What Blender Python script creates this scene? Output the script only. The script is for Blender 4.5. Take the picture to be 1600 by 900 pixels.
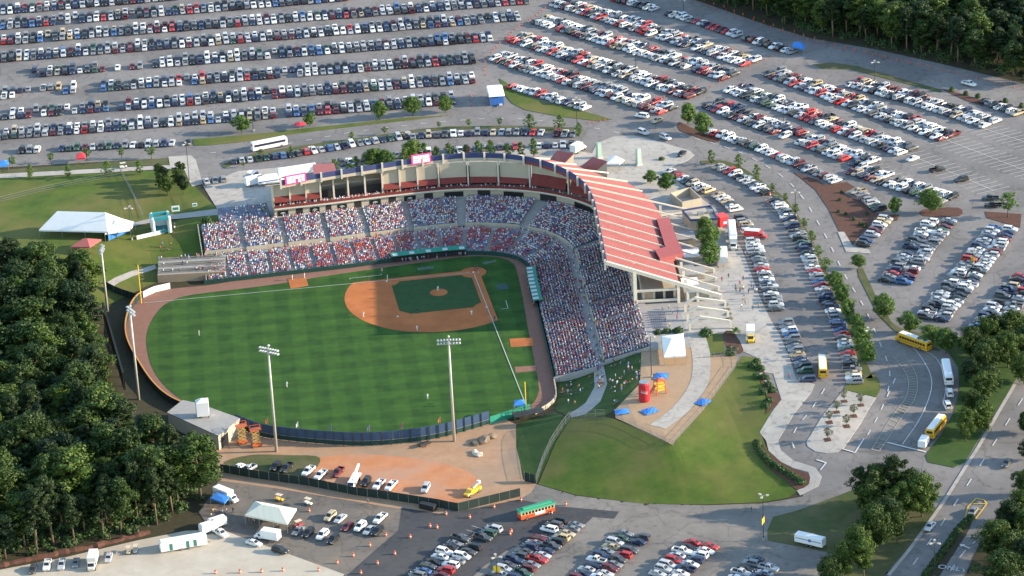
import bpy, bmesh, math, random
import numpy as np
from mathutils import Vector, Matrix
random.seed(7); rng = np.random.default_rng(7)
for o in list(bpy.data.objects): bpy.data.objects.remove(o)
scene = bpy.context.scene
COL = scene.collection
# ------------------------------------------------------------------ camera
FPX, YAW, PITCH, ROLL = 5204.668, 4.57514217, 0.416497251, -0.04819939
CAM = np.array([119.276961, 950.126192, 417.728258])
FW = np.array([math.cos(PITCH)*math.cos(YAW), math.cos(PITCH)*math.sin(YAW), -math.sin(PITCH)])
_r = np.cross(FW, [0, 0, 1]); _r /= np.linalg.norm(_r); _u = np.cross(_r, FW)
RT = math.cos(ROLL)*_r + math.sin(ROLL)*_u
UP = -math.sin(ROLL)*_r + math.cos(ROLL)*_u
cd = bpy.data.cameras.new('camera'); cam = bpy.data.objects.new('camera', cd); COL.objects.link(cam)
M = Matrix.Identity(4)
for i in range(3):
    M[i][0], M[i][1], M[i][2], M[i][3] = RT[i], UP[i], -FW[i], CAM[i]
cam.matrix_world = M
cd.sensor_width = 36.0; cd.lens = FPX/1600*36.0; cd.clip_start = 10; cd.clip_end = 6000
scene.camera = cam
scene.render.resolution_x, scene.render.resolution_y = 1024, 576
# ------------------------------------------------------------------ sky, sun, exposure
SUN_EL = math.radians(17.4); SUN_DIR = np.array([-0.983, 0.182])   # ground direction towards the sun
w = bpy.data.worlds.new('World'); scene.world = w; w.use_nodes = True
nt = w.node_tree; bg = nt.nodes['Background']
sky = nt.nodes.new('ShaderNodeTexSky'); sky.sky_type = 'NISHITA'; sky.sun_disc = False
sky.sun_elevation = SUN_EL; sky.sun_rotation = math.atan2(SUN_DIR[0], SUN_DIR[1]); sky.air_density = 1.2; sky.dust_density = 0.15; sky.ozone_density = 1.6
nt.links.new(sky.outputs[0], bg.inputs[0]); bg.inputs[1].default_value = 0.15
sd = bpy.data.lights.new('sun', 'SUN'); sd.energy = 3.7; sd.angle = math.radians(0.5); sd.color = (1.0, 0.84, 0.63)
so = bpy.data.objects.new('sun', sd); COL.objects.link(so)
ldir = Vector((-SUN_DIR[0]*math.cos(SUN_EL), -SUN_DIR[1]*math.cos(SUN_EL), -math.sin(SUN_EL)))
so.rotation_euler = ldir.to_track_quat('-Z', 'Y').to_euler(); so.location = (-300, 60, 200)
scene.view_settings.view_transform = 'Standard'; scene.view_settings.look = 'None'
scene.view_settings.exposure = 1.55; scene.view_settings.gamma = 1.0; scene.view_settings.use_curve_mapping = False
# ------------------------------------------------------------------ pixel -> ground helpers
def proj(X):
    d = np.asarray(X, float) - CAM; z = d @ FW
    return 800 + FPX*(d @ RT)/z, 450 - FPX*(d @ UP)/z
def at(px, py, z=0.0):
    d = FW + RT*((px-800)/FPX) - UP*((py-450)/FPX)
    t = (z-CAM[2])/d[2]
    return CAM + d*t
ZH = 7.0
def catmull(pts, n=6, closed=False):
    P = [np.array(p, float) for p in pts]; out = []
    N = len(P); rngk = range(N if closed else N-1)
    for i in rngk:
        if closed: a, b, c, d = P[(i-1) % N], P[i], P[(i+1) % N], P[(i+2) % N]
        else: a, b, c, d = P[max(i-1, 0)], P[i], P[i+1], P[min(i+2, N-1)]
        for k in range(n):
            t = k/n
            out.append(0.5*((2*b)+(c-a)*t+(2*a-5*b+4*c-d)*t*t+(3*b-a-3*c+d)*t**3))
    if not closed: out.append(P[-1])
    return [tuple(p) for p in out]
def resample(pts, step):
    P = np.array(pts, float); L = np.r_[0, np.cumsum(np.linalg.norm(np.diff(P, axis=0), axis=1))]
    n = max(1, int(round(L[-1]/step))); s = np.linspace(0, L[-1], n+1)
    return np.stack([np.interp(s, L, P[:, k]) for k in range(P.shape[1])], 1), L[-1]
# front wall of the seating bowl (metres; home plate at the origin, x towards first base, y towards third)
FRONT = [(84, -12.6), (70, -12.7), (54, -13.2), (39, -13.6), (25, -14.6), (12, -15.1), (2, -14.8), (-6, -12.6), (-12.3, -9), (-16.2, -3.6), (-17, 4), (-16, 15), (-15.2, 27), (-14.2, 42), (-13, 60), (-11.2, 85)]
FC, FLEN = resample(catmull(FRONT, 8), 0.5)
_d = np.gradient(FC, axis=0); _d /= np.linalg.norm(_d, axis=1)[:, None]
FN = np.stack([-_d[:, 1], _d[:, 0]], 1)
for _ in range(40): FN[1:-1] = (FN[:-2]+FN[1:-1]*2+FN[2:])/4
FN /= np.linalg.norm(FN, axis=1)[:, None]
FS = np.linspace(0, FLEN, len(FC))
def bowl(s, d):
    return np.array([np.interp(s, FS, FC[:, 0])+d*np.interp(s, FS, FN[:, 0]), np.interp(s, FS, FC[:, 1])+d*np.interp(s, FS, FN[:, 1])])
# ------------------------------------------------------------------ terrain: low ground (z 0) round the field, high ground (z 7) round the stadium
LOWP = [tuple(at(*q)[:2]) for q in [(-900, 1000), (0, 893), (120, 868), (240, 835), (330, 775), (345, 720), (325, 690), (270, 645), (215, 600), (178, 540), (160, 480), (185, 458), (235, 446)]]
LOWP += [tuple(bowl(s, 5)) for s in np.linspace(3, FLEN, 26)]
LOWP += [tuple(at(*q)[:2]) for q in [(862, 640), (838, 652), (806, 668), (815, 725), (835, 758), (900, 777), (1000, 788), (1100, 791), (1200, 789), (1260, 805), (1400, 850), (1470, 930), (1900, 1400), (-900, 1400)]]
HIGHP = [tuple(at(*q, ZH)[:2]) for q in [(-900, 560), (-100, 450), (100, 398), (200, 352), (300, 338)]]
HIGHP += [tuple(bowl(s, 30.5)) for s in np.linspace(2, FLEN-1, 26)]
HIGHP += [tuple(at(*q, ZH)[:2]) for q in [(1005, 545), (990, 610), (968, 648), (1050, 694), (1095, 640), (1150, 572), (1195, 640), (1300, 655), (1420, 620), (1600, 560), (2400, 420)]]
HIGHP += [(-1500, 300), (-1500, -1500), (1500, -1500), (1500, 0)]
def _pdist(X, Y, poly):
    X = np.asarray(X, float); Y = np.asarray(Y, float)
    best = np.full(X.shape, 1e18); ins = np.zeros(X.shape, bool); n = len(poly)
    for i in range(n):
        x1, y1 = poly[i]; x2, y2 = poly[(i+1) % n]; dx, dy = x2-x1, y2-y1
        t = np.clip(((X-x1)*dx+(Y-y1)*dy)/(dx*dx+dy*dy+1e-12), 0, 1)
        best = np.minimum(best, (X-x1-t*dx)**2+(Y-y1-t*dy)**2)
        c = ((y1 > Y) != (y2 > Y)) & (X < (x2-x1)*(Y-y1)/(y2-y1+1e-18)+x1)
        ins ^= c
    return np.where(ins, 0, np.sqrt(best))
def H_exact(X, Y):
    a = _pdist(X, Y, LOWP); b = _pdist(X, Y, HIGHP)
    return ZH*a/(a+b+1e-9)
GX0, GY0, GNX, GNY = -262, -62, 524, 322      # 1 m height raster of the sloping zone
_gx, _gy = np.meshgrid(np.arange(GNX)+GX0, np.arange(GNY)+GY0)
HG = H_exact(_gx.ravel().astype(float), _gy.ravel().astype(float)).reshape(GNY, GNX)
for _ in range(14):      # soften the creases
    _p = np.pad(HG, 1, mode='edge'); HG = (_p[:-2, 1:-1]+_p[2:, 1:-1]+_p[1:-1, :-2]+_p[1:-1, 2:]+4*HG)/8
def H(X, Y):
    u = np.clip(np.asarray(X, float)-GX0, 0, GNX-1.001); v = np.clip(np.asarray(Y, float)-GY0, 0, GNY-1.001)
    i = u.astype(int); j = v.astype(int); fu = u-i; fv = v-j
    return HG[j, i]*(1-fu)*(1-fv)+HG[j, i+1]*fu*(1-fv)+HG[j+1, i]*(1-fu)*fv+HG[j+1, i+1]*fu*fv
def Hz(x, y):
    u = min(max(x-GX0, 0), GNX-1.001); v = min(max(y-GY0, 0), GNY-1.001); i = int(u); j = int(v); fu = u-i; fv = v-j
    return float(HG[j, i]*(1-fu)*(1-fv)+HG[j, i+1]*fu*(1-fv)+HG[j+1, i]*(1-fu)*fv+HG[j+1, i+1]*fu*fv)
_GC = {}
def G(px, py):
    k = (px, py)
    if k in _GC: return _GC[k].copy()
    z = ZH if py < 600 else 3.0
    for _ in range(16):
        p = at(px, py, z); z = 0.5*z+0.5*Hz(p[0], p[1])
    p = at(px, py, z); p[2] = z; _GC[k] = p.copy()
    return p
# ------------------------------------------------------------------ object helpers
def tag(o, label=None, cat=None, group=None, kind=None):
    if label: o['label'] = label
    if cat: o['category'] = cat
    if group: o['group'] = group
    if kind: o['kind'] = kind
    return o
def empty(name, loc=(0, 0, 0), rz=0.0, label=None, cat=None, group=None):
    o = bpy.data.objects.new(name, None); COL.objects.link(o); o.empty_display_size = 0.3
    o.location = loc; o.rotation_euler = (0, 0, rz)
    return tag(o, label, cat, group)
def link(name, me, parent=None, loc=None, rz=0.0):
    o = bpy.data.objects.new(name, me); COL.objects.link(o)
    if parent: o.parent = parent
    if loc is not None: o.location = loc
    if rz: o.rotation_euler = (0, 0, rz)
    return o
class MB:
    def __init__(s): s.v = []; s.f = []; s.m = []; s.mi = 0
    def add(s, vs, fs, mi=None):
        b = len(s.v); s.v += [tuple(map(float, q)) for q in vs]; s.f += [tuple(b+i for i in f) for f in fs]
        s.m += [s.mi if mi is None else mi]*len(fs); return s
    def quad(s, a, b, c, d, mi=None): return s.add([a, b, c, d], [(0, 1, 2, 3)], mi)
    def box(s, c, sz, rz=0.0, mi=None, top=(1, 1)):
        hx, hy, hz = sz[0]/2, sz[1]/2, sz[2]/2; ca, sa = math.cos(rz), math.sin(rz); vs = []
        for dz in (-1, 1):
            kx, ky = (top if dz > 0 else (1, 1))
            for dx, dy in ((-1, -1), (1, -1), (1, 1), (-1, 1)):
                x, y = dx*hx*kx, dy*hy*ky
                vs.append((c[0]+x*ca-y*sa, c[1]+x*sa+y*ca, c[2]+dz*hz))
        return s.add(vs, [(3, 2, 1, 0), (4, 5, 6, 7), (0, 1, 5, 4), (1, 2, 6, 5), (2, 3, 7, 6), (3, 0, 4, 7)], mi)
    def bar(s, a, b, wd, ht, mi=None):
        a = Vector(a); b = Vector(b); t = (b-a).normalized(); up = Vector((0, 0, 1))
        if abs(t.z) > 0.99: up = Vector((1, 0, 0))
        r = t.cross(up).normalized(); u = r.cross(t)
        vs = [p+r*(i*wd/2)+u*(j*ht/2) for p in (a, b) for i, j in ((-1, -1), (1, -1), (1, 1), (-1, 1))]
        return s.add(vs, [(0, 1, 2, 3), (7, 6, 5, 4), (4, 5, 1, 0), (5, 6, 2, 1), (6, 7, 3, 2), (7, 4, 0, 3)], mi)
    def tube(s, path, radii, n=6, mi=None, cap=True):
        path = [Vector(p) for p in path]; vs = []; N = len(path)
        for i, p in enumerate(path):
            t = (path[min(i+1, N-1)]-path[max(i-1, 0)]).normalized()
            up = Vector((1, 0, 0)) if abs(t.z) > 0.7 else Vector((0, 0, 1))
            r = t.cross(up).normalized(); u = r.cross(t)
            for k in range(n):
                a = 2*math.pi*k/n; vs.append(p+(r*math.cos(a)+u*math.sin(a))*radii[i])
        fs = [(i*n+k, i*n+(k+1) % n, (i+1)*n+(k+1) % n, (i+1)*n+k) for i in range(N-1) for k in range(n)]
        if cap: fs += [tuple(range(n-1, -1, -1)), tuple((N-1)*n+k for k in range(n))]
        return s.add(vs, fs, mi)
    def cyl(s, c, r, h, n=12, mi=None, r2=None):
        return s.tube([c, (c[0], c[1], c[2]+h)], [r, r if r2 is None else r2], n, mi)
    def prism(s, poly, z0, z1, mi=None):
        n = len(poly); vs = [(p[0], p[1], z0) for p in poly]+[(p[0], p[1], z1) for p in poly]
        return s.add(vs, [tuple(range(n-1, -1, -1)), tuple(range(n, 2*n))]+[(i, (i+1) % n, n+(i+1) % n, n+i) for i in range(n)], mi)
    def mesh(s, name, mats, smooth=False):
        me = bpy.data.meshes.new(name); me.from_pydata(s.v, [], s.f)
        for m in (mats if isinstance(mats, (list, tuple)) else [mats]): me.materials.append(m)
        me.polygons.foreach_set('material_index', s.m)
        if smooth: me.polygons.foreach_set('use_smooth', [True]*len(s.f))
        me.update(); return me
    def build(s, name, mats, parent=None, loc=None, rz=0.0, smooth=False):
        return link(name, s.mesh(name, mats, smooth), parent, loc, rz)
# ------------------------------------------------------------------ materials
def mat(name, c1, c2=None, scale=1.0, rough=0.8, c3=None, scale3=0.05, amt3=0.5, bump=0.0, metal=0.0, spec=0.3, stretch=None, objcol=False, emit=None):
    m = bpy.data.materials.new(name); m.use_nodes = True; t = m.node_tree; b = t.nodes['Principled BSDF']
    b.inputs['Roughness'].default_value = rough; b.inputs['Metallic'].default_value = metal
    b.inputs['Specular IOR Level'].default_value = spec
    def rgb(c): return (c[0], c[1], c[2], 1)
    col = None
    tc = t.nodes.new('ShaderNodeTexCoord'); vec = tc.outputs['Object']
    if stretch:
        mp = t.nodes.new('ShaderNodeMapping'); mp.inputs['Rotation'].default_value = (0, 0, stretch[1]); mp.inputs['Scale'].default_value = stretch[0]
        t.links.new(vec, mp.inputs[0]); vec = mp.outputs[0]
    if objcol:
        oi = t.nodes.new('ShaderNodeObjectInfo'); col = oi.outputs['Color']
    if c2 is not None:
        n = t.nodes.new('ShaderNodeTexNoise'); n.inputs['Scale'].default_value = scale; n.inputs['Detail'].default_value = 9; n.inputs['Roughness'].default_value = 0.74
        t.links.new(vec, n.inputs['Vector'])
        r = t.nodes.new('ShaderNodeValToRGB'); r.color_ramp.elements[0].position = 0.3; r.color_ramp.elements[1].position = 0.7
        r.color_ramp.elements[0].color = rgb(c1); r.color_ramp.elements[1].color = rgb(c2)
        t.links.new(n.outputs[0], r.inputs[0]); col = r.outputs[0]
        if bump:
            bp = t.nodes.new('ShaderNodeBump'); bp.inputs['Strength'].default_value = bump; bp.inputs['Distance'].default_value = 0.1
            t.links.new(n.outputs[0], bp.inputs['Height']); t.links.new(bp.outputs[0], b.inputs['Normal'])
    if c3 is not None:
        n3 = t.nodes.new('ShaderNodeTexNoise'); n3.inputs['Scale'].default_value = scale3; n3.inputs['Detail'].default_value = 5
        t.links.new(tc.outputs['Object'] if not stretch else vec, n3.inputs['Vector'])
        r3 = t.nodes.new('ShaderNodeValToRGB'); r3.color_ramp.elements[0].position = 0.42; r3.color_ramp.elements[1].position = 0.66
        r3.color_ramp.elements[0].color = (0, 0, 0, 1); r3.color_ramp.elements[1].color = (amt3, amt3, amt3, 1)
        t.links.new(n3.outputs[0], r3.inputs[0])
        mx = t.nodes.new('ShaderNodeMix'); mx.data_type = 'RGBA'
        t.links.new(r3.outputs[0], mx.inputs[0]); mx.inputs[7].default_value = rgb(c3)
        if col: t.links.new(col, mx.inputs[6])
        else: mx.inputs[6].default_value = rgb(c1)
        col = mx.outputs[2]
    if col: t.links.new(col, b.inputs['Base Color'])
    else: b.inputs['Base Color'].default_value = rgb(c1)
    if emit: b.inputs['Emission Color'].default_value = rgb(c1); b.inputs['Emission Strength'].default_value = emit
    return m
def matattr(name, rough=0.8, spec=0.3, coat=0.0):
    m = bpy.data.materials.new(name); m.use_nodes = True; t = m.node_tree; b = t.nodes['Principled BSDF']
    a = t.nodes.new('ShaderNodeAttribute'); a.attribute_name = 'col'; t.links.new(a.outputs['Color'], b.inputs['Base Color'])
    b.inputs['Roughness'].default_value = rough; b.inputs['Specular IOR Level'].default_value = spec; b.inputs['Coat Weight'].default_value = coat
    return m
MT = {}
MT['asphalt'] = mat('old_asphalt', (.175, .158, .146), (.24, .218, .2), .35, .9, c3=(.125, .116, .11), scale3=.05, amt3=.7)
MT['asphalt_road'] = mat('road_asphalt', (.12, .118, .115), (.165, .16, .155), .5, .9, c3=(.09, .088, .088), scale3=.06, amt3=.5)
MT['asphalt_new'] = mat('fresh_asphalt', (.04, .04, .044), (.062, .061, .064), .6, .85, c3=(.095, .088, .08), scale3=.07, amt3=.5)
MT['asphalt_low'] = mat('worn_asphalt', (.175, .155, .134), (.24, .213, .183), .3, .9, c3=(.11, .1, .09), scale3=.05, amt3=.6)
MT['asphalt_dirty'] = mat('dusty_asphalt', (.1, .09, .08), (.155, .135, .115), .4, .9, c3=(.24, .19, .14), scale3=.06, amt3=.6)
MT['concrete'] = mat('pavement_concrete', (.36, .325, .28), (.45, .41, .355), .4, .85, c3=(.28, .25, .22), scale3=.08, amt3=.45)
MT['concrete_grey'] = mat('grey_concrete', (.27, .255, .235), (.35, .33, .305), .5, .85)
MT['lawn'] = mat('lawn_grass', (.036, .072, .008), (.09, .128, .015), .16, .95, c3=(.16, .13, .04), scale3=.055, amt3=.7, bump=.4)
MT['lawn_dark'] = mat('berm_grass', (.022, .055, .01), (.055, .092, .018), .2, .95, bump=.4)
MT['grass_rough'] = mat('verge_grass', (.05, .07, .02), (.085, .095, .03), .4, .95, c3=(.14, .11, .06), scale3=.1, amt3=.6, bump=.4)
MT['mulch'] = mat('mulch', (.075, .035, .024), (.13, .06, .04), 1.2, .95, bump=.5)
MT['dirt'] = mat('yard_dirt', (.32, .18, .1), (.42, .26, .155), .25, .95, c3=(.24, .2, .15), scale3=.06, amt3=.6)
MT['clay'] = mat('red_clay', (.42, .16, .07), (.5, .23, .11), .2, .95, c3=(.36, .26, .2), scale3=.07, amt3=.6)
MT['sand'] = mat('playground_sand', (.32, .21, .125), (.4, .27, .165), .4, .95)
MT['gravel'] = mat('pale_gravel', (.42, .37, .29), (.52, .46, .37), .3, .95, c3=(.34, .27, .2), scale3=.06, amt3=.5)
MT['infield'] = mat('infield_clay', (.4, .125, .035), (.48, .16, .05), .3, .95, c3=(.27, .075, .026), scale3=.12, amt3=.5)
MT['track'] = mat('warning_track', (.2, .1, .072), (.25, .13, .09), .5, .95)
MT['white'] = mat('white_paint', (.75, .74, .72), rough=.6)
MT['chalk'] = mat('chalk_line', (.42, .45, .4), rough=.9)
MT['mark'] = mat('road_marking', (.5, .49, .46), (.62, .6, .56), 1.5, .8)
MT['mark_yellow'] = mat('yellow_marking', (.5, .32, .06), (.6, .4, .08), 1.5, .8)
MT['cream'] = mat('cream_stucco', (.42, .355, .265), (.48, .41, .31), .4, .85)
MT['cream_light'] = mat('cream_concrete_beam', (.56, .5, .41), (.63, .565, .47), .5, .8)
MT['stand'] = mat('stand_concrete', (.33, .305, .28), (.4, .375, .34), .6, .9)
MT['recess_shade'] = mat('painted_recess_shade', (.03, .028, .03), rough=.9)  # flat near-black, paints the shade inside openings and suites
MT['red_roof'] = mat('red_metal_roof', (.31, .088, .076), (.37, .115, .1), .25, .55, metal=0.0, spec=.4)
MT['red_dark'] = mat('dark_red_roof', (.19, .042, .045), (.23, .055, .058), .4, .6)
MT['awning'] = mat('maroon_awning', (.16, .03, .026), (.2, .042, .036), .5, .8)
MT['navy'] = mat('navy_fascia', (.035, .045, .12), (.055, .07, .17), .4, .6)
MT['wall_green'] = mat('green_field_wall', (.012, .045, .038), (.018, .06, .05), .5, .7)
MT['banner'] = mat('black_banner', (.012, .014, .014), rough=.6)
MT['logo_white'] = mat('logo_white', (.5, .52, .5), rough=.7)
MT['pink'] = mat('led_board', (.95, .25, .5), (1, .8, .85), 3.0, .5)
MT['seat'] = mat('blue_seat', (.14, .175, .27), (.19, .225, .32), 2, .5)
MT['metal'] = mat('galvanised_steel', (.36, .35, .33), rough=.45, metal=.6)
MT['metal_dark'] = mat('dark_steel', (.05, .05, .05), rough=.5, metal=.3)
MT['pole'] = mat('pole_steel', (.45, .42, .37), rough=.5, metal=.2)
MT['lamp_glass'] = mat('lamp_glass', (.36, .38, .4), rough=.25, spec=.6)
MT['tyre'] = mat('tyre_rubber', (.015, .015, .015), rough=.9)
MT['hub'] = mat('wheel_hub', (.4, .4, .41), rough=.35, metal=.7)
MT['glass'] = mat('car_glass', (.018, .022, .028), rough=.08, spec=.6)
MT['lamp'] = mat('head_lamp', (.6, .6, .56), rough=.2)
MT['tail'] = mat('tail_lamp', (.35, .015, .015), rough=.3)
MT['bed'] = mat('truck_bed', (.03, .03, .032), rough=.8)
MT['paint'] = mat('car_paint', (.5, .5, .5), rough=.28, spec=.5, objcol=True)
MT['solid'] = mat('painted_surface', (.5, .5, .5), rough=.6, objcol=True)
MT['cloth'] = mat('clothing', (.5, .5, .5), rough=.9, objcol=True)
MT['skin'] = mat('skin', (.42, .25, .17), rough=.6)
MT['hair'] = mat('hair', (.05, .03, .02), rough=.8)
MT['trousers'] = mat('trousers', (.07, .075, .1), (.12, .12, .14), 3, .9)
MT['tent_white'] = mat('white_canvas', (.72, .71, .69), (.8, .79, .77), .5, .7)
MT['tarp_blue'] = mat('blue_tarp', (.03, .16, .5), (.05, .22, .6), .6, .5)
MT['timber'] = mat('bleacher_timber', (.2, .16, .12), (.28, .23, .17), 1, .85)
MT['tan_block'] = mat('tan_block_wall', (.3, .22, .15), (.37, .28, .19), .6, .9)
MT['orange'] = mat('orange_plastic', (.5, .11, .035), rough=.5)
MT['fence_mesh'] = mat('fence_screen', (.014, .025, .022), (.022, .038, .032), .5, .8)
MT['blue_panel'] = mat('blue_screen_panel', (.03, .06, .115), (.045, .085, .15), .4, .6)
MT['forest'] = mat('forest_floor', (.03, .03, .014), (.06, .048, .024), .5, .95)
MT['bark'] = mat('bark', (.12, .085, .06), (.2, .15, .105), 3, .95)

def crack(m, size, dark):
    """sealed cracks and patch seams: thin dark cell edges mixed into the base colour"""
    t = m.node_tree; b = t.nodes['Principled BSDF']; src = b.inputs['Base Color'].links[0].from_socket
    tc = t.nodes.new('ShaderNodeTexCoord'); nz = t.nodes.new('ShaderNodeTexNoise'); nz.inputs['Scale'].default_value = .12; t.links.new(tc.outputs['Object'], nz.inputs['Vector'])
    mx = t.nodes.new('ShaderNodeMix'); mx.data_type = 'VECTOR'; mx.inputs[0].default_value = .985; sc = t.nodes.new('ShaderNodeVectorMath'); sc.operation = 'MULTIPLY_ADD'; sc.inputs[1].default_value = (14, 14, 0); t.links.new(nz.outputs['Color'], sc.inputs[0]); t.links.new(tc.outputs['Object'], sc.inputs[2])
    v = t.nodes.new('ShaderNodeTexVoronoi'); v.feature = 'DISTANCE_TO_EDGE'; v.inputs['Scale'].default_value = 1/size; t.links.new(sc.outputs[0], v.inputs['Vector'])
    r = t.nodes.new('ShaderNodeValToRGB'); r.color_ramp.elements[0].position = .0; r.color_ramp.elements[0].color = (dark, dark, dark, 1); r.color_ramp.elements[1].position = .3/size; r.color_ramp.elements[1].color = (1, 1, 1, 1); t.links.new(v.outputs['Distance'], r.inputs[0])
    v2 = t.nodes.new('ShaderNodeTexVoronoi'); v2.inputs['Scale'].default_value = .3; t.links.new(tc.outputs['Object'], v2.inputs['Vector'])       # oil spots
    r2 = t.nodes.new('ShaderNodeValToRGB'); r2.color_ramp.elements[0].position = .06; r2.color_ramp.elements[0].color = (.72, .72, .72, 1); r2.color_ramp.elements[1].position = .3; r2.color_ramp.elements[1].color = (1, 1, 1, 1); t.links.new(v2.outputs['Distance'], r2.inputs[0])
    a = t.nodes.new('ShaderNodeMix'); a.data_type = 'RGBA'; a.blend_type = 'MULTIPLY'; a.inputs[0].default_value = 1; t.links.new(src, a.inputs[6]); t.links.new(r.outputs[0], a.inputs[7])
    c = t.nodes.new('ShaderNodeMix'); c.data_type = 'RGBA'; c.blend_type = 'MULTIPLY'; c.inputs[0].default_value = 1; t.links.new(a.outputs[2], c.inputs[6]); t.links.new(r2.outputs[0], c.inputs[7]); t.links.new(c.outputs[2], b.inputs['Base Color']); t.nodes.remove(mx)
for k, sz, dk in (('asphalt', 16, .72), ('asphalt_low', 11, .72), ('asphalt_dirty', 9, .75), ('asphalt_new', 15, .8), ('concrete', 6, .82)): crack(MT[k], sz, dk)
MT['mark_faint'] = mat('worn_hatching', (.3, .27, .2), (.38, .34, .26), 1.5, .85)
# ================================================================== GROUND
ZX0, ZX1, ZY0, ZY1, ZST = -205, 205, -50, 235, 3.0
def sheet(name, XY, material, off, parent=None, kind='structure', skirt=0.0):
    bm = bmesh.new()
    vs = [bm.verts.new((x, y, 0)) for x, y in XY]
    f = bm.faces.new(vs)
    if f.calc_area() and f.normal.z < 0: f.normal_flip()
    bmesh.ops.triangulate(bm, faces=bm.faces[:])
    P = np.array(XY); x0, y0 = P.min(0); x1, y1 = P.max(0)
    if x1 > ZX0 and x0 < ZX1 and y1 > ZY0 and y0 < ZY1:
        hs = H(*np.array([(a, b) for a in np.linspace(x0, x1, 15) for b in np.linspace(y0, y1, 15)]).T)
        if hs.max()-hs.min() > .01:
            for ax, lo, hi, z0, z1 in ((0, x0, x1, ZX0, ZX1), (1, y0, y1, ZY0, ZY1)):
                k = math.ceil(max(lo, z0)/ZST)*ZST
                while k < min(hi, z1):
                    no = [0, 0, 0]; no[ax] = 1; co = [0, 0, 0]; co[ax] = k
                    bmesh.ops.bisect_plane(bm, geom=bm.verts[:]+bm.edges[:]+bm.faces[:], plane_co=co, plane_no=no)
                    k += ZST
            bmesh.ops.triangulate(bm, faces=bm.faces[:])
    bm.verts.ensure_lookup_table()
    A = np.array([v.co[:2] for v in bm.verts]); hz = H(A[:, 0], A[:, 1])+off
    for v, z in zip(bm.verts, hz): v.co.z = z
    if skirt:
        be = [e for e in bm.edges if len(e.link_faces) == 1]
        r = bmesh.ops.extrude_edge_only(bm, edges=be)
        for v in r['geom']:
            if isinstance(v, bmesh.types.BMVert): v.co.z -= skirt
    bmesh.ops.recalc_face_normals(bm, faces=bm.faces[:])
    me = bpy.data.meshes.new(name); bm.to_mesh(me); bm.free(); me.materials.append(material)
    o = link(name, me, parent)
    if parent is None: o['kind'] = kind
    return o
def poly(name, px, m, off, smooth=0, skirt=0.0, parent=None):
    q = catmull(px, smooth, True) if smooth else px
    return sheet(name, [tuple(G(*p)[:2]) for p in q], MT[m], off, parent, skirt=skirt)
def strip_xy(path, w0, w1=None):
    P, _ = resample(path, 1.5); d = np.gradient(P, axis=0); d /= np.linalg.norm(d, axis=1)[:, None]; n = np.stack([-d[:, 1], d[:, 0]], 1)
    a = P+n*w0; b = P-n*(w0 if w1 is None else w1)
    return [tuple(p) for p in a]+[tuple(p) for p in b[::-1]]
def strip(name, px, width, m, off, smooth=6, skirt=0.0, parent=None):
    q = catmull(px, smooth) if smooth and len(px) > 2 else px
    return sheet(name, strip_xy([tuple(G(*p)[:2]) for p in q], width/2), MT[m], off, parent, skirt=skirt)
def lines(name, segs, m='mark', width=.14, off=.2, parent=None):
    """painted lines: list of px segments -> one mesh of draped strips"""
    b = MB()
    for a, c in segs:
        A, C = G(*a), G(*c); n = max(1, int(np.linalg.norm((C-A)[:2])/4)); t = (C-A)[:2]; t = t/(np.linalg.norm(t)+1e-9); nn = np.array([-t[1], t[0]])*width/2
        for i in range(n):
            p, q = A+(C-A)*i/n, A+(C-A)*(i+1)/n
            zp, zq = Hz(p[0], p[1])+off, Hz(q[0], q[1])+off
            b.quad((p[0]+nn[0], p[1]+nn[1], zp), (p[0]-nn[0], p[1]-nn[1], zp), (q[0]-nn[0], q[1]-nn[1], zq), (q[0]+nn[0], q[1]+nn[1], zq))
    o = b.build(name, MT[m], parent)
    if parent is None: o['kind'] = 'structure'
    return o
def dashes(px, n, frac=.4, smooth=True):
    q = catmull(px, 6) if smooth and len(px) > 2 else px
    P, L = resample(q, 1.0); s = np.linspace(0, 1, len(P)); out = []
    for i in range(n):
        a, b = (i+.1)/n, (i+.1+frac)/n
        out.append(((np.interp(a, s, P[:, 0]), np.interp(a, s, P[:, 1])), (np.interp(b, s, P[:, 0]), np.interp(b, s, P[:, 1]))))
    return out
def pline(px, smooth=True):
    q = catmull(px, 5) if smooth and len(px) > 2 else px
    return list(zip(q[:-1], q[1:]))
# base ground: one sheet to the horizon
xs = sorted(set([-3000, -1500, -700, -400, -260]+list(np.arange(ZX0-3, ZX1+3, ZST).round(2))+[260, 400, 700, 1500, 3000]))
xs = sorted(set([-3000, -1500, -700, -400, -260]+[k*ZST for k in range(int(ZX0/ZST), int(ZX1/ZST)+1)]+[260, 400, 700, 1500, 3000]))
ys = sorted(set([-3000, -1500, -700, -400, -200, -100]+[k*ZST for k in range(int(ZY0/ZST), int(ZY1/ZST)+1)]+[300, 500, 900, 1500, 3000]))
XX, YY = np.meshgrid(xs, ys); ZZ = H(XX.ravel(), YY.ravel())
nx = len(xs)
me = bpy.data.meshes.new('ground')
me.from_pydata([(x, y, z) for x, y, z in zip(XX.ravel(), YY.ravel(), ZZ)], [], [(j*nx+i, j*nx+i+1, (j+1)*nx+i+1, (j+1)*nx+i) for j in range(len(ys)-1) for i in range(nx-1)])
me.materials.append(MT['forest']); g = link('ground', me); g['kind'] = 'structure'

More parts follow.
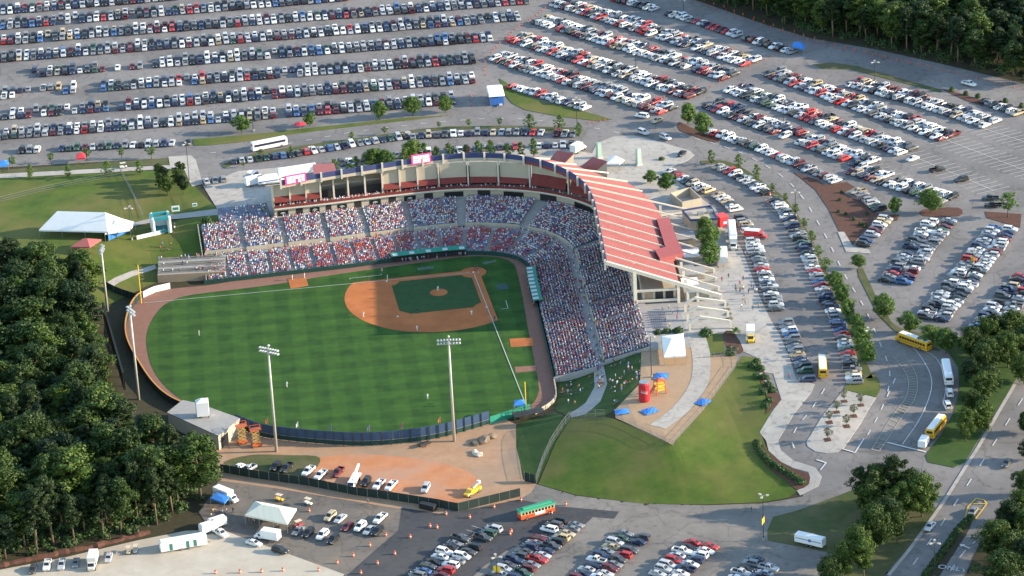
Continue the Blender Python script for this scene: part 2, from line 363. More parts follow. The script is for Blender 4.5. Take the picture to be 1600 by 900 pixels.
# ---- asphalt
poly('parking_lot', [(-500, 320), (0, 262), (297, 245), (318, 292), (350, 312), (600, 330), (930, 420), (1010, 470), (1110, 575), (1186, 660), (1215, 720), (1255, 775), (1190, 800), (1200, 830), (1310, 775), (1360, 755), (1413, 748), (1470, 800), (1383, 905), (1340, 980), (1480, 1000), (1560, 830), (1640, 740), (1760, 560), (1760, 130), (1600, 131), (1467, 99), (1367, 77), (1267, 60), (1200, 40), (1080, -2), (1040, -40), (-500, -60)], 'asphalt', .04)
poly('lower_parking_lot', [(560, 800), (640, 770), (815, 766), (838, 757), (900, 775), (1000, 787), (1100, 790), (1190, 787), (1260, 775), (1300, 765), (1310, 775), (1210, 808), (1200, 845), (1298, 864), (1340, 905), (1290, 990), (400, 990), (480, 900)], 'asphalt_low', .07)
poly('left_parking_lot', [(345, 742), (420, 757), (520, 775), (600, 792), (640, 796), (622, 830), (540, 900), (440, 870), (330, 830), (310, 800), (330, 775)], 'asphalt_dirty', .1)
poly('new_asphalt', [(628, 794), (686, 803), (748, 794), (811, 781), (865, 791), (967, 800), (960, 811), (927, 808), (897, 836), (868, 834), (797, 857), (755, 886), (720, 920), (515, 925), (580, 866), (623, 829)], 'asphalt_new', .14)
poly('gravel_yard', [(-200, 950), (0, 891), (100, 872), (215, 845), (290, 830), (345, 828), (400, 848), (450, 866), (538, 898), (520, 930), (-150, 1000)], 'gravel', .15)
poly('dirt_road', [(340, 722), (360, 730), (440, 748), (560, 770), (640, 779), (700, 784), (690, 806), (630, 797), (560, 785), (440, 765), (345, 752), (325, 740)], 'dirt', .13)
# ---- yard behind the outfield
poly('service_yard', [(300, 640), (380, 665), (440, 683), (560, 690), (700, 680), (790, 655), (807, 664), (809, 700), (817, 750), (838, 757), (830, 770), (810, 782), (738, 794), (690, 790), (560, 776), (430, 750), (350, 735), (330, 700)], 'dirt', .1)
poly('red_clay_yard', [(465, 722), (530, 712), (600, 712), (680, 722), (735, 740), (750, 762), (715, 786), (650, 786), (560, 774), (490, 756), (440, 742)], 'clay', .15, 5)
poly('grass_patch', [(350, 725), (390, 712), (450, 712), (500, 716), (480, 745), (440, 748), (400, 742)], 'grass_rough', .19, 4)
# ---- lawns
poly('left_lawn', [(-300, 310), (-300, 560), (60, 470), (160, 480), (230, 447), (252, 438), (345, 430), (342, 330), (318, 305), (298, 285), (288, 264), (0, 279)], 'lawn', .05)
poly('grass_strip', [(-300, 296), (0, 266), (130, 257), (262, 247), (264, 257), (0, 272), (-300, 305)], 'grass_rough', .1)
poly('path', [(-300, 305), (0, 272), (266, 258), (268, 264), (0, 279), (-300, 312)], 'concrete', .1)
poly('concrete_apron', [(263, 245), (298, 243), (306, 250), (317, 288), (300, 292), (287, 264), (266, 262)], 'concrete', .12)
poly('path', [(345, 326), (250, 338), (203, 350), (204, 355), (255, 344), (345, 336)], 'concrete_grey', .12)
poly('path', [(163, 444), (180, 434), (205, 424), (242, 414), (245, 420), (208, 432), (186, 442), (170, 452)], 'concrete', .12)
poly('inner_berm', [(862, 571), (918, 553), (1000, 531), (1010, 541), (1002, 600), (962, 640), (945, 650), (893, 653), (868, 641), (874, 605)], 'lawn_dark', .06)
poly('walkway', [(915, 553), (931, 549), (944, 575), (949, 600), (938, 628), (915, 648), (893, 653), (890, 647), (915, 630), (929, 605), (928, 580)], 'concrete_grey', .13)
poly('corner_lawn', [(806, 666), (830, 655), (866, 645), (893, 655), (868, 690), (841, 753), (818, 745), (807, 700)], 'lawn_dark', .12)
poly('right_lawn', [(893, 655), (945, 652), (960, 655), (1050, 697), (1100, 640), (1150, 572), (1160, 556), (1185, 560), (1192, 583), (1206, 600), (1216, 628), (1188, 676), (1200, 706), (1222, 724), (1246, 740), (1246, 768), (1232, 778), (1190, 785), (1100, 789), (1000, 787), (900, 774), (841, 757), (868, 692)], 'lawn', .1)
poly('playground_sand', [(1003, 535), (1012, 500), (1075, 495), (1098, 545), (1153, 558), (1150, 572), (1100, 640), (1050, 696), (962, 654), (960, 642), (1000, 600)], 'sand', .16)
strip('walkway', [(1070, 470), (1088, 525), (1096, 560), (1092, 600), (1066, 638), (1028, 668)], 5.2, 'concrete', .22)
# ---- stadium plaza
poly('plaza', [(318, 292), (370, 268), (440, 262), (560, 258), (760, 232), (880, 232), (925, 240), (933, 224), (958, 214), (990, 212), (1035, 223), (1078, 236), (1085, 243), (1075, 251), (1048, 262), (1042, 272), (1085, 302), (1118, 327), (1143, 362), (1160, 392), (1186, 462), (1204, 500), (1217, 521), (1234, 560), (1244, 593), (1273, 601), (1268, 613), (1226, 672), (1216, 688), (1220, 704), (1240, 720), (1274, 731), (1284, 745), (1279, 760), (1250, 774), (1245, 767), (1262, 759), (1266, 747), (1263, 738), (1240, 732), (1220, 722), (1201, 705), (1197, 689), (1187, 676), (1221, 625), (1208, 584), (1191, 582), (1184, 560), (1150, 545), (1098, 545), (1010, 540), (985, 500), (960, 420), (900, 330), (700, 300), (440, 310), (345, 336)], 'concrete', .14, skirt=.2)
poly('tree_island', [(1318, 610), (1369, 622), (1345, 662), (1320, 699), (1308, 707), (1292, 709), (1274, 706), (1262, 698), (1260, 690), (1266, 682)], 'concrete', .17, skirt=.2)
poly('grass_island', [(1318, 609), (1325, 598), (1352, 592), (1366, 582), (1374, 596), (1376, 608), (1369, 621)], 'lawn', .17, skirt=.2)
# ---- verges, islands, mulch
poly('grass_strip', [(301, 218), (380, 212), (470, 202), (570, 191), (640, 184), (700, 181), (640, 188), (560, 197), (470, 208), (380, 222), (330, 227), (303, 228)], 'lawn', .17, skirt=.15)
poly('grass_strip', [(345, 258), (400, 239), (500, 224), (632, 206), (634, 210), (500, 229), (400, 246), (350, 263)], 'grass_rough', .17, skirt=.15)
poly('grass_strip', [(640, 204), (700, 198), (800, 197), (900, 200), (909, 205), (905, 213), (896, 209), (800, 201), (700, 203), (642, 208)], 'grass_rough', .17, skirt=.15)
poly('concrete_path', [(632, 206), (640, 205), (651, 219), (641, 221)], 'concrete', .19)
poly('grass_wedge', [(780, 123), (792, 130), (800, 141), (850, 160), (915, 175), (956, 187), (930, 189), (870, 182), (820, 172), (800, 162), (790, 150)], 'lawn', .17, skirt=.15)
poly('grass_strip', [(1270, 101), (1300, 98), (1340, 104), (1400, 121), (1472, 141), (1470, 145), (1395, 126), (1330, 109), (1285, 108)], 'grass_rough', .17, skirt=.15)
poly('mulch_bed', [(1470, 139), (1505, 148), (1541, 159), (1536, 166), (1510, 158)], 'mulch', .19)
poly('mulch_bed', [(1061, 191), (1078, 199), (1122, 215), (1117, 223), (1085, 213), (1062, 204)], 'mulch', .17, 3, skirt=.15)
poly('mulch_bed', [(1240, 270), (1276, 281), (1288, 290), (1323, 285), (1336, 293), (1318, 302), (1348, 317), (1366, 333), (1389, 336), (1405, 336), (1402, 345), (1366, 348), (1348, 364), (1330, 385), (1312, 363), (1294, 326), (1274, 297)], 'mulch', .17, skirt=.15)
poly('kerb_island', [(1309, 363), (1319, 363), (1333, 386), (1358, 391), (1360, 397), (1322, 394)], 'concrete', .19, skirt=.15)
poly('mulch_bed', [(1443, 328), (1497, 325), (1499, 338), (1444, 338)], 'mulch', .17, 3, skirt=.15)
poly('mulch_bed', [(1539, 331), (1596, 335), (1594, 356), (1542, 341)], 'mulch', .17, skirt=.15)
poly('grass_median', [(1340, 421), (1348, 419), (1369, 464), (1393, 504), (1406, 513), (1440, 522), (1470, 548), (1452, 546), (1420, 532), (1400, 520), (1371, 491), (1342, 433)], 'grass_rough', .17, skirt=.15)
strip('grass_strip', [(1095, 254), (1130, 254), (1158, 266), (1190, 288), (1218, 309), (1240, 337), (1262, 375), (1288, 430), (1313, 478), (1330, 520), (1343, 556), (1357, 592)], 2.6, 'grass_rough', .17, skirt=.15)
poly('grass_verge', [(1199, 829), (1208, 808), (1312, 774), (1362, 755), (1413, 749), (1466, 798), (1378, 902), (1340, 930), (1298, 864), (1200, 845)], 'grass_rough', .13)
poly('grass_verge', [(1446, 712), (1450, 723), (1490, 731), (1508, 722), (1583, 600), (1640, 520), (1640, 470), (1545, 520), (1480, 530), (1448, 524), (1478, 545), (1497, 575), (1499, 610), (1490, 645), (1470, 680)], 'lawn_dark', .16, skirt=.15)
poly('mulch_bed', [(1183, 560), (1198, 590), (1208, 605), (1220, 626), (1206, 640), (1196, 648), (1200, 625), (1186, 590)], 'mulch', .19, 2)
poly('mulch_bed', [(1176, 690), (1190, 690), (1200, 708), (1238, 733), (1262, 740), (1264, 757), (1245, 766), (1228, 752), (1195, 727)], 'mulch', .19, 2)
poly('concrete_pad', [(1178, 585), (1191, 583), (1200, 600)], 'concrete', .2)
poly('mulch_bed', [(1128, 523), (1145, 518), (1162, 548), (1150, 553), (1135, 545)], 'mulch', .19, 2)
poly('side_lawn', [(1098, 523), (1128, 522), (1134, 552), (1103, 560)], 'lawn', .21)
poly('grass_verge', [(1530, 850), (1562, 800), (1640, 745), (1700, 800), (1600, 960), (1480, 960)], 'forest', .13)
# ---- far-right road lanes and median
poly('hedge_bed', [(1437, 905), (1470, 860), (1506, 812), (1524, 804), (1512, 832), (1478, 884), (1462, 910)], 'forest', .17, skirt=.15)
# ---- painted markings
segs = []
segs += dashes([(325, 240), (420, 230), (560, 206), (700, 190), (800, 186), (900, 196), (985, 212)], 22, .3)
segs += dashes([(1060, 212), (1120, 226), (1180, 250), (1240, 292), (1285, 360), (1320, 430), (1350, 480), (1372, 530), (1390, 580), (1385, 625)], 24, .35)
segs += dashes([(1290, 606), (1268, 640), (1243, 672), (1238, 695), (1250, 710)], 5, .4)
segs += dashes([(1400, 590), (1390, 612), (1370, 655), (1350, 690)], 5, .4)
lines('road_marking', segs, width=.28)
lines('road_marking', pline([(1405, 520), (1440, 560), (1456, 600), (1440, 650), (1410, 695)]), width=.22)
lines('road_marking', pline([(1433, 545), (1462, 560), (1478, 595), (1474, 630)]), width=.18)
lines('stop_line', [((1386, 692), (1447, 707))], width=.55)
lines('stop_line', [((1316, 702), (1336, 708)), ((1336, 708), (1350, 686)), ((1291, 724), (1282, 735)), ((1291, 724), (1276, 719))], width=.4)
hat = []
L1 = catmull([(1398, 560), (1418, 590), (1416, 620), (1395, 650), (1362, 703)], 8); L2 = catmull([(1412, 553), (1432, 588), (1430, 622), (1408, 655), (1374, 706)], 8)
hat = list(zip(L1, L2)); lines('hatched_marking', hat+list(zip(L1[:-1], L1[1:]))+list(zip(L2[:-1], L2[1:])), 'mark_faint', width=.2)
seg = dashes([(1600, 620), (1527, 735), (1470, 822), (1415, 900)], 9, .35, False)
lines('road_marking', seg, width=.3)
lines('road_marking', pline([(1586, 601), (1530, 697), (1476, 783), (1388, 900)], False), 'concrete', 1.0, .2)
lines('road_marking', pline([(1600, 800), (1520, 850), (1480, 900)])[::2], width=.3)
lines('yellow_marking', pline([(1508, 810), (1513, 792), (1525, 780), (1538, 782), (1542, 788), (1524, 812)], False)+[((1520, 788), (1540, 788)), ((1514, 797), (1533, 797))], 'mark_yellow', .45)
# empty bays in the far lot, bottom lots and right strips
bays = []
def bay_lines(a, b, n, dv):
    for i in range(n+1):
        p = (a[0]+(b[0]-a[0])*i/n, a[1]+(b[1]-a[1])*i/n)
        bays.append((p, (p[0]+dv[0], p[1]+dv[1]))); bays.append((p, (p[0]-dv[0], p[1]-dv[1])))
    bays.append((a, b))
bay_lines((1532, 200), (1640, 235), 11, (26, -6)); bay_lines((1470, 216), (1640, 282), 18, (26, -6)); bay_lines((1410, 238), (1552, 298), 15, (25, -6))
bay_lines((1345, 258), (1440, 300), 9, (24, -6))
lines('bay_marking', bays, width=.16)
bays = []
bay_lines((756, 828), (650, 920), 14, (19, 5.6)); bay_lines((884, 820), (775, 920), 14, (19, 5.6)); bay_lines((988, 838), (905, 920), 11, (19, 5.6)); bay_lines((1094, 852), (1020, 920), 9, (19, 5.6)); bay_lines((1194, 878), (1150, 920), 5, (19, 5.6))
lines('bay_marking', bays, width=.14)
bays = []
P, _ = resample(catmull([(1125, 262), (1160, 278), (1200, 303), (1225, 335), (1251, 368), (1280, 432), (1308, 500), (1336, 595)], 6), 7.3)
for p in P: bays.append(((p[0]-16, p[1]-3), (p[0]+14, p[1]+2)))
lines('bay_marking', bays, width=.14)
# lettering on the road: ONLY and a turn arrow, flat paint
def ground_text(txt, px, size, ang, m='mark'):
    cu = bpy.data.curves.new('road_lettering', 'FONT'); cu.body = txt; cu.size = size; cu.align_x = 'CENTER'
    o = bpy.data.objects.new('road_lettering', cu); COL.objects.link(o)
    dg = bpy.context.evaluated_depsgraph_get(); me = bpy.data.meshes.new_from_object(o.evaluated_get(dg)); bpy.data.objects.remove(o)
    p = G(*px); me.materials.append(MT[m])
    o = link('road_lettering', me, None, (p[0], p[1], p[2]+.25), ang); o['kind'] = 'structure'; return o
def wang(a, b):
    A, B = G(*a), G(*b); return math.atan2(B[1]-A[1], B[0]-A[0])
ground_text('ONLY', (1487, 892), 2.9, wang((1470, 890), (1500, 893)))
b = MB(); A = G(1508, 855)
b.add([(-.25, -1.6, 0), (.25, -1.6, 0), (.25, .6, 0), (.9, .6, 0), (0, 1.9, 0), (-.9, .6, 0), (-.25, .6, 0)], [(0, 1, 2, 3, 4, 5, 6)])
o = b.build('turn_arrow', MT['mark'], None, (A[0], A[1], A[2]+.25), wang((1500, 860), (1516, 850))); o['kind'] = 'structure'
# ------------------------------------------------------------------ playing field
FIN = [(420, 446), (300, 461), (270, 470), (250, 483), (233, 510), (229, 537), (237, 573), (257, 603), (287, 627), (340, 655), (400, 672), (470, 680), (560, 682), (650, 677), (720, 664), (780, 648), (827, 635), (841, 615), (841, 598), (834, 560), (826, 520), (816, 462), (808, 425), (803, 414), (792, 406), (770, 401.5), (736, 401), (690, 406), (640, 413), (520, 430)]
OUTF = [(324, 446), (265, 452), (225, 464), (213, 474), (203, 490), (197, 515), (200, 540), (215, 570), (240, 607), (270, 632), (330, 655), (405, 683), (440, 688), (500, 693), (560, 695), (620, 693), (690, 683), (765, 663), (828, 643), (850, 641), (865, 627), (866, 600), (851, 530), (841, 482), (833, 462), (828, 430), (822, 411), (796, 401), (770, 397), (720, 398), (608, 409), (466, 427), (375, 438)]
wt = sheet('warning_track', [tuple(at(*q)[:2]) for q in catmull(OUTF, 4, True)], MT['track'], .05)
# mown grass: chequer bands laid by the mower (a real two-tone nap in world space)
m = bpy.data.materials.new('mown_grass'); m.use_nodes = True; t = m.node_tree; bs = t.nodes['Principled BSDF']; bs.inputs['Roughness'].default_value = .95; bs.inputs['Specular IOR Level'].default_value = .2
tc = t.nodes.new('ShaderNodeTexCoord'); mp = t.nodes.new('ShaderNodeMapping'); mp.inputs['Rotation'].default_value = (0, 0, math.radians(3)); t.links.new(tc.outputs['Object'], mp.inputs[0])
sp = t.nodes.new('ShaderNodeSeparateXYZ'); t.links.new(mp.outputs[0], sp.inputs[0])
def wave(sock, period):
    a = t.nodes.new('ShaderNodeMath'); a.operation = 'MULTIPLY'; a.inputs[1].default_value = 2*math.pi/period; t.links.new(sock, a.inputs[0])
    s = t.nodes.new('ShaderNodeMath'); s.operation = 'SINE'; t.links.new(a.outputs[0], s.inputs[0])
    k = t.nodes.new('ShaderNodeMath'); k.operation = 'MULTIPLY'; k.inputs[1].default_value = 4; t.links.new(s.outputs[0], k.inputs[0])
    c = t.nodes.new('ShaderNodeClamp'); c.inputs['Min'].default_value = -1; t.links.new(k.outputs[0], c.inputs[0]); return c.outputs[0]
ad = t.nodes.new('ShaderNodeMath'); ad.operation = 'ADD'; t.links.new(wave(sp.outputs[0], 9.0), ad.inputs[0]); t.links.new(wave(sp.outputs[1], 9.0), ad.inputs[1])
ns = t.nodes.new('ShaderNodeTexNoise'); ns.inputs['Scale'].default_value = .25; ns.inputs['Detail'].default_value = 8; t.links.new(tc.outputs['Object'], ns.inputs['Vector'])
mr = t.nodes.new('ShaderNodeMapRange'); mr.inputs['From Min'].default_value = -2; mr.inputs['From Max'].default_value = 2; mr.inputs['To Min'].default_value = .33; mr.inputs['To Max'].default_value = .67; t.links.new(ad.outputs[0], mr.inputs[0])
mm = t.nodes.new('ShaderNodeMath'); mm.operation = 'MULTIPLY_ADD'; mm.inputs[1].default_value = .9; mm.inputs[2].default_value = -.45; t.links.new(ns.outputs[0], mm.inputs[0])
a2 = t.nodes.new('ShaderNodeMath'); a2.operation = 'ADD'; t.links.new(mr.outputs[0], a2.inputs[0]); t.links.new(mm.outputs[0], a2.inputs[1])
rp = t.nodes.new('ShaderNodeValToRGB'); rp.color_ramp.elements[0].position = .15; rp.color_ramp.elements[0].color = (.016, .053, .01, 1); rp.color_ramp.elements[1].position = .9; rp.color_ramp.elements[1].color = (.05, .116, .018, 1)
t.links.new(a2.outputs[0], rp.inputs[0]); t.links.new(rp.outputs[0], bs.inputs['Base Color'])
bp = t.nodes.new('ShaderNodeBump'); bp.inputs['Strength'].default_value = .25; bp.inputs['Distance'].default_value = .08; t.links.new(ns.outputs[0], bp.inputs['Height']); t.links.new(bp.outputs[0], bs.inputs['Normal'])
MT['mown'] = m
sheet('outfield_grass', [tuple(at(*q)[:2]) for q in catmull(FIN, 4, True)], MT['mown'], .1)
B90 = 27.43
def arc(cx, cy, r, a0, a1, n): return [(cx+r*math.cos(math.radians(a0+(a1-a0)*i/n)), cy+r*math.sin(math.radians(a0+(a1-a0)*i/n))) for i in range(n+1)]
# skinned infield: arc of 29 m round the rubber
rc = (13.04, 13.04); R = 28.96
pts = []
a = math.degrees(math.asin((-2.0-13.04)/R)); bq = 90-a
pts = [(0, -1.9)]+arc(rc[0], rc[1], R, a, bq, 40)+[(-1.9, 0)]
sheet('infield_clay', pts, MT['infield'], .14)
sheet('home_plate_circle', arc(0, 0, 4.1, 0, 360, 32)[:-1], MT['infield'], .17)
gi = 1.1; ge = 26.4; cr = 3.96
def corner(cx, cy, a0, a1): return [p for p in arc(cx, cy, cr, a0, a1, 8)]
gp = arc(0, 0, 4.1, 75, 15, 8)+corner(B90, 0, 164, 106)+[(ge, ge-3.2), (ge-3.2, ge)]+corner(0, B90, -16, -74)
MT['mown_in'] = mat('infield_grass', (.018, .058, .016), (.032, .078, .02), .5, .95, c3=(.05, .09, .025), scale3=.3, amt3=.4)
sheet('infield_grass', gp, MT['mown_in'], .18)
b = MB()
for k in range(4):
    r0, r1, z0, z1 = (2.75, 2.1, 1.4, .7)[k], (2.1, 1.4, .7, 0)[k], (.2, .3, .38, .42)[k], (.3, .38, .42, .45)[k]
    A = arc(12.7, 12.7, r0, 0, 360, 24); C = arc(12.7, 12.7, max(r1, .01), 0, 360, 24)
    for i in range(24): b.quad((*A[i], z0), (*A[i+1], z0), (*C[i+1], z1), (*C[i], z1))
o = b.build('pitchers_mound', MT['infield']); o['kind'] = 'structure'
def wline(name, segs, width=.25, m='chalk', z=.22):
    b = MB()
    for p, q in segs:
        p = np.array(p, float); q = np.array(q, float); d = (q-p)/np.linalg.norm(q-p); n = np.array([-d[1], d[0]])*width/2
        b.quad((*(p+n), z), (*(p-n), z), (*(q-n), z), (*(q+n), z))
    o = b.build(name, MT[m]); o['kind'] = 'structure'; return o
wline('foul_line', [((1.6, 0), (103, -2.6))], .22); wline('foul_line', [((0, 1.6), (-.8, 99.5))], .24)
wline('batters_box', [((-1.6, -1), (-1.6, 1)), ((1.6, -1), (1.6, 1)), ((-1.6, 1), (-.4, 1)), ((.4, 1), (1.6, 1))], .15)
wline('on_deck_marking', [((38.5, -5.2), (28.5, -5.2)), ((28.5, -5.2), (28.5, -6.2)), ((38.5, -5.2), (38.5, -4.4)), ((-6.5, 24), (-6.3, 30)), ((-6.3, 30), (-4.0, 30))], .22)
for q in ((B90, 0), (B90, B90), (0, B90)):
    b = MB(); b.box((0, 0, 0), (.45, .45, .14), math.pi/4); tag(b.build('base', MT['white'], None, (*q, .24)), 'white square %s base bag on the infield clay' % {(B90, 0): 'first', (B90, B90): 'second', (0, B90): 'third'}[q], 'base', 'bases')
b = MB(); b.prism([(.3, .3), (-.3, .3), (-.3, -.3), (.3, -.3)], 0, .06); tag(b.build('home_plate', MT['white'], None, (0, 0, .2)), 'white home plate in the clay circle', 'home plate', 'bases')
# logos painted on the grass behind and beside home plate
def rotpoly(c, w, h, ang): return [(c[0]+x*w/2*math.cos(ang)-y*h/2*math.sin(ang), c[1]+x*w/2*math.sin(ang)+y*h/2*math.cos(ang)) for x, y in ((-1, -1), (1, -1), (1, 1), (-1, 1))]
MT['grasspaint'] = mat('grass_paint', (.16, .2, .19), (.36, .42, .42), 2.0, .9)
MT['grassblue'] = mat('grass_paint_blue', (.06, .12, .2), (.2, .28, .34), 2.0, .9)
for (cx, cy), wv, hv, an, lab in (((665, 420), 5.2, 2.2, math.pi+.02, 'a'), ((765, 410.5), 4.6, 1.8, math.pi+.25, 'b'), ((785, 449), 3.6, 4.4, math.pi, 'c')):
    c = at(cx, cy); b = MB(); z = .21
    nrow = 2 if hv < 3 else 4
    for r in range(nrow):
        nl = 6
        for k in range(nl):
            w1 = wv/nl*.8; h1 = hv/nrow*.7
            q = (c[0]+((k+.5)/nl-.5)*wv*math.cos(an)-((r+.5)/nrow-.5)*hv*math.sin(an), c[1]+((k+.5)/nl-.5)*wv*math.sin(an)+((r+.5)/nrow-.5)*hv*math.cos(an))
            for s_ in ((0, .5, .12), (0, -.5, .12), (-.5, 0, 1), (.5, 0, 1)):
                ww, hh = (w1, h1*.25) if s_[2] < 1 else (w1*.25, h1)
                if s_[0] > 0 and (k+r) % 2: continue
                cq = (q[0]+s_[0]*w1*.75*math.cos(an)-s_[1]*h1*.75*math.sin(an), q[1]+s_[0]*w1*.75*math.sin(an)+s_[1]*h1*.75*math.cos(an))
                P4 = rotpoly(cq, ww, hh, an); b.add([(x, y, z) for x, y in P4], [(0, 1, 2, 3)])
    o = b.build('grass_logo', MT['grassblue' if lab == 'c' else 'grasspaint']); o['kind'] = 'structure'
# bullpen and practice-mound patches
sheet('bullpen_clay', [tuple(at(*q)[:2]) for q in [(450, 437), (478, 434), (482, 447), (454, 452)]], MT['infield'], .16)
sheet('bullpen_clay', [tuple(at(*q)[:2]) for q in [(796, 530), (833, 528), (834, 541), (798, 543)]], MT['infield'], .16)
sheet('bullpen_clay', [tuple(at(*q)[:2]) for q in [(804, 574), (837, 572), (838, 580), (806, 583)]], MT['track'], .16)
# ================================================================== STADIUM
def sat(x, y):   # arc position on the front curve nearest a point
    return FS[np.argmin((FC[:, 0]-x)**2+(FC[:, 1]-y)**2)]
crowd_pts = []      # (x,y,z,facing,section key)
LOW_D0, LOW_D1, LOW_Z0, LOW_Z1, NLOW = .9, 12.9, 1.0, 3.3, 14
AIS_D1 = 15.2
UP_D0, UP_D1, UP_Z0, UP_Z1, NUP = 15.2, 29.0, 4.4, 7.6, 16
def section(parent, name, s0, s1, d0, d1, z0, z1, n, seatmat, key, occ):
    ss = np.linspace(s0, s1, max(2, int((s1-s0)/2)+1)); b = MB(); sb = MB(); dd = (d1-d0)/n
    zs = [z0+(z1-z0)*i/(n-1) for i in range(n)]
    for i in range(n):
        da, db = d0+i*dd, d0+(i+1)*dd; zb = zs[i-1] if i else z0-1.0
        for a, c in zip(ss[:-1], ss[1:]):
            p0, p1, q0, q1 = bowl(a, da), bowl(c, da), bowl(a, db), bowl(c, db)
            b.quad((*p0, zs[i]), (*q0, zs[i]), (*q1, zs[i]), (*p1, zs[i]))
            b.quad((*p0, zb), (*p0, zs[i]), (*p1, zs[i]), (*p1, zb))
        m0 = bowl(s0, da+dd*.6); m1 = bowl(s1, da+dd*.6); L = np.linalg.norm(m1-m0); k = int(L/.56)
        for j in range(k):
            s = s0+(s1-s0)*(j+.5)/k; c = bowl(s, da+dd*.62); nrm = bowl(s, 1)-bowl(s, 0); tx = np.array([nrm[1], -nrm[0]])*.23
            f = c-nrm*.38; z = zs[i]
            sb.quad((*(f-tx), z+.42), (*(c-tx), z+.42), (*(c+tx), z+.42), (*(f+tx), z+.42))
            sb.quad((*(c-tx), z+.42), (*(c+nrm*.08-tx), z+.85), (*(c+nrm*.08+tx), z+.85), (*(c+tx), z+.42))
            if random.random() < occ: crowd_pts.append((c[0]-nrm[0]*.15, c[1]-nrm[1]*.15, z+.42, math.atan2(-nrm[1], -nrm[0]), key, i/n, s))
    # end cheeks
    for s in (s0, s1):
        for i in range(n):
            da, db = d0+i*dd, d0+(i+1)*dd; p, q = bowl(s, da), bowl(s, db)
            b.quad((*p, zs[i]-1.2), (*q, zs[i]-1.2), (*q, zs[i]), (*p, zs[i]))
    o = b.build('seating_section', MT['stand'], parent); s_ = sb.build('seats', seatmat, o); s_['kind'] = 'stuff'
    return o
def steps_strip(parent, name, s0, s1, d0, d1, z0, z1, n):
    b = MB(); dd = (d1-d0)/n
    for i in range(n):
        za = z0+(z1-z0)*i/(n-1); zb = za-(z1-z0)/(n-1) if i else z0-1
        for k, (da, db, z, zz) in enumerate(((d0+i*dd, d0+(i+.5)*dd, za-.08, zb), (d0+(i+.5)*dd, d0+(i+1)*dd, za+.06, za-.08))):
            p0, p1, q0, q1 = bowl(s0, da), bowl(s1, da), bowl(s0, db), bowl(s1, db)
            b.quad((*p0, z), (*q0, z), (*q1, z), (*p1, z)); b.quad((*p0, zz), (*p0, z), (*p1, z), (*p1, zz))
    return b.build(name, MT['concrete_grey'], parent)
S_L = sat(83, -12.6)+.3; S_R = FLEN-.6
low = empty('lower_grandstand', (*bowl(FLEN/2, 6), 0), 0, 'lower bowl of seating sections curving round the infield behind the field wall', 'grandstand')
upp = empty('upper_grandstand', (*bowl(FLEN/2, 20), 0), 0, 'upper ring of blue seating sections above the cross aisle, below the press level', 'grandstand')
def keepw(o, par):  # keep world coordinates of a mesh built in world space
    o.matrix_parent_inverse = Matrix.Translation(par.location).inverted()
nb = int(round((S_R-S_L)/6.85)); ed = np.linspace(S_L, S_R, nb+1)
for i in range(nb):
    a, c = ed[i]+.55, ed[i+1]-.55
    mid = (a+c)/2; px = proj((*bowl(mid, 6), 2))
    third = bowl(mid, 0)[1] > 0
    if third: a, c = ed[i]+.18, ed[i+1]-.18      # narrow steps on that side
    red = .8 if 450 < px[0] < 790 and not third else (.62 if third and px[1] < 470 else (.4 if third else .22))
    o = section(low, 'seating_section', a, c, LOW_D0, LOW_D1, LOW_Z0, LOW_Z1, NLOW, MT['seat'], red, .93 if px[0] > 420 else .86); keepw(o, low)
    if i: o = steps_strip(low, 'aisle_steps', ed[i]-.55 if not third else ed[i]-.18, ed[i]+.55 if not third else ed[i]+.18, LOW_D0, LOW_D1, LOW_Z0, LOW_Z1, NLOW); keepw(o, low)
nu = nb//2; eu = np.linspace(S_L, S_R-2.0, nu+1)
for i in range(nu):
    a, c = eu[i]+.9, eu[i+1]-.9
    o = section(upp, 'seating_section', a, c, UP_D0+.25, UP_D1, UP_Z0, UP_Z1, NUP, MT['seat'], .12, .93 if i > 2 else .8); keepw(o, upp)
    if i: o = steps_strip(upp, 'aisle_steps', eu[i]-.9, eu[i]+.9, UP_D0+.25, UP_D1, UP_Z0, UP_Z1, NUP); keepw(o, upp)
    # cream parapet in front of the upper section
    b = MB(); ss = np.linspace(a-.1, c+.1, 8)
    for p, q in zip(ss[:-1], ss[1:]):
        A, B_, C, D = bowl(p, AIS_D1-.05), bowl(q, AIS_D1-.05), bowl(p, AIS_D1+.2), bowl(q, AIS_D1+.2)
        b.quad((*A, 3.2), (*A, 4.75), (*B_, 4.75), (*B_, 3.2)); b.quad((*A, 4.75), (*C, 4.75), (*D, 4.75), (*B_, 4.75)); b.quad((*C, 4.75), (*C, 3.9), (*D, 3.9), (*D, 4.75))
    o = b.build('parapet', MT['cream'], upp); keepw(o, upp)
# cross aisle and field wall
def ring(name, s0, s1, prof, m, parent=None, step=2.0):
    ss = np.linspace(s0, s1, max(2, int((s1-s0)/step)+1)); b = MB()
    for a, c in zip(ss[:-1], ss[1:]):
        for (da, za), (db, zb) in zip(prof[:-1], prof[1:]):
            b.quad((*bowl(a, da), za), (*bowl(a, db), zb), (*bowl(c, db), zb), (*bowl(c, da), za))
    for s in (s0, s1):
        n = len(prof)
        if n > 2: b.add([(*bowl(s, d), z) for d, z in prof], [tuple(range(n))])
    o = b.build(name, MT[m], parent)
    if parent: keepw(o, parent)
    return o
ring('cross_aisle', S_L, S_R+1, [(LOW_D1-.02, 2.6), (LOW_D1, 3.28), (AIS_D1+.1, 3.26), (AIS_D1+.1, 2.4)], 'stand', low)
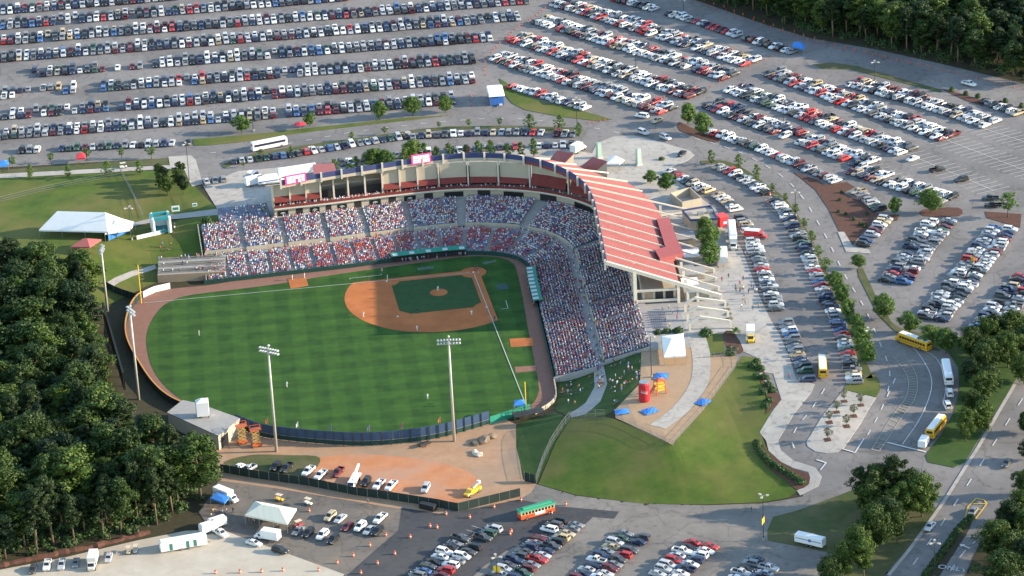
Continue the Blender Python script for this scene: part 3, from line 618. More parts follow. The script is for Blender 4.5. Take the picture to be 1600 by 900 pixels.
# field wall in padded panels
fw = empty('field_wall', (*bowl(FLEN/2, 0), 0), 0, 'dark green padded wall between the seats and the warning track', 'wall')
ws = np.linspace(S_L-1, FLEN, int(FLEN/6)+1)
for a, c in zip(ws[:-1], ws[1:]):
    ring('wall_panel', a, c-.05, [(.0, .02), (.0, 1.35), (.28, 1.35), (.28, .02)], 'wall_green', fw, 1.5)
for k in range(95):      # people along the cross aisle
    s = random.uniform(S_L+4, S_R-2); c = bowl(s, random.uniform(13.2, 14.9)); crowd_pts.append((c[0], c[1], 3.7, random.uniform(0, 6.28), .3, .5, s))
# dugouts
MT['dug'] = mat('green_dugout_roof', (.02, .2, .13), (.03, .26, .17), 1, .6)
for sa, sb, lab in ((sat(24, -14.6), sat(0, -14.5), 'long first base dugout with a teal roof carrying white banners'), (sat(-17, 5.5), sat(-15.2, 31), 'third base dugout with a teal roof and white banners below the red seats')):
    r = empty('dugout', (*bowl((sa+sb)/2, -.5), 0), 0, lab, 'dugout', 'dugouts')
    ring('roof', sa, sb, [(-1.0, 2.3), (-1.0, 2.5), (1.9, 2.62), (1.9, 2.3)], 'dug', r)
    ring('back_wall', sa, sb, [(-.12, .06), (-.12, 2.28), (-.02, 2.28)], 'recess_shade', r)  # near-black sheet painted as the shade inside the dugout
    for k in range(16): c = bowl(sa+(sb-sa)*random.random(), -.5); n_ = bowl(sa, 0)-bowl(sa, 1); crowd_pts.append((c[0], c[1], .55, math.atan2(n_[1], n_[0]), 0, .5, 3.0))
    ring('rail', sa, sb, [(-.95, .95), (-.95, 1.05), (-.88, 1.05), (-.88, .95)], 'metal_dark', r)
    for k in range(9):
        s = sa+(sb-sa)*(k+.5)/9
        b = MB(); c = bowl(s, -.9); b.box((c[0], c[1], 1.18), (.1, .1, 2.2)); keepw(b.build('post', MT['metal_dark'], r), r)
        if k % 2 == 0 or sb > FLEN*.6:
            w_ = .8; b = MB(); p0, p1, q0, q1 = bowl(s-w_, -.9), bowl(s+w_, -.9), bowl(s-w_, .9), bowl(s+w_, .9)
            b.quad((*p0, 2.53), (*q0, 2.61), (*q1, 2.61), (*p1, 2.53)); keepw(b.build('banner', MT['logo_white'], r), r)
# end walls of the stands
for d0, d1, z0, z1 in ((0, 13, 1.6, 4.0), (13.01, 15.2, 4.0, 4.2), (15.21, 29.5, 4.9, 8.4)):
    for s in (S_L-.25, S_R+.2 if d0 < 1 else S_R-1.7):
        b = MB(); p, q, p2, q2 = bowl(s, d0), bowl(s, d1), bowl(s+.25, d0), bowl(s+.25, d1)
        b.add([(*p, -.2), (*q, -.2), (*q, z1), (*p, z0), (*p2, -.2), (*q2, -.2), (*q2, z1), (*p2, z0)], [(0, 1, 2, 3), (7, 6, 5, 4), (3, 2, 6, 7), (0, 3, 7, 4), (1, 5, 6, 2)])
        keepw(b.build('end_wall', MT['stand'], low), low)
# ------------------------------------------------------------------ press level building
S_P0, S_P1 = sat(57, -13.2), sat(-16.3, 12)
pb = empty('press_building', (*bowl((S_P0+S_P1)/2, 34), ZH), 0, 'curved cream press and suite building with maroon awnings behind home plate', 'building')
LZ = 10.75
ring('concourse', S_P0-1, S_R-1, [(28.9, 7.0), (28.9, 7.62), (31, 7.62), (31, 7.2), (45, 7.2), (45, 7.0)], 'concrete_grey', pb)
ring('lower_wall', S_P0, S_P1, [(30.0, 7.2), (30.0, LZ-.3), (30.4, LZ-.3)], 'cream', pb)
ring('balcony_slab', S_P0, S_P1, [(29.2, LZ-.35), (29.2, LZ+.15), (33, LZ+.15), (33, LZ-.35)], 'cream_light', pb)
ring('balcony_rail', S_P0, S_P1, [(29.3, LZ+.15), (29.3, LZ+1.0), (29.4, LZ+1.0), (29.4, LZ+.15)], 'awning', pb)
ring('rear_wall', S_P0, sat(-6, -12.6), [(38, 7.0), (38, 15.5), (37.6, 15.5)], 'cream', pb)
ring('suite_wall', S_P0, S_P1, [(33.2, LZ+.15), (33.2, 13.6), (33.5, 13.6)], 'recess_shade', pb)
ZR = 21.2
RF = [at(*q, ZR)[:2] for q in [(438, 286), (500, 275), (560, 265.5), (640, 253), (690, 246.5), (740, 243), (790, 244.5), (835, 251), (872, 263), (897, 276), (915, 291), (924, 306), (930, 322), (938, 360), (948, 412)]]
RC, RLEN = resample(catmull([tuple(p) for p in RF], 8), .5)
_d = np.gradient(RC, axis=0); _d /= np.linalg.norm(_d, axis=1)[:, None]; RN = np.stack([-_d[:, 1], _d[:, 0]], 1)
for _ in range(60): RN[1:-1] = (RN[:-2]+RN[1:-1]*2+RN[2:])/4
RN /= np.linalg.norm(RN, axis=1)[:, None]; RS = np.linspace(0, RLEN, len(RC))
def roofp(s, d, lift=0.0, slope=.385):
    return np.array([np.interp(s, RS, RC[:, 0])+d*np.interp(s, RS, RN[:, 0]), np.interp(s, RS, RC[:, 1])+d*np.interp(s, RS, RN[:, 1]), ZR-d*slope+lift])
def under_roof(x, y):
    k = np.argmin((RC[:, 0]-x)**2+(RC[:, 1]-y)**2); d = (np.array([x, y])-RC[k]) @ RN[k]
    return min(ZR-2.0, ZR-.385*max(0, d)-.75)
nbay = int(round((S_P1-S_P0)/5.2)); pe = np.linspace(S_P0, S_P1, nbay+1)
for i in range(nbay):
    a, c = pe[i]+.28, pe[i+1]-.28; pxm = proj((*bowl((a+c)/2, 31), 15))[0]
    opn = 498 < pxm < 601           # open party deck bays
    if not opn:
        az = 14.2 if pxm < 812 else 16.2; wt_ = min(under_roof(*bowl(a, 31.5)), under_roof(*bowl(c, 31.5))); az = min(az, wt_-.4)
        ring('wall_panel', a, c, [(31.2, az), (31.2, wt_), (31.5, wt_), (31.5, az)], 'cream', pb)
        ring('awning', a, c, [(30.0, 12.6), (31.2, az), (31.3, az-.1), (30.1, 12.4)], 'awning', pb)
        ring('glazing', a, c, [(32.9, LZ+.16), (32.9, 13.9)], 'glass', pb)
    else:
        ring('wall_panel', a, c, [(34, 17.2), (34, ZR-2.0), (34.2, ZR-2)], 'cream', pb)
        ring('beam', a, c, [(33, 15.4), (33, 15.9), (33.3, 15.9), (33.3, 15.4)], 'metal', pb)
    # pilaster at the bay edge
    b = MB(); p = bowl(pe[i], 31.0); q = bowl(pe[i], 29.9); an = math.atan2(*(q-p)[::-1])
    pt_ = under_roof(*p)+.3; b.box((p[0], p[1], (LZ+pt_)/2), (1.0, .5, pt_-LZ), an); keepw(b.build('pilaster', MT['cream_light'], pb), pb)
    # lower wall: black banners and vomitories as flat painted shade in turn
    s = (a+c)/2; b = MB()
    if i % 2 == 0:
        A, C = bowl(s-1.7, 29.93), bowl(s+1.7, 29.93); b.quad((*A, 7.9), (*A, 9.7), (*C, 9.7), (*C, 7.9)); keepw(b.build('banner', MT['banner'], pb), pb)
        b = MB(); A, C = bowl(s, 29.88), bowl(s+.01, 29.88); t = bowl(s+.5, 29.88)-bowl(s-.5, 29.88); t /= np.linalg.norm(t)
        for r0, r1, a0, a1 in ((.35, .6, 10, 170), (.0, .22, 0, 360)):
            for k in range(8):
                aa, bb = math.radians(a0+(a1-a0)*k/8), math.radians(a0+(a1-a0)*(k+1)/8)
                f = lambda r, g: (A[0]+t[0]*r*1.4*math.cos(g), A[1]+t[1]*r*1.4*math.cos(g), 8.6+r*math.sin(g))
                b.quad(f(r0, aa), f(r1, aa), f(r1, bb), f(r0, bb))
        keepw(b.build('emblem', MT['logo_white'], pb), pb)
    else:
        A, C = bowl(s-1.1, 29.95), bowl(s+1.1, 29.95); b.quad((*A, 7.6), (*A, 9.9), (*C, 9.9), (*C, 7.6)); keepw(b.build('doorway', MT['recess_shade'], pb), pb)
# end walls
for s in (S_P0, S_P1):
    b = MB(); b.add([(*bowl(s, 29.4), 7.2), (*bowl(s, 38), 7.2), (*bowl(s, 38), min(15.5, under_roof(*bowl(s, 38)))), (*bowl(s, 31.2), under_roof(*bowl(s, 31.2))), (*bowl(s, 29.4), LZ)], [(0, 1, 2, 3, 4)]); keepw(b.build('end_wall', MT['cream'], pb), pb)
# balcony spectators
for k in range(220):
    s = random.uniform(S_P0+1, S_P1-1); d = random.choice([30.0, 30.9]); c = bowl(s, d); n = bowl(s, 0)-bowl(s, 1)
    crowd_pts.append((c[0], c[1], LZ+.5, math.atan2(n[1], n[0]), .4, .5, s))
# ------------------------------------------------------------------ roof
rf = empty('stadium_roof', (*RC[len(RC)//2], ZR), 0, 'red ribbed metal roof sweeping down from the navy fascia behind the stands', 'roof')
NB = int(round(RLEN/6.85)); re_ = np.linspace(0, RLEN, NB+1)
def rdepth(s):
    p = roofp(s, 0); return 21.5 if p[1] > -12 else (21.5 if p[1] > -25 else 15.0)
MT['seam'] = MT['red_roof']
for i in range(NB):
    a, c = re_[i], re_[i+1]; D = min(rdepth(a), rdepth(c)); b = MB(); n = max(4, int((c-a)/.9)); ss = np.linspace(a, c, n+1)
    for k in range(n):
        p, q, r_, t_ = roofp(ss[k], .2), roofp(ss[k+1], .2), roofp(ss[k+1], D), roofp(ss[k], D)
        b.quad(p, q, r_, t_)
        e = np.array([0, 0, .3]); b.quad(p-e, t_-e, r_-e, q-e); b.quad(t_, r_, r_-e, t_-e)
        # standing seam
        u = roofp(ss[k]+.06, .2); v = roofp(ss[k]+.06, D); z = np.array([0, 0, .07])
        b.add([p+[0, 0, .0], p+z, t_+z, t_, u, u+z, v+z, v], [(0, 1, 2, 3), (7, 6, 5, 4), (1, 5, 6, 2)])
    keepw(b.build('roof_panel', MT['red_roof'], rf), rf)
    # fascia in bays
    b = MB()
    for k in range(n):
        for (z0, z1, d0, d1) in ((-.75, .95, -.15, .1),):
            A, B_ = roofp(ss[k], d0), roofp(ss[k+1], d0); C, D_ = roofp(ss[k], d1), roofp(ss[k+1], d1)
            A2, B2, C2, D2 = [np.array([*x[:2], ZR]) for x in (A, B_, C, D_)]
            lo, hi = np.array([0, 0, z0]), np.array([0, 0, z1])
            b.quad(A2+lo, A2+hi, B2+hi, B2+lo, 0); b.quad(A2+hi, C2+hi, D2+hi, B2+hi, 0); b.quad(C2+lo, D2+lo, D2+hi, C2+hi, 0)
            b.quad(A2+lo+[0, 0, -1.0], A2+lo, B2+lo, B2+lo+[0, 0, -1.0], 1)
    keepw(b.build('fascia', [MT['navy'], MT['cream'] if roofp(a, 0)[1] < -20 and a < RLEN*.45 else MT['red_dark']], rf), rf)
for i, s in enumerate(re_):
    D = rdepth(min(max(s, .1), RLEN-.1)); p = roofp(s, -.5)
    right = p[1] > -14
    tail = 34 if right else (22 if p[1] > -30 else 17)
    b = MB(); e = roofp(s, tail, .25); b.bar(roofp(s, -.4, .25), e, .3 if i != NB else .9, .42 if i != NB else 1.1)
    b.bar((p[0], p[1], ZR-1.9), (p[0], p[1], ZR+1.35), .55, .6)      # fascia post
    if right:
        gz = ZH-.2; b.bar((e[0], e[1], gz), (e[0], e[1], e[2]+.1), .6, .8)
        m_ = roofp(s, 24, -.6); b.bar((m_[0], m_[1], gz), m_, .6, .8); f_ = roofp(s, 33.4, -.3)
        b.bar((m_[0], m_[1], ZH+.9), (f_[0], f_[1], ZH+.9), .3, .5)
    keepw(b.build('roof_beam', MT['cream_light'], rf), rf)
# tall columns under the roof on the third base side
for i, s in enumerate(re_):
    p = roofp(s, 8.2)
    if p[1] < -5 or (i != NB and p[1] > 45 and False): continue
    b = MB(); b.bar((p[0], p[1], 6.5), (p[0], p[1], p[2]), 1.0 if i == NB else .7, 1.0); keepw(b.build('column', MT['cream_light'], rf), rf)
# concourse building under the roof, third base side
cb = empty('concourse_building', (*roofp(RLEN-20, 16)[:2], ZH), 0, 'cream concession building under the red roof on the third base side', 'building')
sa, sb = sat(-16.6, 8), RLEN
b = MB(); s0, s1 = RLEN-62, RLEN-1.2
for za, zb, da, db, m_ in ((7.2, 11.2, 10.5, 20.5, 'cream'),):
    ss = np.linspace(s0, s1, 20)
    for a, c in zip(ss[:-1], ss[1:]):
        A, B_, C, D_ = roofp(a, da), roofp(c, da), roofp(a, db), roofp(c, db)
        for P_, Q_ in ((A, B_), (C, D_)): b.quad((*P_[:2], za), (*P_[:2], zb), (*Q_[:2], zb), (*Q_[:2], za))
        b.quad((*A[:2], zb), (*C[:2], zb), (*D_[:2], zb), (*B_[:2], zb))
    for a in (s0, s1):
        A, C = roofp(a, da), roofp(a, db); b.quad((*A[:2], za), (*C[:2], za), (*C[:2], zb), (*A[:2], zb))
keepw(b.build('wall', MT['cream'], cb), cb)
for k in range(3):
    d0 = 11.2+k*3.1; A = roofp(s1+.04, d0); C = roofp(s1+.04, d0+2.4); b = MB()
    b.quad((*A[:2], 8.1), (*C[:2], 8.1), (*C[:2], 10.6), (*A[:2], 10.6)); keepw(b.build('doorway', MT['recess_shade'] if k else MT['tan_block'], cb), cb)
# floor beams seen at the open end, under the roof
for z in (11.6, 8.2):
    b = MB(); A = roofp(RLEN, 8.2); C = roofp(RLEN, 21.0); b.bar((*A[:2], z), (*C[:2], z), .5, .7); keepw(b.build('floor_beam', MT['cream_light'], cb), cb)
b = MB(); A = roofp(RLEN, 21.2); b.bar((*A[:2], ZH), (*A[:2], 13.3), .8, .8); keepw(b.build('column', MT['cream_light'], cb), cb)
b = MB(); A = roofp(RLEN, 27); b.bar((*A[:2], ZH), (*A[:2], 11.0), .7, .8); keepw(b.build('column', MT['cream_light'], cb), cb)
# low concession stalls between the beam tails
nst = 0
for i in range(NB):
    if roofp(re_[i], 0)[1] < 4: continue
    a, c = re_[i]+.5, re_[i+1]-.5; nst += 1; d0, d1 = 23.2, 30.5 if nst % 2 else 28.0; zt = 9.6 if nst % 2 else 9.0
    q = [roofp(a, d0)[:2], roofp(c, d0)[:2], roofp(c, d1)[:2], roofp(a, d1)[:2]]
    r = empty('concession_stall', (*np.mean(q, 0), ZH), 0, 'low cream concession stall between the sloping beams, %s from the plaza trees end' % ('first', 'second', 'third', 'fourth', 'fifth', 'sixth', 'seventh', 'eighth', 'ninth', 'tenth', 'eleventh')[nst-1], 'stall', 'concession stalls')
    b = MB(); b.prism([tuple(p) for p in q], ZH, zt); keepw(b.build('wall', MT['cream'], r), r)
    b = MB(); cq = np.mean(q, 0); b.prism([tuple(cq+(p-cq)*1.05) for p in q], zt+.01, zt+.2); keepw(b.build('roof', MT['tent_white'] if nst % 3 == 0 else MT['concrete_grey'], r), r)
    e0, e1 = q[2]+(q[3]-q[2])*.2, q[2]+(q[3]-q[2])*.8; o_ = (q[2]-q[1])/np.linalg.norm(q[2]-q[1])*.03
    b = MB(); b.quad((*(e0+o_), ZH+.9), (*(e1+o_), ZH+.9), (*(e1+o_), zt-.4), (*(e0+o_), zt-.4)); keepw(b.build('serving_hatch', MT['recess_shade'], r), r)
# free-standing gabled frames beyond the roof
dirv = roofp(RLEN, 1)[:2]-roofp(RLEN, 0)[:2]; dirt = np.array([dirv[1], -dirv[0]]);
if dirt[1] < 0: dirt = -dirt
for k in range(3):
    o_ = roofp(RLEN, 0)[:2]+dirt*6.9*(k+1)
    b = MB(); P_ = [(o_+dirv*d, z) for d, z in ((22.5, ZH-.2), (22.5, 9.8), (25.5, 11.4), (34.5, 9.4), (34.5, ZH-.2))]
    for (x, z), (x2, z2) in zip(P_[:-1], P_[1:]): b.bar((*x, z), (*x2, z2), .6, .7)
    tag(b.build('entrance_frame', MT['cream_light']), 'cream gabled concrete frame over the entrance ramp, %s from the red roof' % ('first', 'second', 'third')[k], 'frame', 'entrance frames')
# dark red raised roof section on the big roof
def roof_slab(parent, name, corners, lift, m, thick=.9):
    top = [np.array([*roof_pt(px, py, lift)]) for px, py in corners]; n = len(top)
    b = MB(); bot = [t-np.array([0, 0, thick]) for t in top]
    b.add(top+bot, [tuple(range(n)), tuple(range(2*n-1, n-1, -1))]+[(i, n+i, n+(i+1) % n, (i+1) % n) for i in range(n)]); o = b.build(name, m, parent); keepw(o, parent); return o
def roof_pt(px, py, lift):
    lo, hi = 6.0, 22.0      # find z where the ray meets the lifted roof plane
    for _ in range(40):
        z = (lo+hi)/2; p = at(px, py, z); k = np.argmin((RC[:, 0]-p[0])**2+(RC[:, 1]-p[1])**2); d = (p[:2]-RC[k]) @ RN[k]
        if z > ZR-.385*d+lift: hi = z
        else: lo = z
    return at(px, py, z)
roof_slab(rf, 'raised_roof', [(1026, 342), (1045, 339), (1063, 386), (1040, 387)], 1.1, MT['red_dark'], 1.6)
roof_slab(rf, 'raised_roof', [(1023, 390), (1041, 385), (1062, 381), (1068, 395), (1031, 404)], 1.3, MT['red_dark'], 1.9)
# sheds with red roofs behind the fascia
def shed(corners_px, zf, zb, label, base=ZH):
    zz = [zf, zb, zb, zf]; top = [at(px, py, z) for (px, py), z in zip(corners_px, zz)]
    c = np.mean(top, 0); r = empty('red_roofed_hut', (c[0], c[1], base), 0, label, 'hut', 'red roofed huts behind the fascia')
    b = MB(); bot = [np.array([*t[:2], base]) for t in top]; tt = [t-np.array([0, 0, .25]) for t in top]
    b.add(tt+bot, [(i, 4+i, 4+(i+1) % 4, (i+1) % 4) for i in range(4)]); keepw(b.build('wall', MT['cream'], r), r)
    b = MB(); cc = np.mean(top, 0); t2 = [cc+(t-cc)*1.04 for t in top]; b.add(t2+[t-np.array([0, 0, .24]) for t in t2], [(0, 1, 2, 3), (7, 6, 5, 4)]+[(i, 4+i, 4+(i+1) % 4, (i+1) % 4) for i in range(4)]); keepw(b.build('roof', MT['red_roof'], r), r)
    return r
shed([(860, 249), (871, 235), (896, 240), (879, 257)], 13.5, 16.5, 'red roofed hut touching the navy fascia, the one farther from the white canopy')
shed([(903, 264), (926, 245.5), (948, 252), (928, 268)], 13.0, 16.5, 'red roofed hut beside the small white canopy on the plaza')
shed([(491, 274), (489, 257), (521, 255), (526, 270)], 14.5, 14.6, 'red roofed hut behind the left end of the fascia')
# LED boards on the roof edge
def board(s, w_, h_, label, lines_):
    r = empty('led_board', roofp(s, -.3), 0, label, 'sign', 'lit boards on the fascia')
    p = roofp(s, -.45); q = roofp(s+1, -.45); t = (q-p)[:2]/np.linalg.norm((q-p)[:2]); n = np.array([t[1], -t[0]]); n = n if n @ (roofp(s, -1)[:2]-roofp(s, 0)[:2]) > 0 else -n
    an = math.atan2(t[1], t[0]); b = MB(); b.box((p[0], p[1], ZR+.7), (w_, .4, h_), an); keepw(b.build('case', MT['led_bg'], r), r)
    for i, (ln, z) in enumerate(lines_):
        k = len(ln)
        for j, ch in enumerate(ln):
            if ch == ' ': continue
            cx = ((j+.5)/k-.5)*w_*.86; b = MB(); cpos = p[:2]+t*cx+n*.23
            hh = h_*.32; ww = w_*.86/k*.72; z0 = ZR+.7+z*h_
            for dx, dz, sx, sz in ((-.4, 0, .26, 1), (.4, 0, .26, 1), (0, .42, 1, .18), (0, -.42, 1, .18), (0, 0, 1, .16)):
                if (j+i) % 3 == 1 and dx > 0: continue
                b.box((cpos[0]+t[0]*dx*ww, cpos[1]+t[1]*dx*ww, z0+dz*hh), (ww*sx, .05, hh*sz), an)
            keepw(b.build('glyph', MT['led_txt'], r), r)
MT['led_bg'] = mat('led_background', (.75, .05, .2), rough=.5, emit=.2); MT['led_txt'] = mat('led_text', (1, .8, .85), rough=.5, emit=.5)
def s_px(px):
    best = min(range(len(RC)), key=lambda k: abs(proj((*RC[k], ZR))[0]-px)); return RS[best]
board(s_px(658), 6.4, 3.2, 'lit pink scoreboard on the fascia above the open suites', [('ABABABA', .22), ('0202 213', -.2)])
board(s_px(462), 7.0, 3.0, 'lit pink board at the left end of the fascia', [('ABABAB', .22), ('ABBA BAB', -.2)])
# end frame and dishes at the left end of the fascia: white service trucks stand behind (see vehicles)
# ------------------------------------------------------------------ small upper-left block of seats
ul = empty('side_bleachers', (*bowl(S_L+12, 33), ZH), 0, 'block of pale blue seats behind the upper stand left of the press building', 'grandstand')
o = section(ul, 'seating_section', S_L+7, S_P0-1.5, 30.2, 37, 7.6, 9.4, 8, MT['seat'], .1, .35); keepw(o, ul)
# party deck left of the stands, timber steps
pdk = empty('bleachers', tuple(G(300, 430)), 0, 'timber and concrete party deck with benches beyond the left end of the seats', 'bleachers')
A = [at(247, 443, 0), at(352, 437, 0)]; up_ = np.array([0.0, -1.0]); ax = (A[1]-A[0])[:2]; Ld = np.linalg.norm(ax); ax /= Ld; nn = np.array([-ax[1], ax[0]]);
if nn[1] > 0: nn = -nn
b = MB(); c = A[0][:2]+ax*Ld/2+nn*.3; b.box((c[0], c[1], 1.4), (Ld, .5, 2.8), math.atan2(ax[1], ax[0])); keepw(b.build('front_wall', MT['tan_block'], pdk), pdk)
for k in range(6):
    b = MB(); c = A[0][:2]+ax*Ld/2+nn*(1.4+k*1.5); b.box((c[0], c[1], (2.4+k*.42)/2), (Ld, 1.48, 2.4+k*.42), math.atan2(ax[1], ax[0])); keepw(b.build('deck_step', MT['concrete_grey'], pdk), pdk)
    if k % 2 == 1:
        b = MB(); b.box((c[0]-nn[0]*.5, c[1]-nn[1]*.5, 2.4+k*.42+.4), (Ld*.92, .35, .12), math.atan2(ax[1], ax[0])); b.box((c[0], c[1], 2.4+k*.42+.2), (Ld*.9, .1, .4), math.atan2(ax[1], ax[0])); keepw(b.build('bench', MT['timber'], pdk), pdk)
for k in range(40):
    t_ = random.random(); kk = random.choice([1, 3, 5]); c = A[0][:2]+ax*Ld*t_+nn*(1.2+kk*1.5)
    crowd_pts.append((c[0], c[1], 2.4+kk*.42+.42, math.atan2(-nn[1], -nn[0]), .3, .5, 0))
# ------------------------------------------------------------------ outfield walls
of = empty('outfield_wall', tuple(at(560, 690)), 0, 'tall blue screen fence on posts along the left centre outfield', 'fence')
OP = catmull([tuple(at(*q)[:2]) for q in [(370, 668), (405, 682), (440, 688), (500, 694), (560, 697), (620, 694), (690, 684), (765, 663)]], 6)
P, L = resample(OP, 2.75)
for i in range(len(P)-1):
    p, q = P[i], P[i+1]; an = math.atan2(*(q-p)[::-1]); c = (p+q)/2; l = np.linalg.norm(q-p)
    b = MB(); b.box((c[0], c[1], 3.0), (l-.12, .12, 2.6), an); keepw(b.build('screen_panel', MT['blue_panel'], of), of)
    b = MB(); b.box((c[0], c[1]-.02, .9), (l-.04, .1, 1.35), an); keepw(b.build('wall_panel', MT['wall_green'], of), of)
    b = MB(); n_ = np.array([-(q-p)[1], (q-p)[0]])/l; n_ = n_ if n_[1] > 0 else -n_; x = p+n_*.25; b.bar((x[0], x[1], 0), (x[0], x[1], 4.4), .2, .2); keepw(b.build('post', MT['metal_dark'], of), of)
    b = MB(); b.box((c[0]+n_[0]*.1, c[1]+n_[1]*.1, 1.66), (l, .1, .1), an); keepw(b.build('rail', MT['metal'], of), of)
ofg = empty('corner_wall', tuple(at(800, 652)), 0, 'teal padded outfield wall between the blue screen and the left field corner', 'wall')
P, L = resample([tuple(at(*q)[:2]) for q in [(766, 663), (800, 652), (828, 643)]], 3.0)
for p, q in zip(P[:-1], P[1:]):
    b = MB(); c = (p+q)/2; b.box((c[0], c[1], 1.2), (np.linalg.norm(q-p)-.05, .2, 2.4), math.atan2(*(q-p)[::-1])); keepw(b.build('wall_panel', MT['dug'], ofg), ofg)
cw = empty('curved_wall', tuple(at(866, 625)), 0, 'low cream wall curving round the left field corner of the track', 'wall')
P, L = resample(catmull([tuple(at(*q)[:2]) for q in [(866, 598), (869, 622), (858, 636), (836, 648)]], 6), 2.5)
for p, q in zip(P[:-1], P[1:]):
    b = MB(); c = (p+q)/2; b.box((c[0], c[1], .65), (np.linalg.norm(q-p)+.1, .3, 1.3), math.atan2(*(q-p)[::-1])); keepw(b.build('wall_panel', MT['cream'], cw), cw)
# right field wall with orange cap, white section and dark scoreboard back
rw = empty('right_field_wall', tuple(at(200, 530)), 0, 'dark right field wall with an orange top edge curving past the foul pole', 'wall')
P, L = resample(catmull([tuple(at(*q)[:2]) for q in [(222, 466), (212, 474), (203, 490), (197, 515), (200, 540), (215, 570), (240, 607), (270, 632), (320, 652)]], 6), 2.4)
for p, q in zip(P[:-1], P[1:]):
    l = np.linalg.norm(q-p); an = math.atan2(*(q-p)[::-1]); c = (p+q)/2
    b = MB(); b.box((c[0], c[1], 1.1), (l-.03, .25, 2.2), an); keepw(b.build('wall_panel', MT['fence_mesh'], rw), rw)
    b = MB(); b.box((c[0], c[1], 2.28), (l, .4, .16), an); keepw(b.build('cap', MT['cap'] if 'cap' in MT else MT.setdefault('cap', mat('orange_cap', (.55, .25, .06), rough=.6)), rw), rw)
ww = empty('white_wall', tuple(at(245, 455)), 0, 'white curved wall board beside the right field foul pole', 'wall')
P, L = resample([tuple(at(*q)[:2]) for q in [(224, 465), (240, 457), (266, 451)]], 2.4)
for p, q in zip(P[:-1], P[1:]):
    b = MB(); c = (p+q)/2; b.box((c[0], c[1], 1.0), (np.linalg.norm(q-p)+.02, .2, 2.0), math.atan2(*(q-p)[::-1])); keepw(b.build('wall_panel', MT['white'], ww), ww)
# back of the big scoreboard behind right field
sbk = empty('scoreboard', tuple(at(178, 560)), 0, 'black back of a long scoreboard between the woods and right field', 'scoreboard')
A, B_ = at(164, 508)[:2], at(196, 620)[:2]; P = np.linspace(A, B_, 9)
for p, q in zip(P[:-1], P[1:]):
    b = MB(); c = (p+q)/2; b.box((c[0], c[1], 5.0), (np.linalg.norm(q-p)-.05, .6, 5.5), math.atan2(*(q-p)[::-1])); keepw(b.build('panel', MT['banner'], sbk), sbk)
    b = MB(); b.bar((p[0], p[1], 0), (p[0], p[1], 7.6), .35, .35); keepw(b.build('post', MT['metal_dark'], sbk), sbk)
# service building behind centre right with a white box on the roof
sv = empty('service_building', tuple(at(320, 655)), 0, 'low concrete service building with a flat roof behind right centre field', 'building')
rz = 4.4; top = [at(px, py, rz)[:2] for px, py in [(262, 646), (286, 627), (310, 632), (374, 655), (341, 682)]]
b = MB(); b.prism([tuple(p) for p in top], 0, rz); keepw(b.build('wall', MT['cream'], sv), sv)
b = MB(); cc = np.mean(top, 0); b.prism([tuple(cc+(p-cc)*1.02) for p in top], rz+.01, rz+.35); keepw(b.build('roof', MT['concrete_grey'], sv), sv)
A, B_ = top[4], top[3]; e = (B_-A)/np.linalg.norm(B_-A); n_ = np.array([-e[1], e[0]]); n_ = n_ if n_ @ (cc-A) < 0 else -n_; c1 = A+e*1.2+n_*.03; c2 = A+e*5.2+n_*.03
b = MB(); b.quad((*c1, .05), (*c2, .05), (*c2, 3.4), (*c1, 3.4)); keepw(b.build('garage_opening', MT['recess_shade'], sv), sv)
bx = at(317, 646, 5.6); tb = empty('camera_box', (bx[0], bx[1], rz+.35), 0, 'white panelled box with a faceted top standing on the service building roof', 'cabin')
b = MB(); pl = [(bx[0]+1.9*x, bx[1]+1.7*y) for x, y in ((-1, -.9), (.2, -1.1), (1, -.5), (.9, .9), (-.9, 1))]
b.prism(pl, rz+1.0, rz+5.2); keepw(b.build('box', MT['white'], tb), tb)
b = MB(); cq = np.mean(pl, 0); b.add([(*p, rz+5.2) for p in pl]+[(cq[0], cq[1], rz+5.8)], [(i, (i+1) % 5, 5) for i in range(5)]); keepw(b.build('roof', MT['tent_white'], tb), tb)
for p in pl[::2]:
    b = MB(); q = cq+(np.array(p)-cq)*.85; b.bar((*q, rz+.3), (*q, rz+1.05), .25, .25); keepw(b.build('leg', MT['metal_dark'], tb), tb)
# foul poles
for (px, py), h, lab in (((221, 474), 13.0, 'tall yellow foul pole at the right field corner'), ((822, 641), 9.0, 'yellow foul pole with a black screen in the left field corner')):
    p = at(px, py); r = empty('foul_pole', tuple(p), 0, lab, 'pole', 'foul poles')
    b = MB(); b.cyl((0, 0, 0), .15, h, 8); b.build('pole', MT['yel'] if 'yel' in MT else MT.setdefault('yel', mat('yellow_paint', (.75, .5, .04), rough=.5)), r)
    b = MB()
    for k in range(10): b.box((-.5, 0, h*.35+k*h*.06), (.8, .06, .16))
    b.box((-.9, 0, h*.62), (.06, .06, h*.6)); b.build('wing_screen', MT['metal_dark'], r)
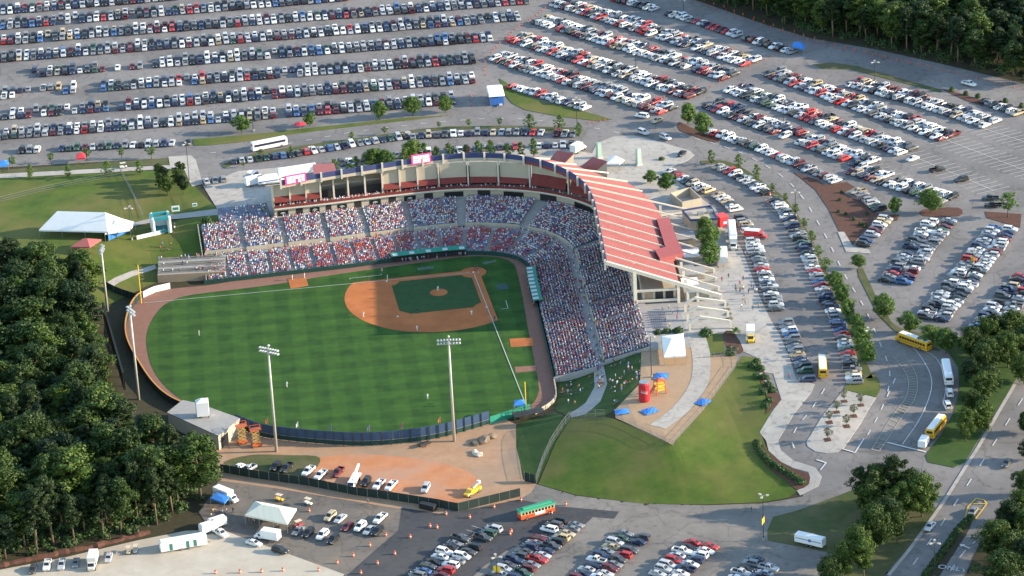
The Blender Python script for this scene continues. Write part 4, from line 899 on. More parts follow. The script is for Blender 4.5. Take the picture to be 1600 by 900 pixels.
# floodlight towers
def tower(px, base_py, top_py, wid, label):
    p = at(px, base_py); h = 0
    for _ in range(30):
        pp = proj((p[0], p[1], h)); h += (pp[1]-top_py)/4.8
    r = empty('floodlight_tower', tuple(p), 0, label, 'floodlight', 'stadium floodlights')
    b = MB(); b.tube([(0, 0, 0), (0, 0, h*.5), (0, 0, h)], [.46, .36, .26], 10); b.build('mast', MT['pole'], r, smooth=True)
    tgt = np.array([10, 30])-p[:2]; an = math.atan2(tgt[1], tgt[0])
    hd = empty('lamp_rack', (0, 0, h-1.2), an+math.pi/2); hd.parent = r
    b = MB(); nb_ = 8
    for zz in (0, 1.05): b.bar((-wid/2, 0, zz), (wid/2, 0, zz), .12, .12)
    b.bar((0, 0, -.4), (0, 0, 1.9), .2, .2); b.build('crossarm', MT['pole'], hd)
    for zz in (0, 1.05):
        for k in range(nb_):
            x = -wid/2+(k+.5)*wid/nb_; b = MB(); b.tube([(x, -.55, zz+.05), (x, -.1, zz+.15), (x, .25, zz+.2)], [.36, .3, .12], 8); b.build('lamp', MT['lamp_glass'], hd)
    b = MB(); b.tube([(0, -.5, 2.2), (0, 0, 2.3), (0, .2, 2.3)], [.36, .3, .12], 8); b.build('lamp', MT['lamp_glass'], hd)
tower(432, 706, 546, 6.6, 'floodlight tower beside the blue outfield screen, left of the other one')
tower(710, 690, 532, 6.8, 'floodlight tower standing in front of the left end of the red clay rocks')
tower(217, 626, 484, 5.2, 'floodlight tower rising between the woods and the right field wall')
tower(168, 487, 388, 4.6, 'floodlight tower by the woods below the red roofed shelter')
# ================================================================== VEHICLES
COLS = {'white': (.7, .69, .67), 'silver': (.42, .43, .44), 'grey': (.2, .21, .22), 'black': (.02, .021, .024), 'navy': (.025, .04, .09), 'blue': (.05, .13, .3), 'red': (.42, .03, .03), 'maroon': (.13, .02, .025), 'green': (.04, .09, .06), 'tan': (.42, .34, .23), 'gold': (.5, .38, .2), 'teal': (.06, .25, .3), 'yellow': (.75, .45, .03), 'orange': (.7, .25, .03), 'dark grey': (.07, .075, .08)}
MIX_A = ['white']*20+['silver']*19+['grey']*11+['dark grey']*11+['black']*12+['navy']*10+['blue']*4+['red']*4+['maroon']*6+['green']*3+['tan']*2+['gold']*1+['navy']*6+['grey']*6
MIX_B = ['white']*30+['silver']*17+['grey']*6+['dark grey']*8+['black']*9+['navy']*4+['red']*10+['maroon']*8+['green']*2+['tan']*3+['gold']*2+['silver']*5
KINDS = ['sedan']*42+['suv']*27+['pickup']*13+['minivan']*12+['coupe']*6
KNAME = {'sedan': 'sedan', 'suv': 'SUV', 'pickup': 'pickup truck', 'minivan': 'minivan', 'coupe': 'coupe'}
def loft(b, st, mi=0):
    """stations (x, zb, zt, hw_bottom, hw_belt, hw_top)"""
    n = 8; vs = []
    for x, zb, zt, wb, wm, wt in st:
        zm = zb+(zt-zb)*.55
        vs += [(x, -wb, zb), (x, -wm, zb+.12), (x, -wm, zm), (x, -wt, zt), (x, wt, zt), (x, wm, zm), (x, wm, zb+.12), (x, wb, zb)]
    fs = [(i*n+k, i*n+(k+1) % n, (i+1)*n+(k+1) % n, (i+1)*n+k) for i in range(len(st)-1) for k in range(n)]
    fs += [tuple(range(n-1, -1, -1)), tuple((len(st)-1)*n+k for k in range(n))]
    b.add(vs, fs, mi)
def cabin(body, glass, x0, x1, x2, x3, zb, zt, hb, ht, split=None):
    """base x0..x3 at zb, roof x1..x2 at zt"""
    zc = zt-.05
    V = [(x0, -hb, zb), (x3, -hb, zb), (x3, hb, zb), (x0, hb, zb), (x1, -ht, zt), (x2, -ht, zt), (x2, ht, zt), (x1, ht, zt)]
    body.add(V+[(x1+.15, -ht*.8, zt+.05), (x2-.15, -ht*.8, zt+.05), (x2-.15, ht*.8, zt+.05), (x1+.15, ht*.8, zt+.05)],
             [(0, 1, 5, 4), (1, 2, 6, 5), (2, 3, 7, 6), (3, 0, 4, 7), (4, 5, 9, 8), (5, 6, 10, 9), (6, 7, 11, 10), (7, 4, 8, 11), (8, 9, 10, 11)], 0)
    V = [Vector(v) for v in V]
    def pane(a, b_, c, d, u0, u1, v0, v1, off=.012):
        n = (b_-a).cross(d-a).normalized()
        f = lambda u, v: (a*(1-u)+b_*u)*(1-v)+(d*(1-u)+c*u)*v+n*off
        glass.quad(f(u0, v0), f(u1, v0), f(u1, v1), f(u0, v1))
    pane(V[1], V[2], V[6], V[5], .07, .93, .06, .92); pane(V[3], V[0], V[4], V[7], .07, .93, .06, .92)
    for a, b_, c, d in ((V[0], V[1], V[5], V[4]), (V[2], V[3], V[7], V[6])):
        for u0, u1 in (split or ((.1, .47), (.53, .9))): pane(a, b_, c, d, u0, u1, .1, .9)
def wheel_mesh(r=.33, w_=.22, name='wheel'):
    b = MB(); n = 12
    b.tube([(0, -w_/2, 0), (0, w_/2, 0)], [r, r], n, 0)
    for sg in (-1, 1):
        ring_ = [(r*.62*math.cos(2*math.pi*k/n), sg*(w_/2+.012), r*.62*math.sin(2*math.pi*k/n)) for k in range(n)]
        b.add(ring_, [tuple(range(n)) if sg < 0 else tuple(range(n-1, -1, -1))], 1)
    return b.mesh(name, [MT['tyre'], MT['hub']])
def car_proto(kind):
    b, g = MB(), MB()
    if kind == 'sedan':
        L, W = 4.75, .9
        loft(b, [(-2.37, .35, .72, .7, .78, .7), (-2.2, .25, .93, .78, .88, .8), (-1.2, .2, .98, .8, W, .82), (.9, .2, .95, .8, W, .82), (1.9, .24, .82, .78, .88, .78), (2.37, .35, .62, .66, .76, .66)])
        cabin(b, g, -1.85, -1.05, .25, 1.15, .93, 1.4, .76, .6); wx, wr = (-1.4, 1.42), .32
    elif kind == 'coupe':
        loft(b, [(-2.2, .35, .72, .68, .76, .66), (-2.0, .25, .9, .76, .86, .76), (-1.1, .2, .92, .8, .88, .8), (.8, .2, .88, .8, .88, .8), (1.8, .24, .76, .76, .86, .74), (2.25, .35, .58, .62, .74, .62)])
        cabin(b, g, -1.7, -.75, .05, 1.0, .88, 1.28, .74, .56, ((.22, .8),)); wx, wr = (-1.35, 1.35), .33
    elif kind == 'suv':
        loft(b, [(-2.35, .42, 1.0, .74, .86, .8), (-2.2, .3, 1.12, .82, .94, .86), (-.8, .28, 1.12, .84, .96, .88), (1.0, .28, 1.1, .84, .96, .86), (2.0, .3, 1.0, .82, .92, .8), (2.35, .42, .8, .72, .82, .7)])
        cabin(b, g, -2.25, -2.0, .35, 1.15, 1.08, 1.76, .84, .7, ((.06, .32), (.36, .62), (.66, .9))); wx, wr = (-1.4, 1.45), .38
    elif kind == 'minivan':
        loft(b, [(-2.45, .38, .9, .76, .88, .8), (-2.3, .26, 1.05, .84, .96, .86), (-.5, .24, 1.05, .84, .98, .88), (1.2, .24, 1.02, .84, .96, .84), (2.1, .28, .88, .8, .9, .76), (2.45, .38, .65, .68, .78, .64)])
        cabin(b, g, -2.35, -2.05, .55, 1.6, 1.0, 1.72, .85, .7, ((.06, .34), (.37, .62), (.65, .9))); wx, wr = (-1.5, 1.5), .34
    else:
        loft(b, [(.45, .35, 1.12, .8, .95, .86), (.9, .35, 1.12, .82, .96, .86), (1.9, .35, 1.06, .82, .96, .84), (2.5, .38, 1.0, .8, .92, .8), (2.75, .45, .8, .74, .84, .7)])
        loft(b, [(-.7, .35, 1.1, .8, .95, .9), (.5, .35, 1.1, .8, .95, .9)])
        cabin(b, g, -.75, -.55, .55, 1.2, 1.06, 1.78, .84, .68)
        b.box((-1.75, 0, .55), (2.05, 1.7, .35), 0, 0); b.box((-1.75, .87, .88), (2.1, .14, .52), 0, 0); b.box((-1.75, -.87, .88), (2.1, .14, .52), 0, 0); b.box((-2.74, 0, .86), (.1, 1.88, .56), 0, 0)
        b.box((-1.74, 0, .735), (1.98, 1.58, .02), 0, 3); wx, wr = (-1.75, 1.75), .4
    xf = max(v[0] for v in b.v); xr = min(v[0] for v in b.v); zz = .66 if kind in ('sedan', 'coupe') else .85
    for sg in (-1, 1):
        b.box((xf-.05, sg*.56, zz-.02), (.12, .3, .14), 0, 1); b.box((xr+.03, sg*.6, zz+.06), (.1, .26, .16), 0, 2)
    return b, g, wx, wr
PROTO = {}; PMB = {}
WHEEL = {r: wheel_mesh(r) for r in (.32, .33, .34, .38, .4)}
for k in ('sedan', 'coupe', 'suv', 'minivan', 'pickup'):
    b, g, wx, wr = car_proto(k); PMB[k] = (b, g, wx, wr)
    PROTO[k] = (b.mesh(k+'_body', [MT['paint'], MT['lamp'], MT['tail'], MT['bed']]), g.mesh(k+'_windows', MT['glass']), wx, wr)
CNAME = {'sedan': 'car', 'coupe': 'car', 'suv': 'car', 'minivan': 'car', 'pickup': 'pickup'}
def put_car(kind, col, p, an, label, group, cat=None, scale=1.0):
    r = empty({'sedan': 'sedan_car', 'coupe': 'coupe_car', 'suv': 'sport_utility_car', 'minivan': 'minivan', 'pickup': 'pickup_truck'}[kind], (p[0], p[1], p[2]), an, label, cat or {'pickup': 'pickup', 'minivan': 'van'}.get(kind, 'car'), group)
    bm_, gm_, wx, wr = PROTO[kind]
    o = link('body', bm_, r); c = COLS[col]; j = random.uniform(.88, 1.1); o.color = (min(1, c[0]*j), min(1, c[1]*j), min(1, c[2]*j), 1)
    link('windows', gm_, r)
    for x in wx:
        for y in (-.78, .78): link('wheel', WHEEL[wr], r, (x, y, wr))
    return r
ORD = ['', 'first', 'second', 'third', 'fourth', 'fifth', 'sixth', 'seventh', 'eighth', 'ninth', 'tenth', 'eleventh', 'twelfth', 'thirteenth', 'fourteenth', 'fifteenth', 'sixteenth', 'seventeenth', 'eighteenth', 'nineteenth', 'twentieth']
def ordn(n):
    if n <= 20: return ORD[n]
    t = {2: 'twenty', 3: 'thirty', 4: 'forty', 5: 'fifty', 6: 'sixty', 7: 'seventy'}[n//10]
    return t+('-'+ORD[n % 10] if n % 10 else 'ieth' if False else '') if n % 10 else {20: 'twentieth', 30: 'thirtieth', 40: 'fortieth', 50: 'fiftieth'}[n]
mass = []; EXCL = G(1178, 371)[:2]
def row(px, double, occ, mix, desc=None, group=None, pitch=2.72, sparse=None, off=2.62, start='top', sides=('left', 'right'), nose=None, smooth=True, ang=0.0):
    q = catmull(px, 6) if smooth and len(px) > 2 else px
    XY = [tuple(G(a, c)[:2]) for a, c in q]
    P, L = resample(XY, pitch); D = np.gradient(P, axis=0); D /= np.linalg.norm(D, axis=1)[:, None]; N = np.stack([-D[:, 1], D[:, 0]], 1)
    if N[0] @ np.array([1, 0]) < 0: N = -N       # +1 side = towards +x = left in the picture
    for si, sg in enumerate((1, -1) if double else (0,)):
        cnt = 0; gap = 0
        for i in range(len(P)):
            oc = sparse(i/len(P)) if sparse else occ
            if gap > 0: gap -= 1; continue
            if random.random() > oc:
                if random.random() < .18: gap = random.randint(0, 2)
                continue
            if np.hypot(*(P[i]-EXCL)) < 2.9: continue
            cnt += 1
            kind = random.choice(KINDS); col = random.choice(mix)
            c = P[i]+N[i]*sg*off+D[i]*random.uniform(-.15, .15)+N[i]*random.uniform(-.22, .22)
            hd = N[i]*(1 if random.random() < .5 else -1) if nose is None else N[i]*nose
            an = math.atan2(hd[1], hd[0])+random.gauss(0, .02)+ang
            p = (c[0], c[1], Hz(c[0], c[1])+.08)
            if desc:
                lab = '%s %s, %s from %s in %s%s' % (col, KNAME[kind], ordn(cnt), start, (sides[si]+' file of ') if double else '', desc)
                put_car(kind, col, p, an, lab, group)
            else: mass.append((kind, col, p, an))
# upper left lot
full = lambda u: .985
UL = [([(-40, 21), (275, -5)], full), ([(-40, 44), (540, -4)], full), ([(-40, 68), (822, 1)], lambda u: .985 if u > .25 else .92), ([(-40, 95), (808, 27)], lambda u: .985), ([(-40, 122), (765, 59)], lambda u: .42 if u < .34 else .985), ([(-40, 152), (738, 93)], lambda u: .55 if u < .25 else (.9 if u < .5 else .985)), ([(-40, 184), (738, 124)], lambda u: .8 if u < .3 else .985), ([(-40, 215), (706, 157)], lambda u: .99)]
for px, f in UL: row(px, True, .95, MIX_A, sparse=f, nose=None)
row([(-40, 241), (294, 225)], False, .85, MIX_A)
# middle rows behind the stadium (single)
row([(366, 254), (440, 246), (520, 233), (575, 224), (634, 215)], False, .985, MIX_A); row([(645, 215), (720, 211), (800, 209), (895, 212)], False, .985, MIX_A)
row([(322, 286), (360, 281), (400, 275)], False, .97, MIX_A); row([(535, 258), (590, 250), (640, 243), (720, 238), (800, 231), (892, 229)], False, .75, MIX_A)
# upper right lots
row([(962, 1), (1000, 10), (1080, 33), (1160, 60), (1238, 83)], False, .97, MIX_B)
for px in ([(876, 6), (985, 39), (1172, 99)], [(846, 33), (1140, 121)], [(808, 61), (1086, 150)], [(782, 91), (1042, 174)]): row(px, True, .97, MIX_B, pitch=2.66)
row([(801, 137), (915, 171)], False, .97, MIX_B)
for px in ([(1337, 131), (1440, 160), (1548, 195)], [(1210, 116), (1480, 216)], [(1150, 140), (1416, 238)], [(1115, 165), (1355, 257)]): row(px, True, .96, MIX_B, pitch=2.66)
row([(1110, 208), (1170, 228), (1240, 256), (1305, 285)], False, .95, MIX_B)
row([(1540, 160), (1590, 180)], False, 1, MIX_B)
# individual rows
GR = 'cars parked in rows round the stadium'
row([(1338, 267), (1480, 314)], True, .93, MIX_B, 'row above round tree island', GR, start='upper left', sides=('lower', 'upper'))
row([(1341, 302), (1374, 329)], False, .95, MIX_A, 'short row beside mulch bed', GR)
row([(1384, 345), (1349, 385)], False, .97, MIX_A, 'short row below mulch bed', GR)
row([(1470, 346), (1398, 442)], True, .95, MIX_A, 'row below round leafy tree', GR, pitch=2.6)
row([(1566, 360), (1458, 500)], True, .95, MIX_A, 'long row with yellow banner', GR, pitch=2.6)
row([(1606, 436), (1540, 516)], True, .93, MIX_A, 'row by right edge', GR, pitch=2.6)
row([(1047, 270), (1086, 291), (1125, 309), (1150, 330)], False, .985, MIX_B, 'short row by plaza tip', GR)
row([(1158, 344), (1167, 358), (1176, 380), (1190, 420), (1204, 458), (1214, 485)], False, .985, MIX_A, 'row along plaza beside trailers', GR, nose=-1)
row([(1229, 507), (1236, 525), (1246, 556), (1256, 576), (1261, 596)], False, .95, MIX_A, 'row by plaza left of school bus', GR, nose=1)
row([(1123, 263), (1160, 280), (1198, 304)], False, .985, MIX_B, 'upper row along conical trees', GR)
row([(1212, 316), (1228, 337), (1246, 368), (1262, 402), (1278, 438), (1296, 476), (1310, 508), (1322, 545), (1336, 600)], False, .985, MIX_A, 'long row against planted strip', GR)
row([(758, 827), (640, 928)], True, .93, MIX_A, 'row on dark asphalt', GR, sparse=lambda u: .62 if u < .3 else .95)
row([(886, 820), (770, 925)], True, .95, MIX_A, 'row right below trolley', GR)
row([(990, 840), (900, 925)], True, .93, MIX_A, 'third row from left', GR)
row([(1096, 854), (1018, 925)], True, .85, MIX_A, 'row left of bannered lamp', GR)
row([(1196, 880), (1148, 925)], True, .9, MIX_A, 'short row near white trailer', GR)
# single vehicles: px, heading px, kind, colour, label
ONE = [((1514, 134), (30, 8), 'pickup', 'white', 'white pickup truck alone on the lane below the far woods'), ((1426, 251), (-18, 6), 'sedan', 'white', 'white sedan alone among the empty bays, nearest to the parked rows'), ((1465, 268), (20, -4), 'pickup', 'black', 'black pickup truck crossing the empty bays'), ((1502, 284), (-20, 4), 'suv', 'black', 'black SUV among the empty bays, nearest the tree islands'), ((1547, 313), (-20, 0), 'pickup', 'dark grey', 'dark grey pickup above the island with the thin tree, the upper of two'), ((1551, 324), (-20, 0), 'pickup', 'black', 'black pickup above the island with the thin tree, the lower of two'),
       ((1005, 210), (20, 7), 'suv', 'silver', 'silver SUV on the road above the plaza, left of two'), ((1040, 218), (20, 8), 'suv', 'silver', 'silver SUV on the road above the plaza, right of two'), ((1065, 243), (-12, 10), 'sedan', 'black', 'black sedan parked on the tip of the plaza'), ((1003, 184), (-20, -3), 'minivan', 'white', 'white minivan at the lower end of the upper right rows'), ((1027, 191), (-16, 6), 'sedan', 'tan', 'tan sedan leaving the upper right lot'),
       ((1573, 727), (-14, 22), 'sedan', 'dark grey', 'dark sedan driving on the right hand road'), ((1453, 826), (-15, 20), 'sedan', 'white', 'white sedan driving down the right hand road'), ((1520, 803), (-10, 16), 'sedan', 'grey', 'grey sedan on the yellow hatched median end'),
       ((1484, 617), (-2, -18), 'minivan', 'white', 'white van behind the white bus in the bus lane'), ((1480, 636), (-6, -16), 'minivan', 'white', 'white van behind the school bus roadside, second van in the bus lane'),
       ((372, 734), (-14, 8), 'sedan', 'white', 'white car by the fence nearest the woods'), ((388, 737), (-14, 8), 'pickup', 'silver', 'silver pickup second from the woods by the fence'), ((431, 733), (-12, 12), 'suv', 'black', 'black SUV in the dirt yard, left of a black pickup'), ((448, 735), (-12, 12), 'pickup', 'black', 'black pickup in the dirt yard beside a black SUV'), ((482, 740), (-12, 11), 'pickup', 'white', 'white pickup in the dirt yard beside the black pickup'), ((501, 746), (-12, 11), 'pickup', 'white', 'white pickup in the dirt yard left of the red one'), ((528, 742), (-11, 12), 'pickup', 'maroon', 'dark red pickup in the dirt yard by the boom truck'), ((572, 757), (-10, 13), 'suv', 'black', 'black SUV right of the boom truck'), ((592, 761), (-11, 12), 'pickup', 'white', 'white pickup on red clay, left of a matching pair'), ((611, 763), (-11, 12), 'pickup', 'white', 'white pickup on red clay, right of a matching pair'), ((665, 767), (-7, 13), 'suv', 'silver', 'silver SUV alone on the red clay by the fence'),
       ((516, 811), (-14, 13), 'suv', 'tan', 'tan SUV at the left end of the upper row by the dirt road'), ((532, 814), (-14, 12), 'sedan', 'silver', 'silver sedan beside the tan SUV in the small lot'), ((543, 826), (-14, 12), 'sedan', 'maroon', 'dark red sedan in the small left lot'), ((563, 827), (-13, 12), 'suv', 'white', 'white SUV between the dark red sedan and the grey one'), ((594, 814), (-13, 12), 'pickup', 'white', 'white pickup with a red load at the edge of dark asphalt'), ((577, 832), (-13, 12), 'sedan', 'silver', 'silver sedan beside a black SUV in the left lot'), ((590, 834), (-13, 12), 'suv', 'black', 'black SUV next to the dark asphalt edge'), ((466, 833), (-13, 12), 'sedan', 'grey', 'grey blue sedan at the left end of the lower row'), ((482, 837), (-13, 12), 'suv', 'black', 'black SUV second in the lower row of the left lot'), ((504, 840), (-13, 12), 'suv', 'white', 'white SUV in the lower row of the left lot'), ((521, 847), (-13, 12), 'suv', 'black', 'black SUV at the right end of the lower row'), ((397, 852), (18, 5), 'sedan', 'white', 'white sedan beside the white box truck'), ((438, 864), (18, 5), 'suv', 'black', 'black SUV alone on the gravel edge'), ((345, 837), (16, 9), 'pickup', 'white', 'white pickup towing beside the white trailers'),
       ((52, 893), (-3, 12), 'sedan', 'dark grey', 'dark car half cut by the lower left edge of the gravel'), ((74, 887), (-3, 12), 'pickup', 'white', 'white pickup parked on gravel below the woods'), ((97, 886), (-3, 12), 'pickup', 'silver', 'pickup with a loaded bed on gravel below the woods'), ((119, 883), (-3, 12), 'sedan', 'grey', 'grey car on gravel left of the motorhome'), ((170, 875), (-3, 12), 'sedan', 'silver', 'silver car on gravel right of the motorhome')]
for (px, py), (hx, hy), kind, col, lab in ONE:
    p = G(px, py); q = G(px+hx, py+hy); put_car(kind, col, (p[0], p[1], p[2]+.16), math.atan2(q[1]-p[1], q[0]-p[0]), lab, 'vehicles standing apart')
# far cars: one mass
def build_mass():
    MAT = [matattr('car_paint_mass', .3, .5), MT['lamp'], MT['tail'], MT['bed'], MT['glass'], MT['tyre']]
    tmpl = {}
    for k, (b, g, wx, wr) in PMB.items():
        V = [(v[0]*1.03, v[1]*1.08, v[2]*1.05) for v in b.v]; F_ = list(b.f); m_ = list(b.m); n0 = len(V); V += [(v[0]*1.03, v[1]*1.08, v[2]*1.05) for v in g.v]; F_ += [tuple(i+n0 for i in f) for f in g.f]; m_ += [4]*len(g.f)
        wb = MB()
        for x in wx:
            for y in (-.84, .84): wb.tube([(x, y-.1, wr), (x, y+.1, wr)], [wr, wr], 8)
        n0 = len(V); V += wb.v; F_ += [tuple(i+n0 for i in f) for f in wb.f]; m_ += [5]*len(wb.f)
        tmpl[k] = (np.array(V), F_, m_)
    AV, AF, AM, AC = [], [], [], []; base = 0
    for kind, col, p, an in mass:
        V, F_, m_ = tmpl[kind]; ca, sa = math.cos(an), math.sin(an)
        W_ = np.stack([V[:, 0]*ca-V[:, 1]*sa+p[0], V[:, 0]*sa+V[:, 1]*ca+p[1], V[:, 2]+p[2]], 1); AV.append(W_)
        AF += [tuple(i+base for i in f) for f in F_]; AM += m_; base += len(V)
        j = random.uniform(.85, 1.12); c = COLS[col]; AC += [(min(1, c[0]*j), min(1, c[1]*j), min(1, c[2]*j), 1)]*len(V)
    me = bpy.data.meshes.new('parked_cars'); me.from_pydata(np.concatenate(AV).tolist(), [], AF)
    for m_ in MAT: me.materials.append(m_)
    me.polygons.foreach_set('material_index', AM)
    at_ = me.color_attributes.new('col', 'FLOAT_COLOR', 'POINT'); at_.data.foreach_set('color', np.array(AC, np.float32).ravel())
    tag(link('parked_cars', me), 'rows upon rows of small parked cars filling the far lots', 'cars', None, 'stuff')
build_mass()
print('mass cars', len(mass))
# ------------------------------------------------------------------ big vehicles
def vehicle(name, px, hpx, label, cat, group=None, lift=.16):
    p = G(*px); q = G(px[0]+hpx[0], px[1]+hpx[1])
    return empty(name, (p[0], p[1], p[2]+lift), math.atan2(q[1]-p[1], q[0]-p[0]), label, cat, group)
def solid(b, name, par, col, m='solid'):
    o = b.build(name, MT[m], par); o.color = (*col, 1); return o
def wheels(r, xs_, y=1.1, rad=.48):
    me_ = WHEEL.setdefault(rad, wheel_mesh(rad, .3))
    for x in xs_:
        for s_ in (-1, 1): link('wheel', me_, r, (x, s_*y, rad))
def rounded(L, W, z0, z1, top=.93, mid=.6):
    b = MB(); zm = z0+(z1-z0)*mid; n = 8; vs = []
    for x, k in ((-L/2, .92), (-L/2+.25, 1), (L/2-.3, 1), (L/2, .9)):
        hw = W/2
        vs += [(x, -hw*.96, z0), (x, -hw, z0+.2), (x, -hw, zm), (x, -hw*top, z1-.25*(1-k)*10*.3-.18), (x, -hw*top*.75, z1-(1-k)*2), (x, hw*top*.75, z1-(1-k)*2), (x, hw*top, z1-.25*(1-k)*10*.3-.18), (x, hw, zm), (x, hw, z0+.2), (x, hw*.96, z0)]
    n = 10
    b.add(vs, [(i*n+k, i*n+(k+1) % n, (i+1)*n+(k+1) % n, (i+1)*n+k) for i in range(3) for k in range(n)]+[tuple(range(n-1, -1, -1)), tuple(3*n+k for k in range(n))]); return b
def bus(px, hpx, L, body, roof, stripe, label, name='bus', nose=False, win=(.02, .025, .03)):
    r = vehicle(name, px, hpx, label, 'bus', 'buses')
    W, Hh = 2.5, 3.1; Lb = L-(1.1 if nose else 0); xo = -(.55 if nose else 0)
    b = rounded(Lb, W, .45, Hh); 
    for i, v in enumerate(b.v): b.v[i] = (v[0]+xo, v[1], v[2])
    solid(b, 'body', r, body, 'paint')
    b = MB(); b.box((xo, 0, Hh+.02), (Lb-.5, W*.72, .1)); b.box((xo-Lb*.2, 0, Hh+.12), (.7, .6, .1)); b.box((xo+Lb*.2, 0, Hh+.12), (.7, .6, .1)); solid(b, 'roof', r, roof)
    if nose:
        b = MB(); b.box((L/2-.55, 0, 1.05), (1.2, 2.1, 1.0), 0, None, (.92, .9)); b.box((L/2+.06, 0, .75), (.1, 2.2, .3)); solid(b, 'hood', r, body, 'paint')
    nw = int(Lb/1.05)
    if stripe is None:
        for s_ in (-1, 1):
            for k in range(nw):
                b = MB(); x = xo-Lb/2+.55+(k+.5)*(Lb-1.1)/nw; b.box((x, s_*(W/2+.005), 2.1), ((Lb-1.1)/nw*.8, .03, .75)); b.build('window', MT['glass'], r)
            for zz in (1.35, 1.0):
                b = MB(); b.box((xo, s_*(W/2+.012), zz), (Lb-.7, .03, .08)); b.build('stripe', MT['tyre'], r)
    else:
        for s_ in (-1, 1):
            b = MB(); b.box((xo-.1, s_*(W/2+.005), 2.15), (Lb-1.2, .04, .85)); solid(b, 'window_band', r, stripe)
    b = MB(); b.box((xo+Lb/2-.02, 0, 2.2), (.08, W*.84, .95)); b.build('windshield', MT['glass'], r)
    b = MB(); b.box((xo-Lb/2-.01, 0, 2.2), (.08, W*.7, .7)); b.build('rear_window', MT['glass'], r)
    b = MB(); b.box((xo-Lb/2-.03, .9, 1.2), (.06, .25, .3)); b.build('tail_lamp', MT['tail'], r); b = MB(); b.box((xo-Lb/2-.03, -.9, 1.2), (.06, .25, .3)); b.build('tail_lamp', MT['tail'], r)
    wheels(r, (-L*.28, L*.32 if not nose else L*.38)); return r
YB = (.72, .38, .02); WH = (.78, .77, .75)
bus((1427, 541), (-50, -18), 12.0, YB, WH, None, 'yellow school bus with a white roof turning at the junction by the median', 'school_bus', True)
bus((1285, 580), (-3, -40), 11.0, YB, WH, None, 'yellow school bus with a white roof in the strip of cars by the plaza', 'school_bus', True)
bus((1463, 674), (14, -20), 11.5, YB, WH, None, 'yellow school bus with a white roof waiting in the bus lane', 'school_bus', True)
bus((1480, 590), (-8, -40), 12.0, WH, WH, (.3, .34, .4), 'white bus standing in the bus lane by the trees', 'bus')
bus((421, 232), (60, -12), 12.5, WH, WH, (.02, .025, .06), 'white coach with a dark window band on the road behind the stadium', 'coach')
# trolley
r = vehicle('trolley_bus', (838, 806), (-44, 12), 'red trolley bus with a green roof crossing the dark asphalt', 'bus', 'buses')
b = MB(); b.box((0, 0, 1.0), (10.2, 2.4, 1.1)); solid(b, 'body', r, (.62, .09, .03), 'paint')
b = MB(); b.box((0, 0, 2.05), (10.0, 2.3, 1.0)); solid(b, 'cabin', r, (.6, .42, .22))
b = MB(); b.box((0, 0, 2.75), (10.9, 2.75, .4), 0, None, (.97, .8)); solid(b, 'roof', r, (.03, .24, .13)); b = MB(); b.box((-.2, 0, 3.12), (8.6, 1.3, .36), 0, None, (.97, .8)); solid(b, 'roof_lantern', r, (.03, .27, .15))
for s_ in (-1, 1):
    for k in range(10):
        b = MB(); b.box((-4.4+k*.97, s_*1.17, 2.02), (.62, .04, .72)); b.build('window', MT['glass'], r)
    b = MB(); b.box((-.6, s_*1.22, 1.25), (3.0, .04, .8)); b.build('advert_panel', MT['white'], r)
wheels(r, (-3.3, 3.3), 1.1, .45)
# box trucks, trailers, motorhomes
def boxtruck(px, hpx, L, cabcol, boxcol, label, name='box_truck', cat='truck', bh=3.1, bz=.8, W=2.4, stripe=None):
    r = vehicle(name, px, hpx, label, cat, 'trucks and trailers')
    b = MB(); b.box((-1.1, 0, (bz+bh)/2), (L-2.2, W, bh-bz)); solid(b, 'box', r, boxcol)
    b = MB(); b.box((-1.1, 0, bh+.03), (L-2.3, W*.96, .08)); solid(b, 'box_roof', r, WH)
    b = MB(); loft(b, [(L/2-2.1, .4, 2.0, .9, 1.0, .95), (L/2-1.2, .4, 2.0, .9, 1.0, .9), (L/2-.7, .4, 1.2, .9, 1.0, .85), (L/2, .45, 1.0, .8, .9, .75)]); solid(b, 'cab', r, cabcol, 'paint')
    b = MB(); b.add([(L/2-1.15, -.8, 1.95), (L/2-1.15, .8, 1.95), (L/2-.66, .8, 1.28), (L/2-.66, -.8, 1.28)], [(0, 1, 2, 3)]); b.build('windshield', MT['glass'], r)
    for s_ in (-1, 1): b = MB(); b.box((L/2-1.65, s_*1.0, 1.6), (.7, .05, .5)); b.build('side_window', MT['glass'], r)
    if stripe:
        for s_ in (-1, 1): b = MB(); b.box((-1.1, s_*(W/2+.01), 1.6), (L-2.6, .03, .35)); solid(b, 'stripe', r, stripe)
    wheels(r, (-L*.3, L/2-.95), W/2-.15, .42); return r
def trailer(px, hpx, L, W, h0, h1, col, label, name='trailer', stripe=None, door=None, cat='trailer'):
    r = vehicle(name, px, hpx, label, cat, 'trucks and trailers')
    b = rounded(L, W, h0, h1, .97); solid(b, 'body', r, col)
    b = MB(); b.box((0, 0, h1-.1), (L-.6, W*.7, .14)); solid(b, 'roof', r, (.7, .69, .67))
    if stripe:
        for s_ in (-1, 1):
            b = MB(); b.box((0, s_*(W/2+.01), (h0+h1)/2+.1), (L-.5, .03, .22)); solid(b, 'stripe', r, stripe)
            b = MB(); b.box((.4, s_*(W/2+.02), (h0+h1)/2+.1), (.7, .03, .8)); solid(b, 'emblem', r, stripe)
    if door:
        for s_ in (-1, 1):
            for x in door:
                b = MB(); b.box((x, s_*(W/2+.01), h0+1.1), (.9, .03, 1.9)); solid(b, 'door', r, (.04, .16, .12))
    b = MB(); b.bar((L/2, 0, .5), (L/2+1.1, 0, .45), .12, .12); b.build('tow_bar', MT['metal_dark'], r)
    wheels(r, (-L*.06, L*.1), W/2-.12, .36); return r
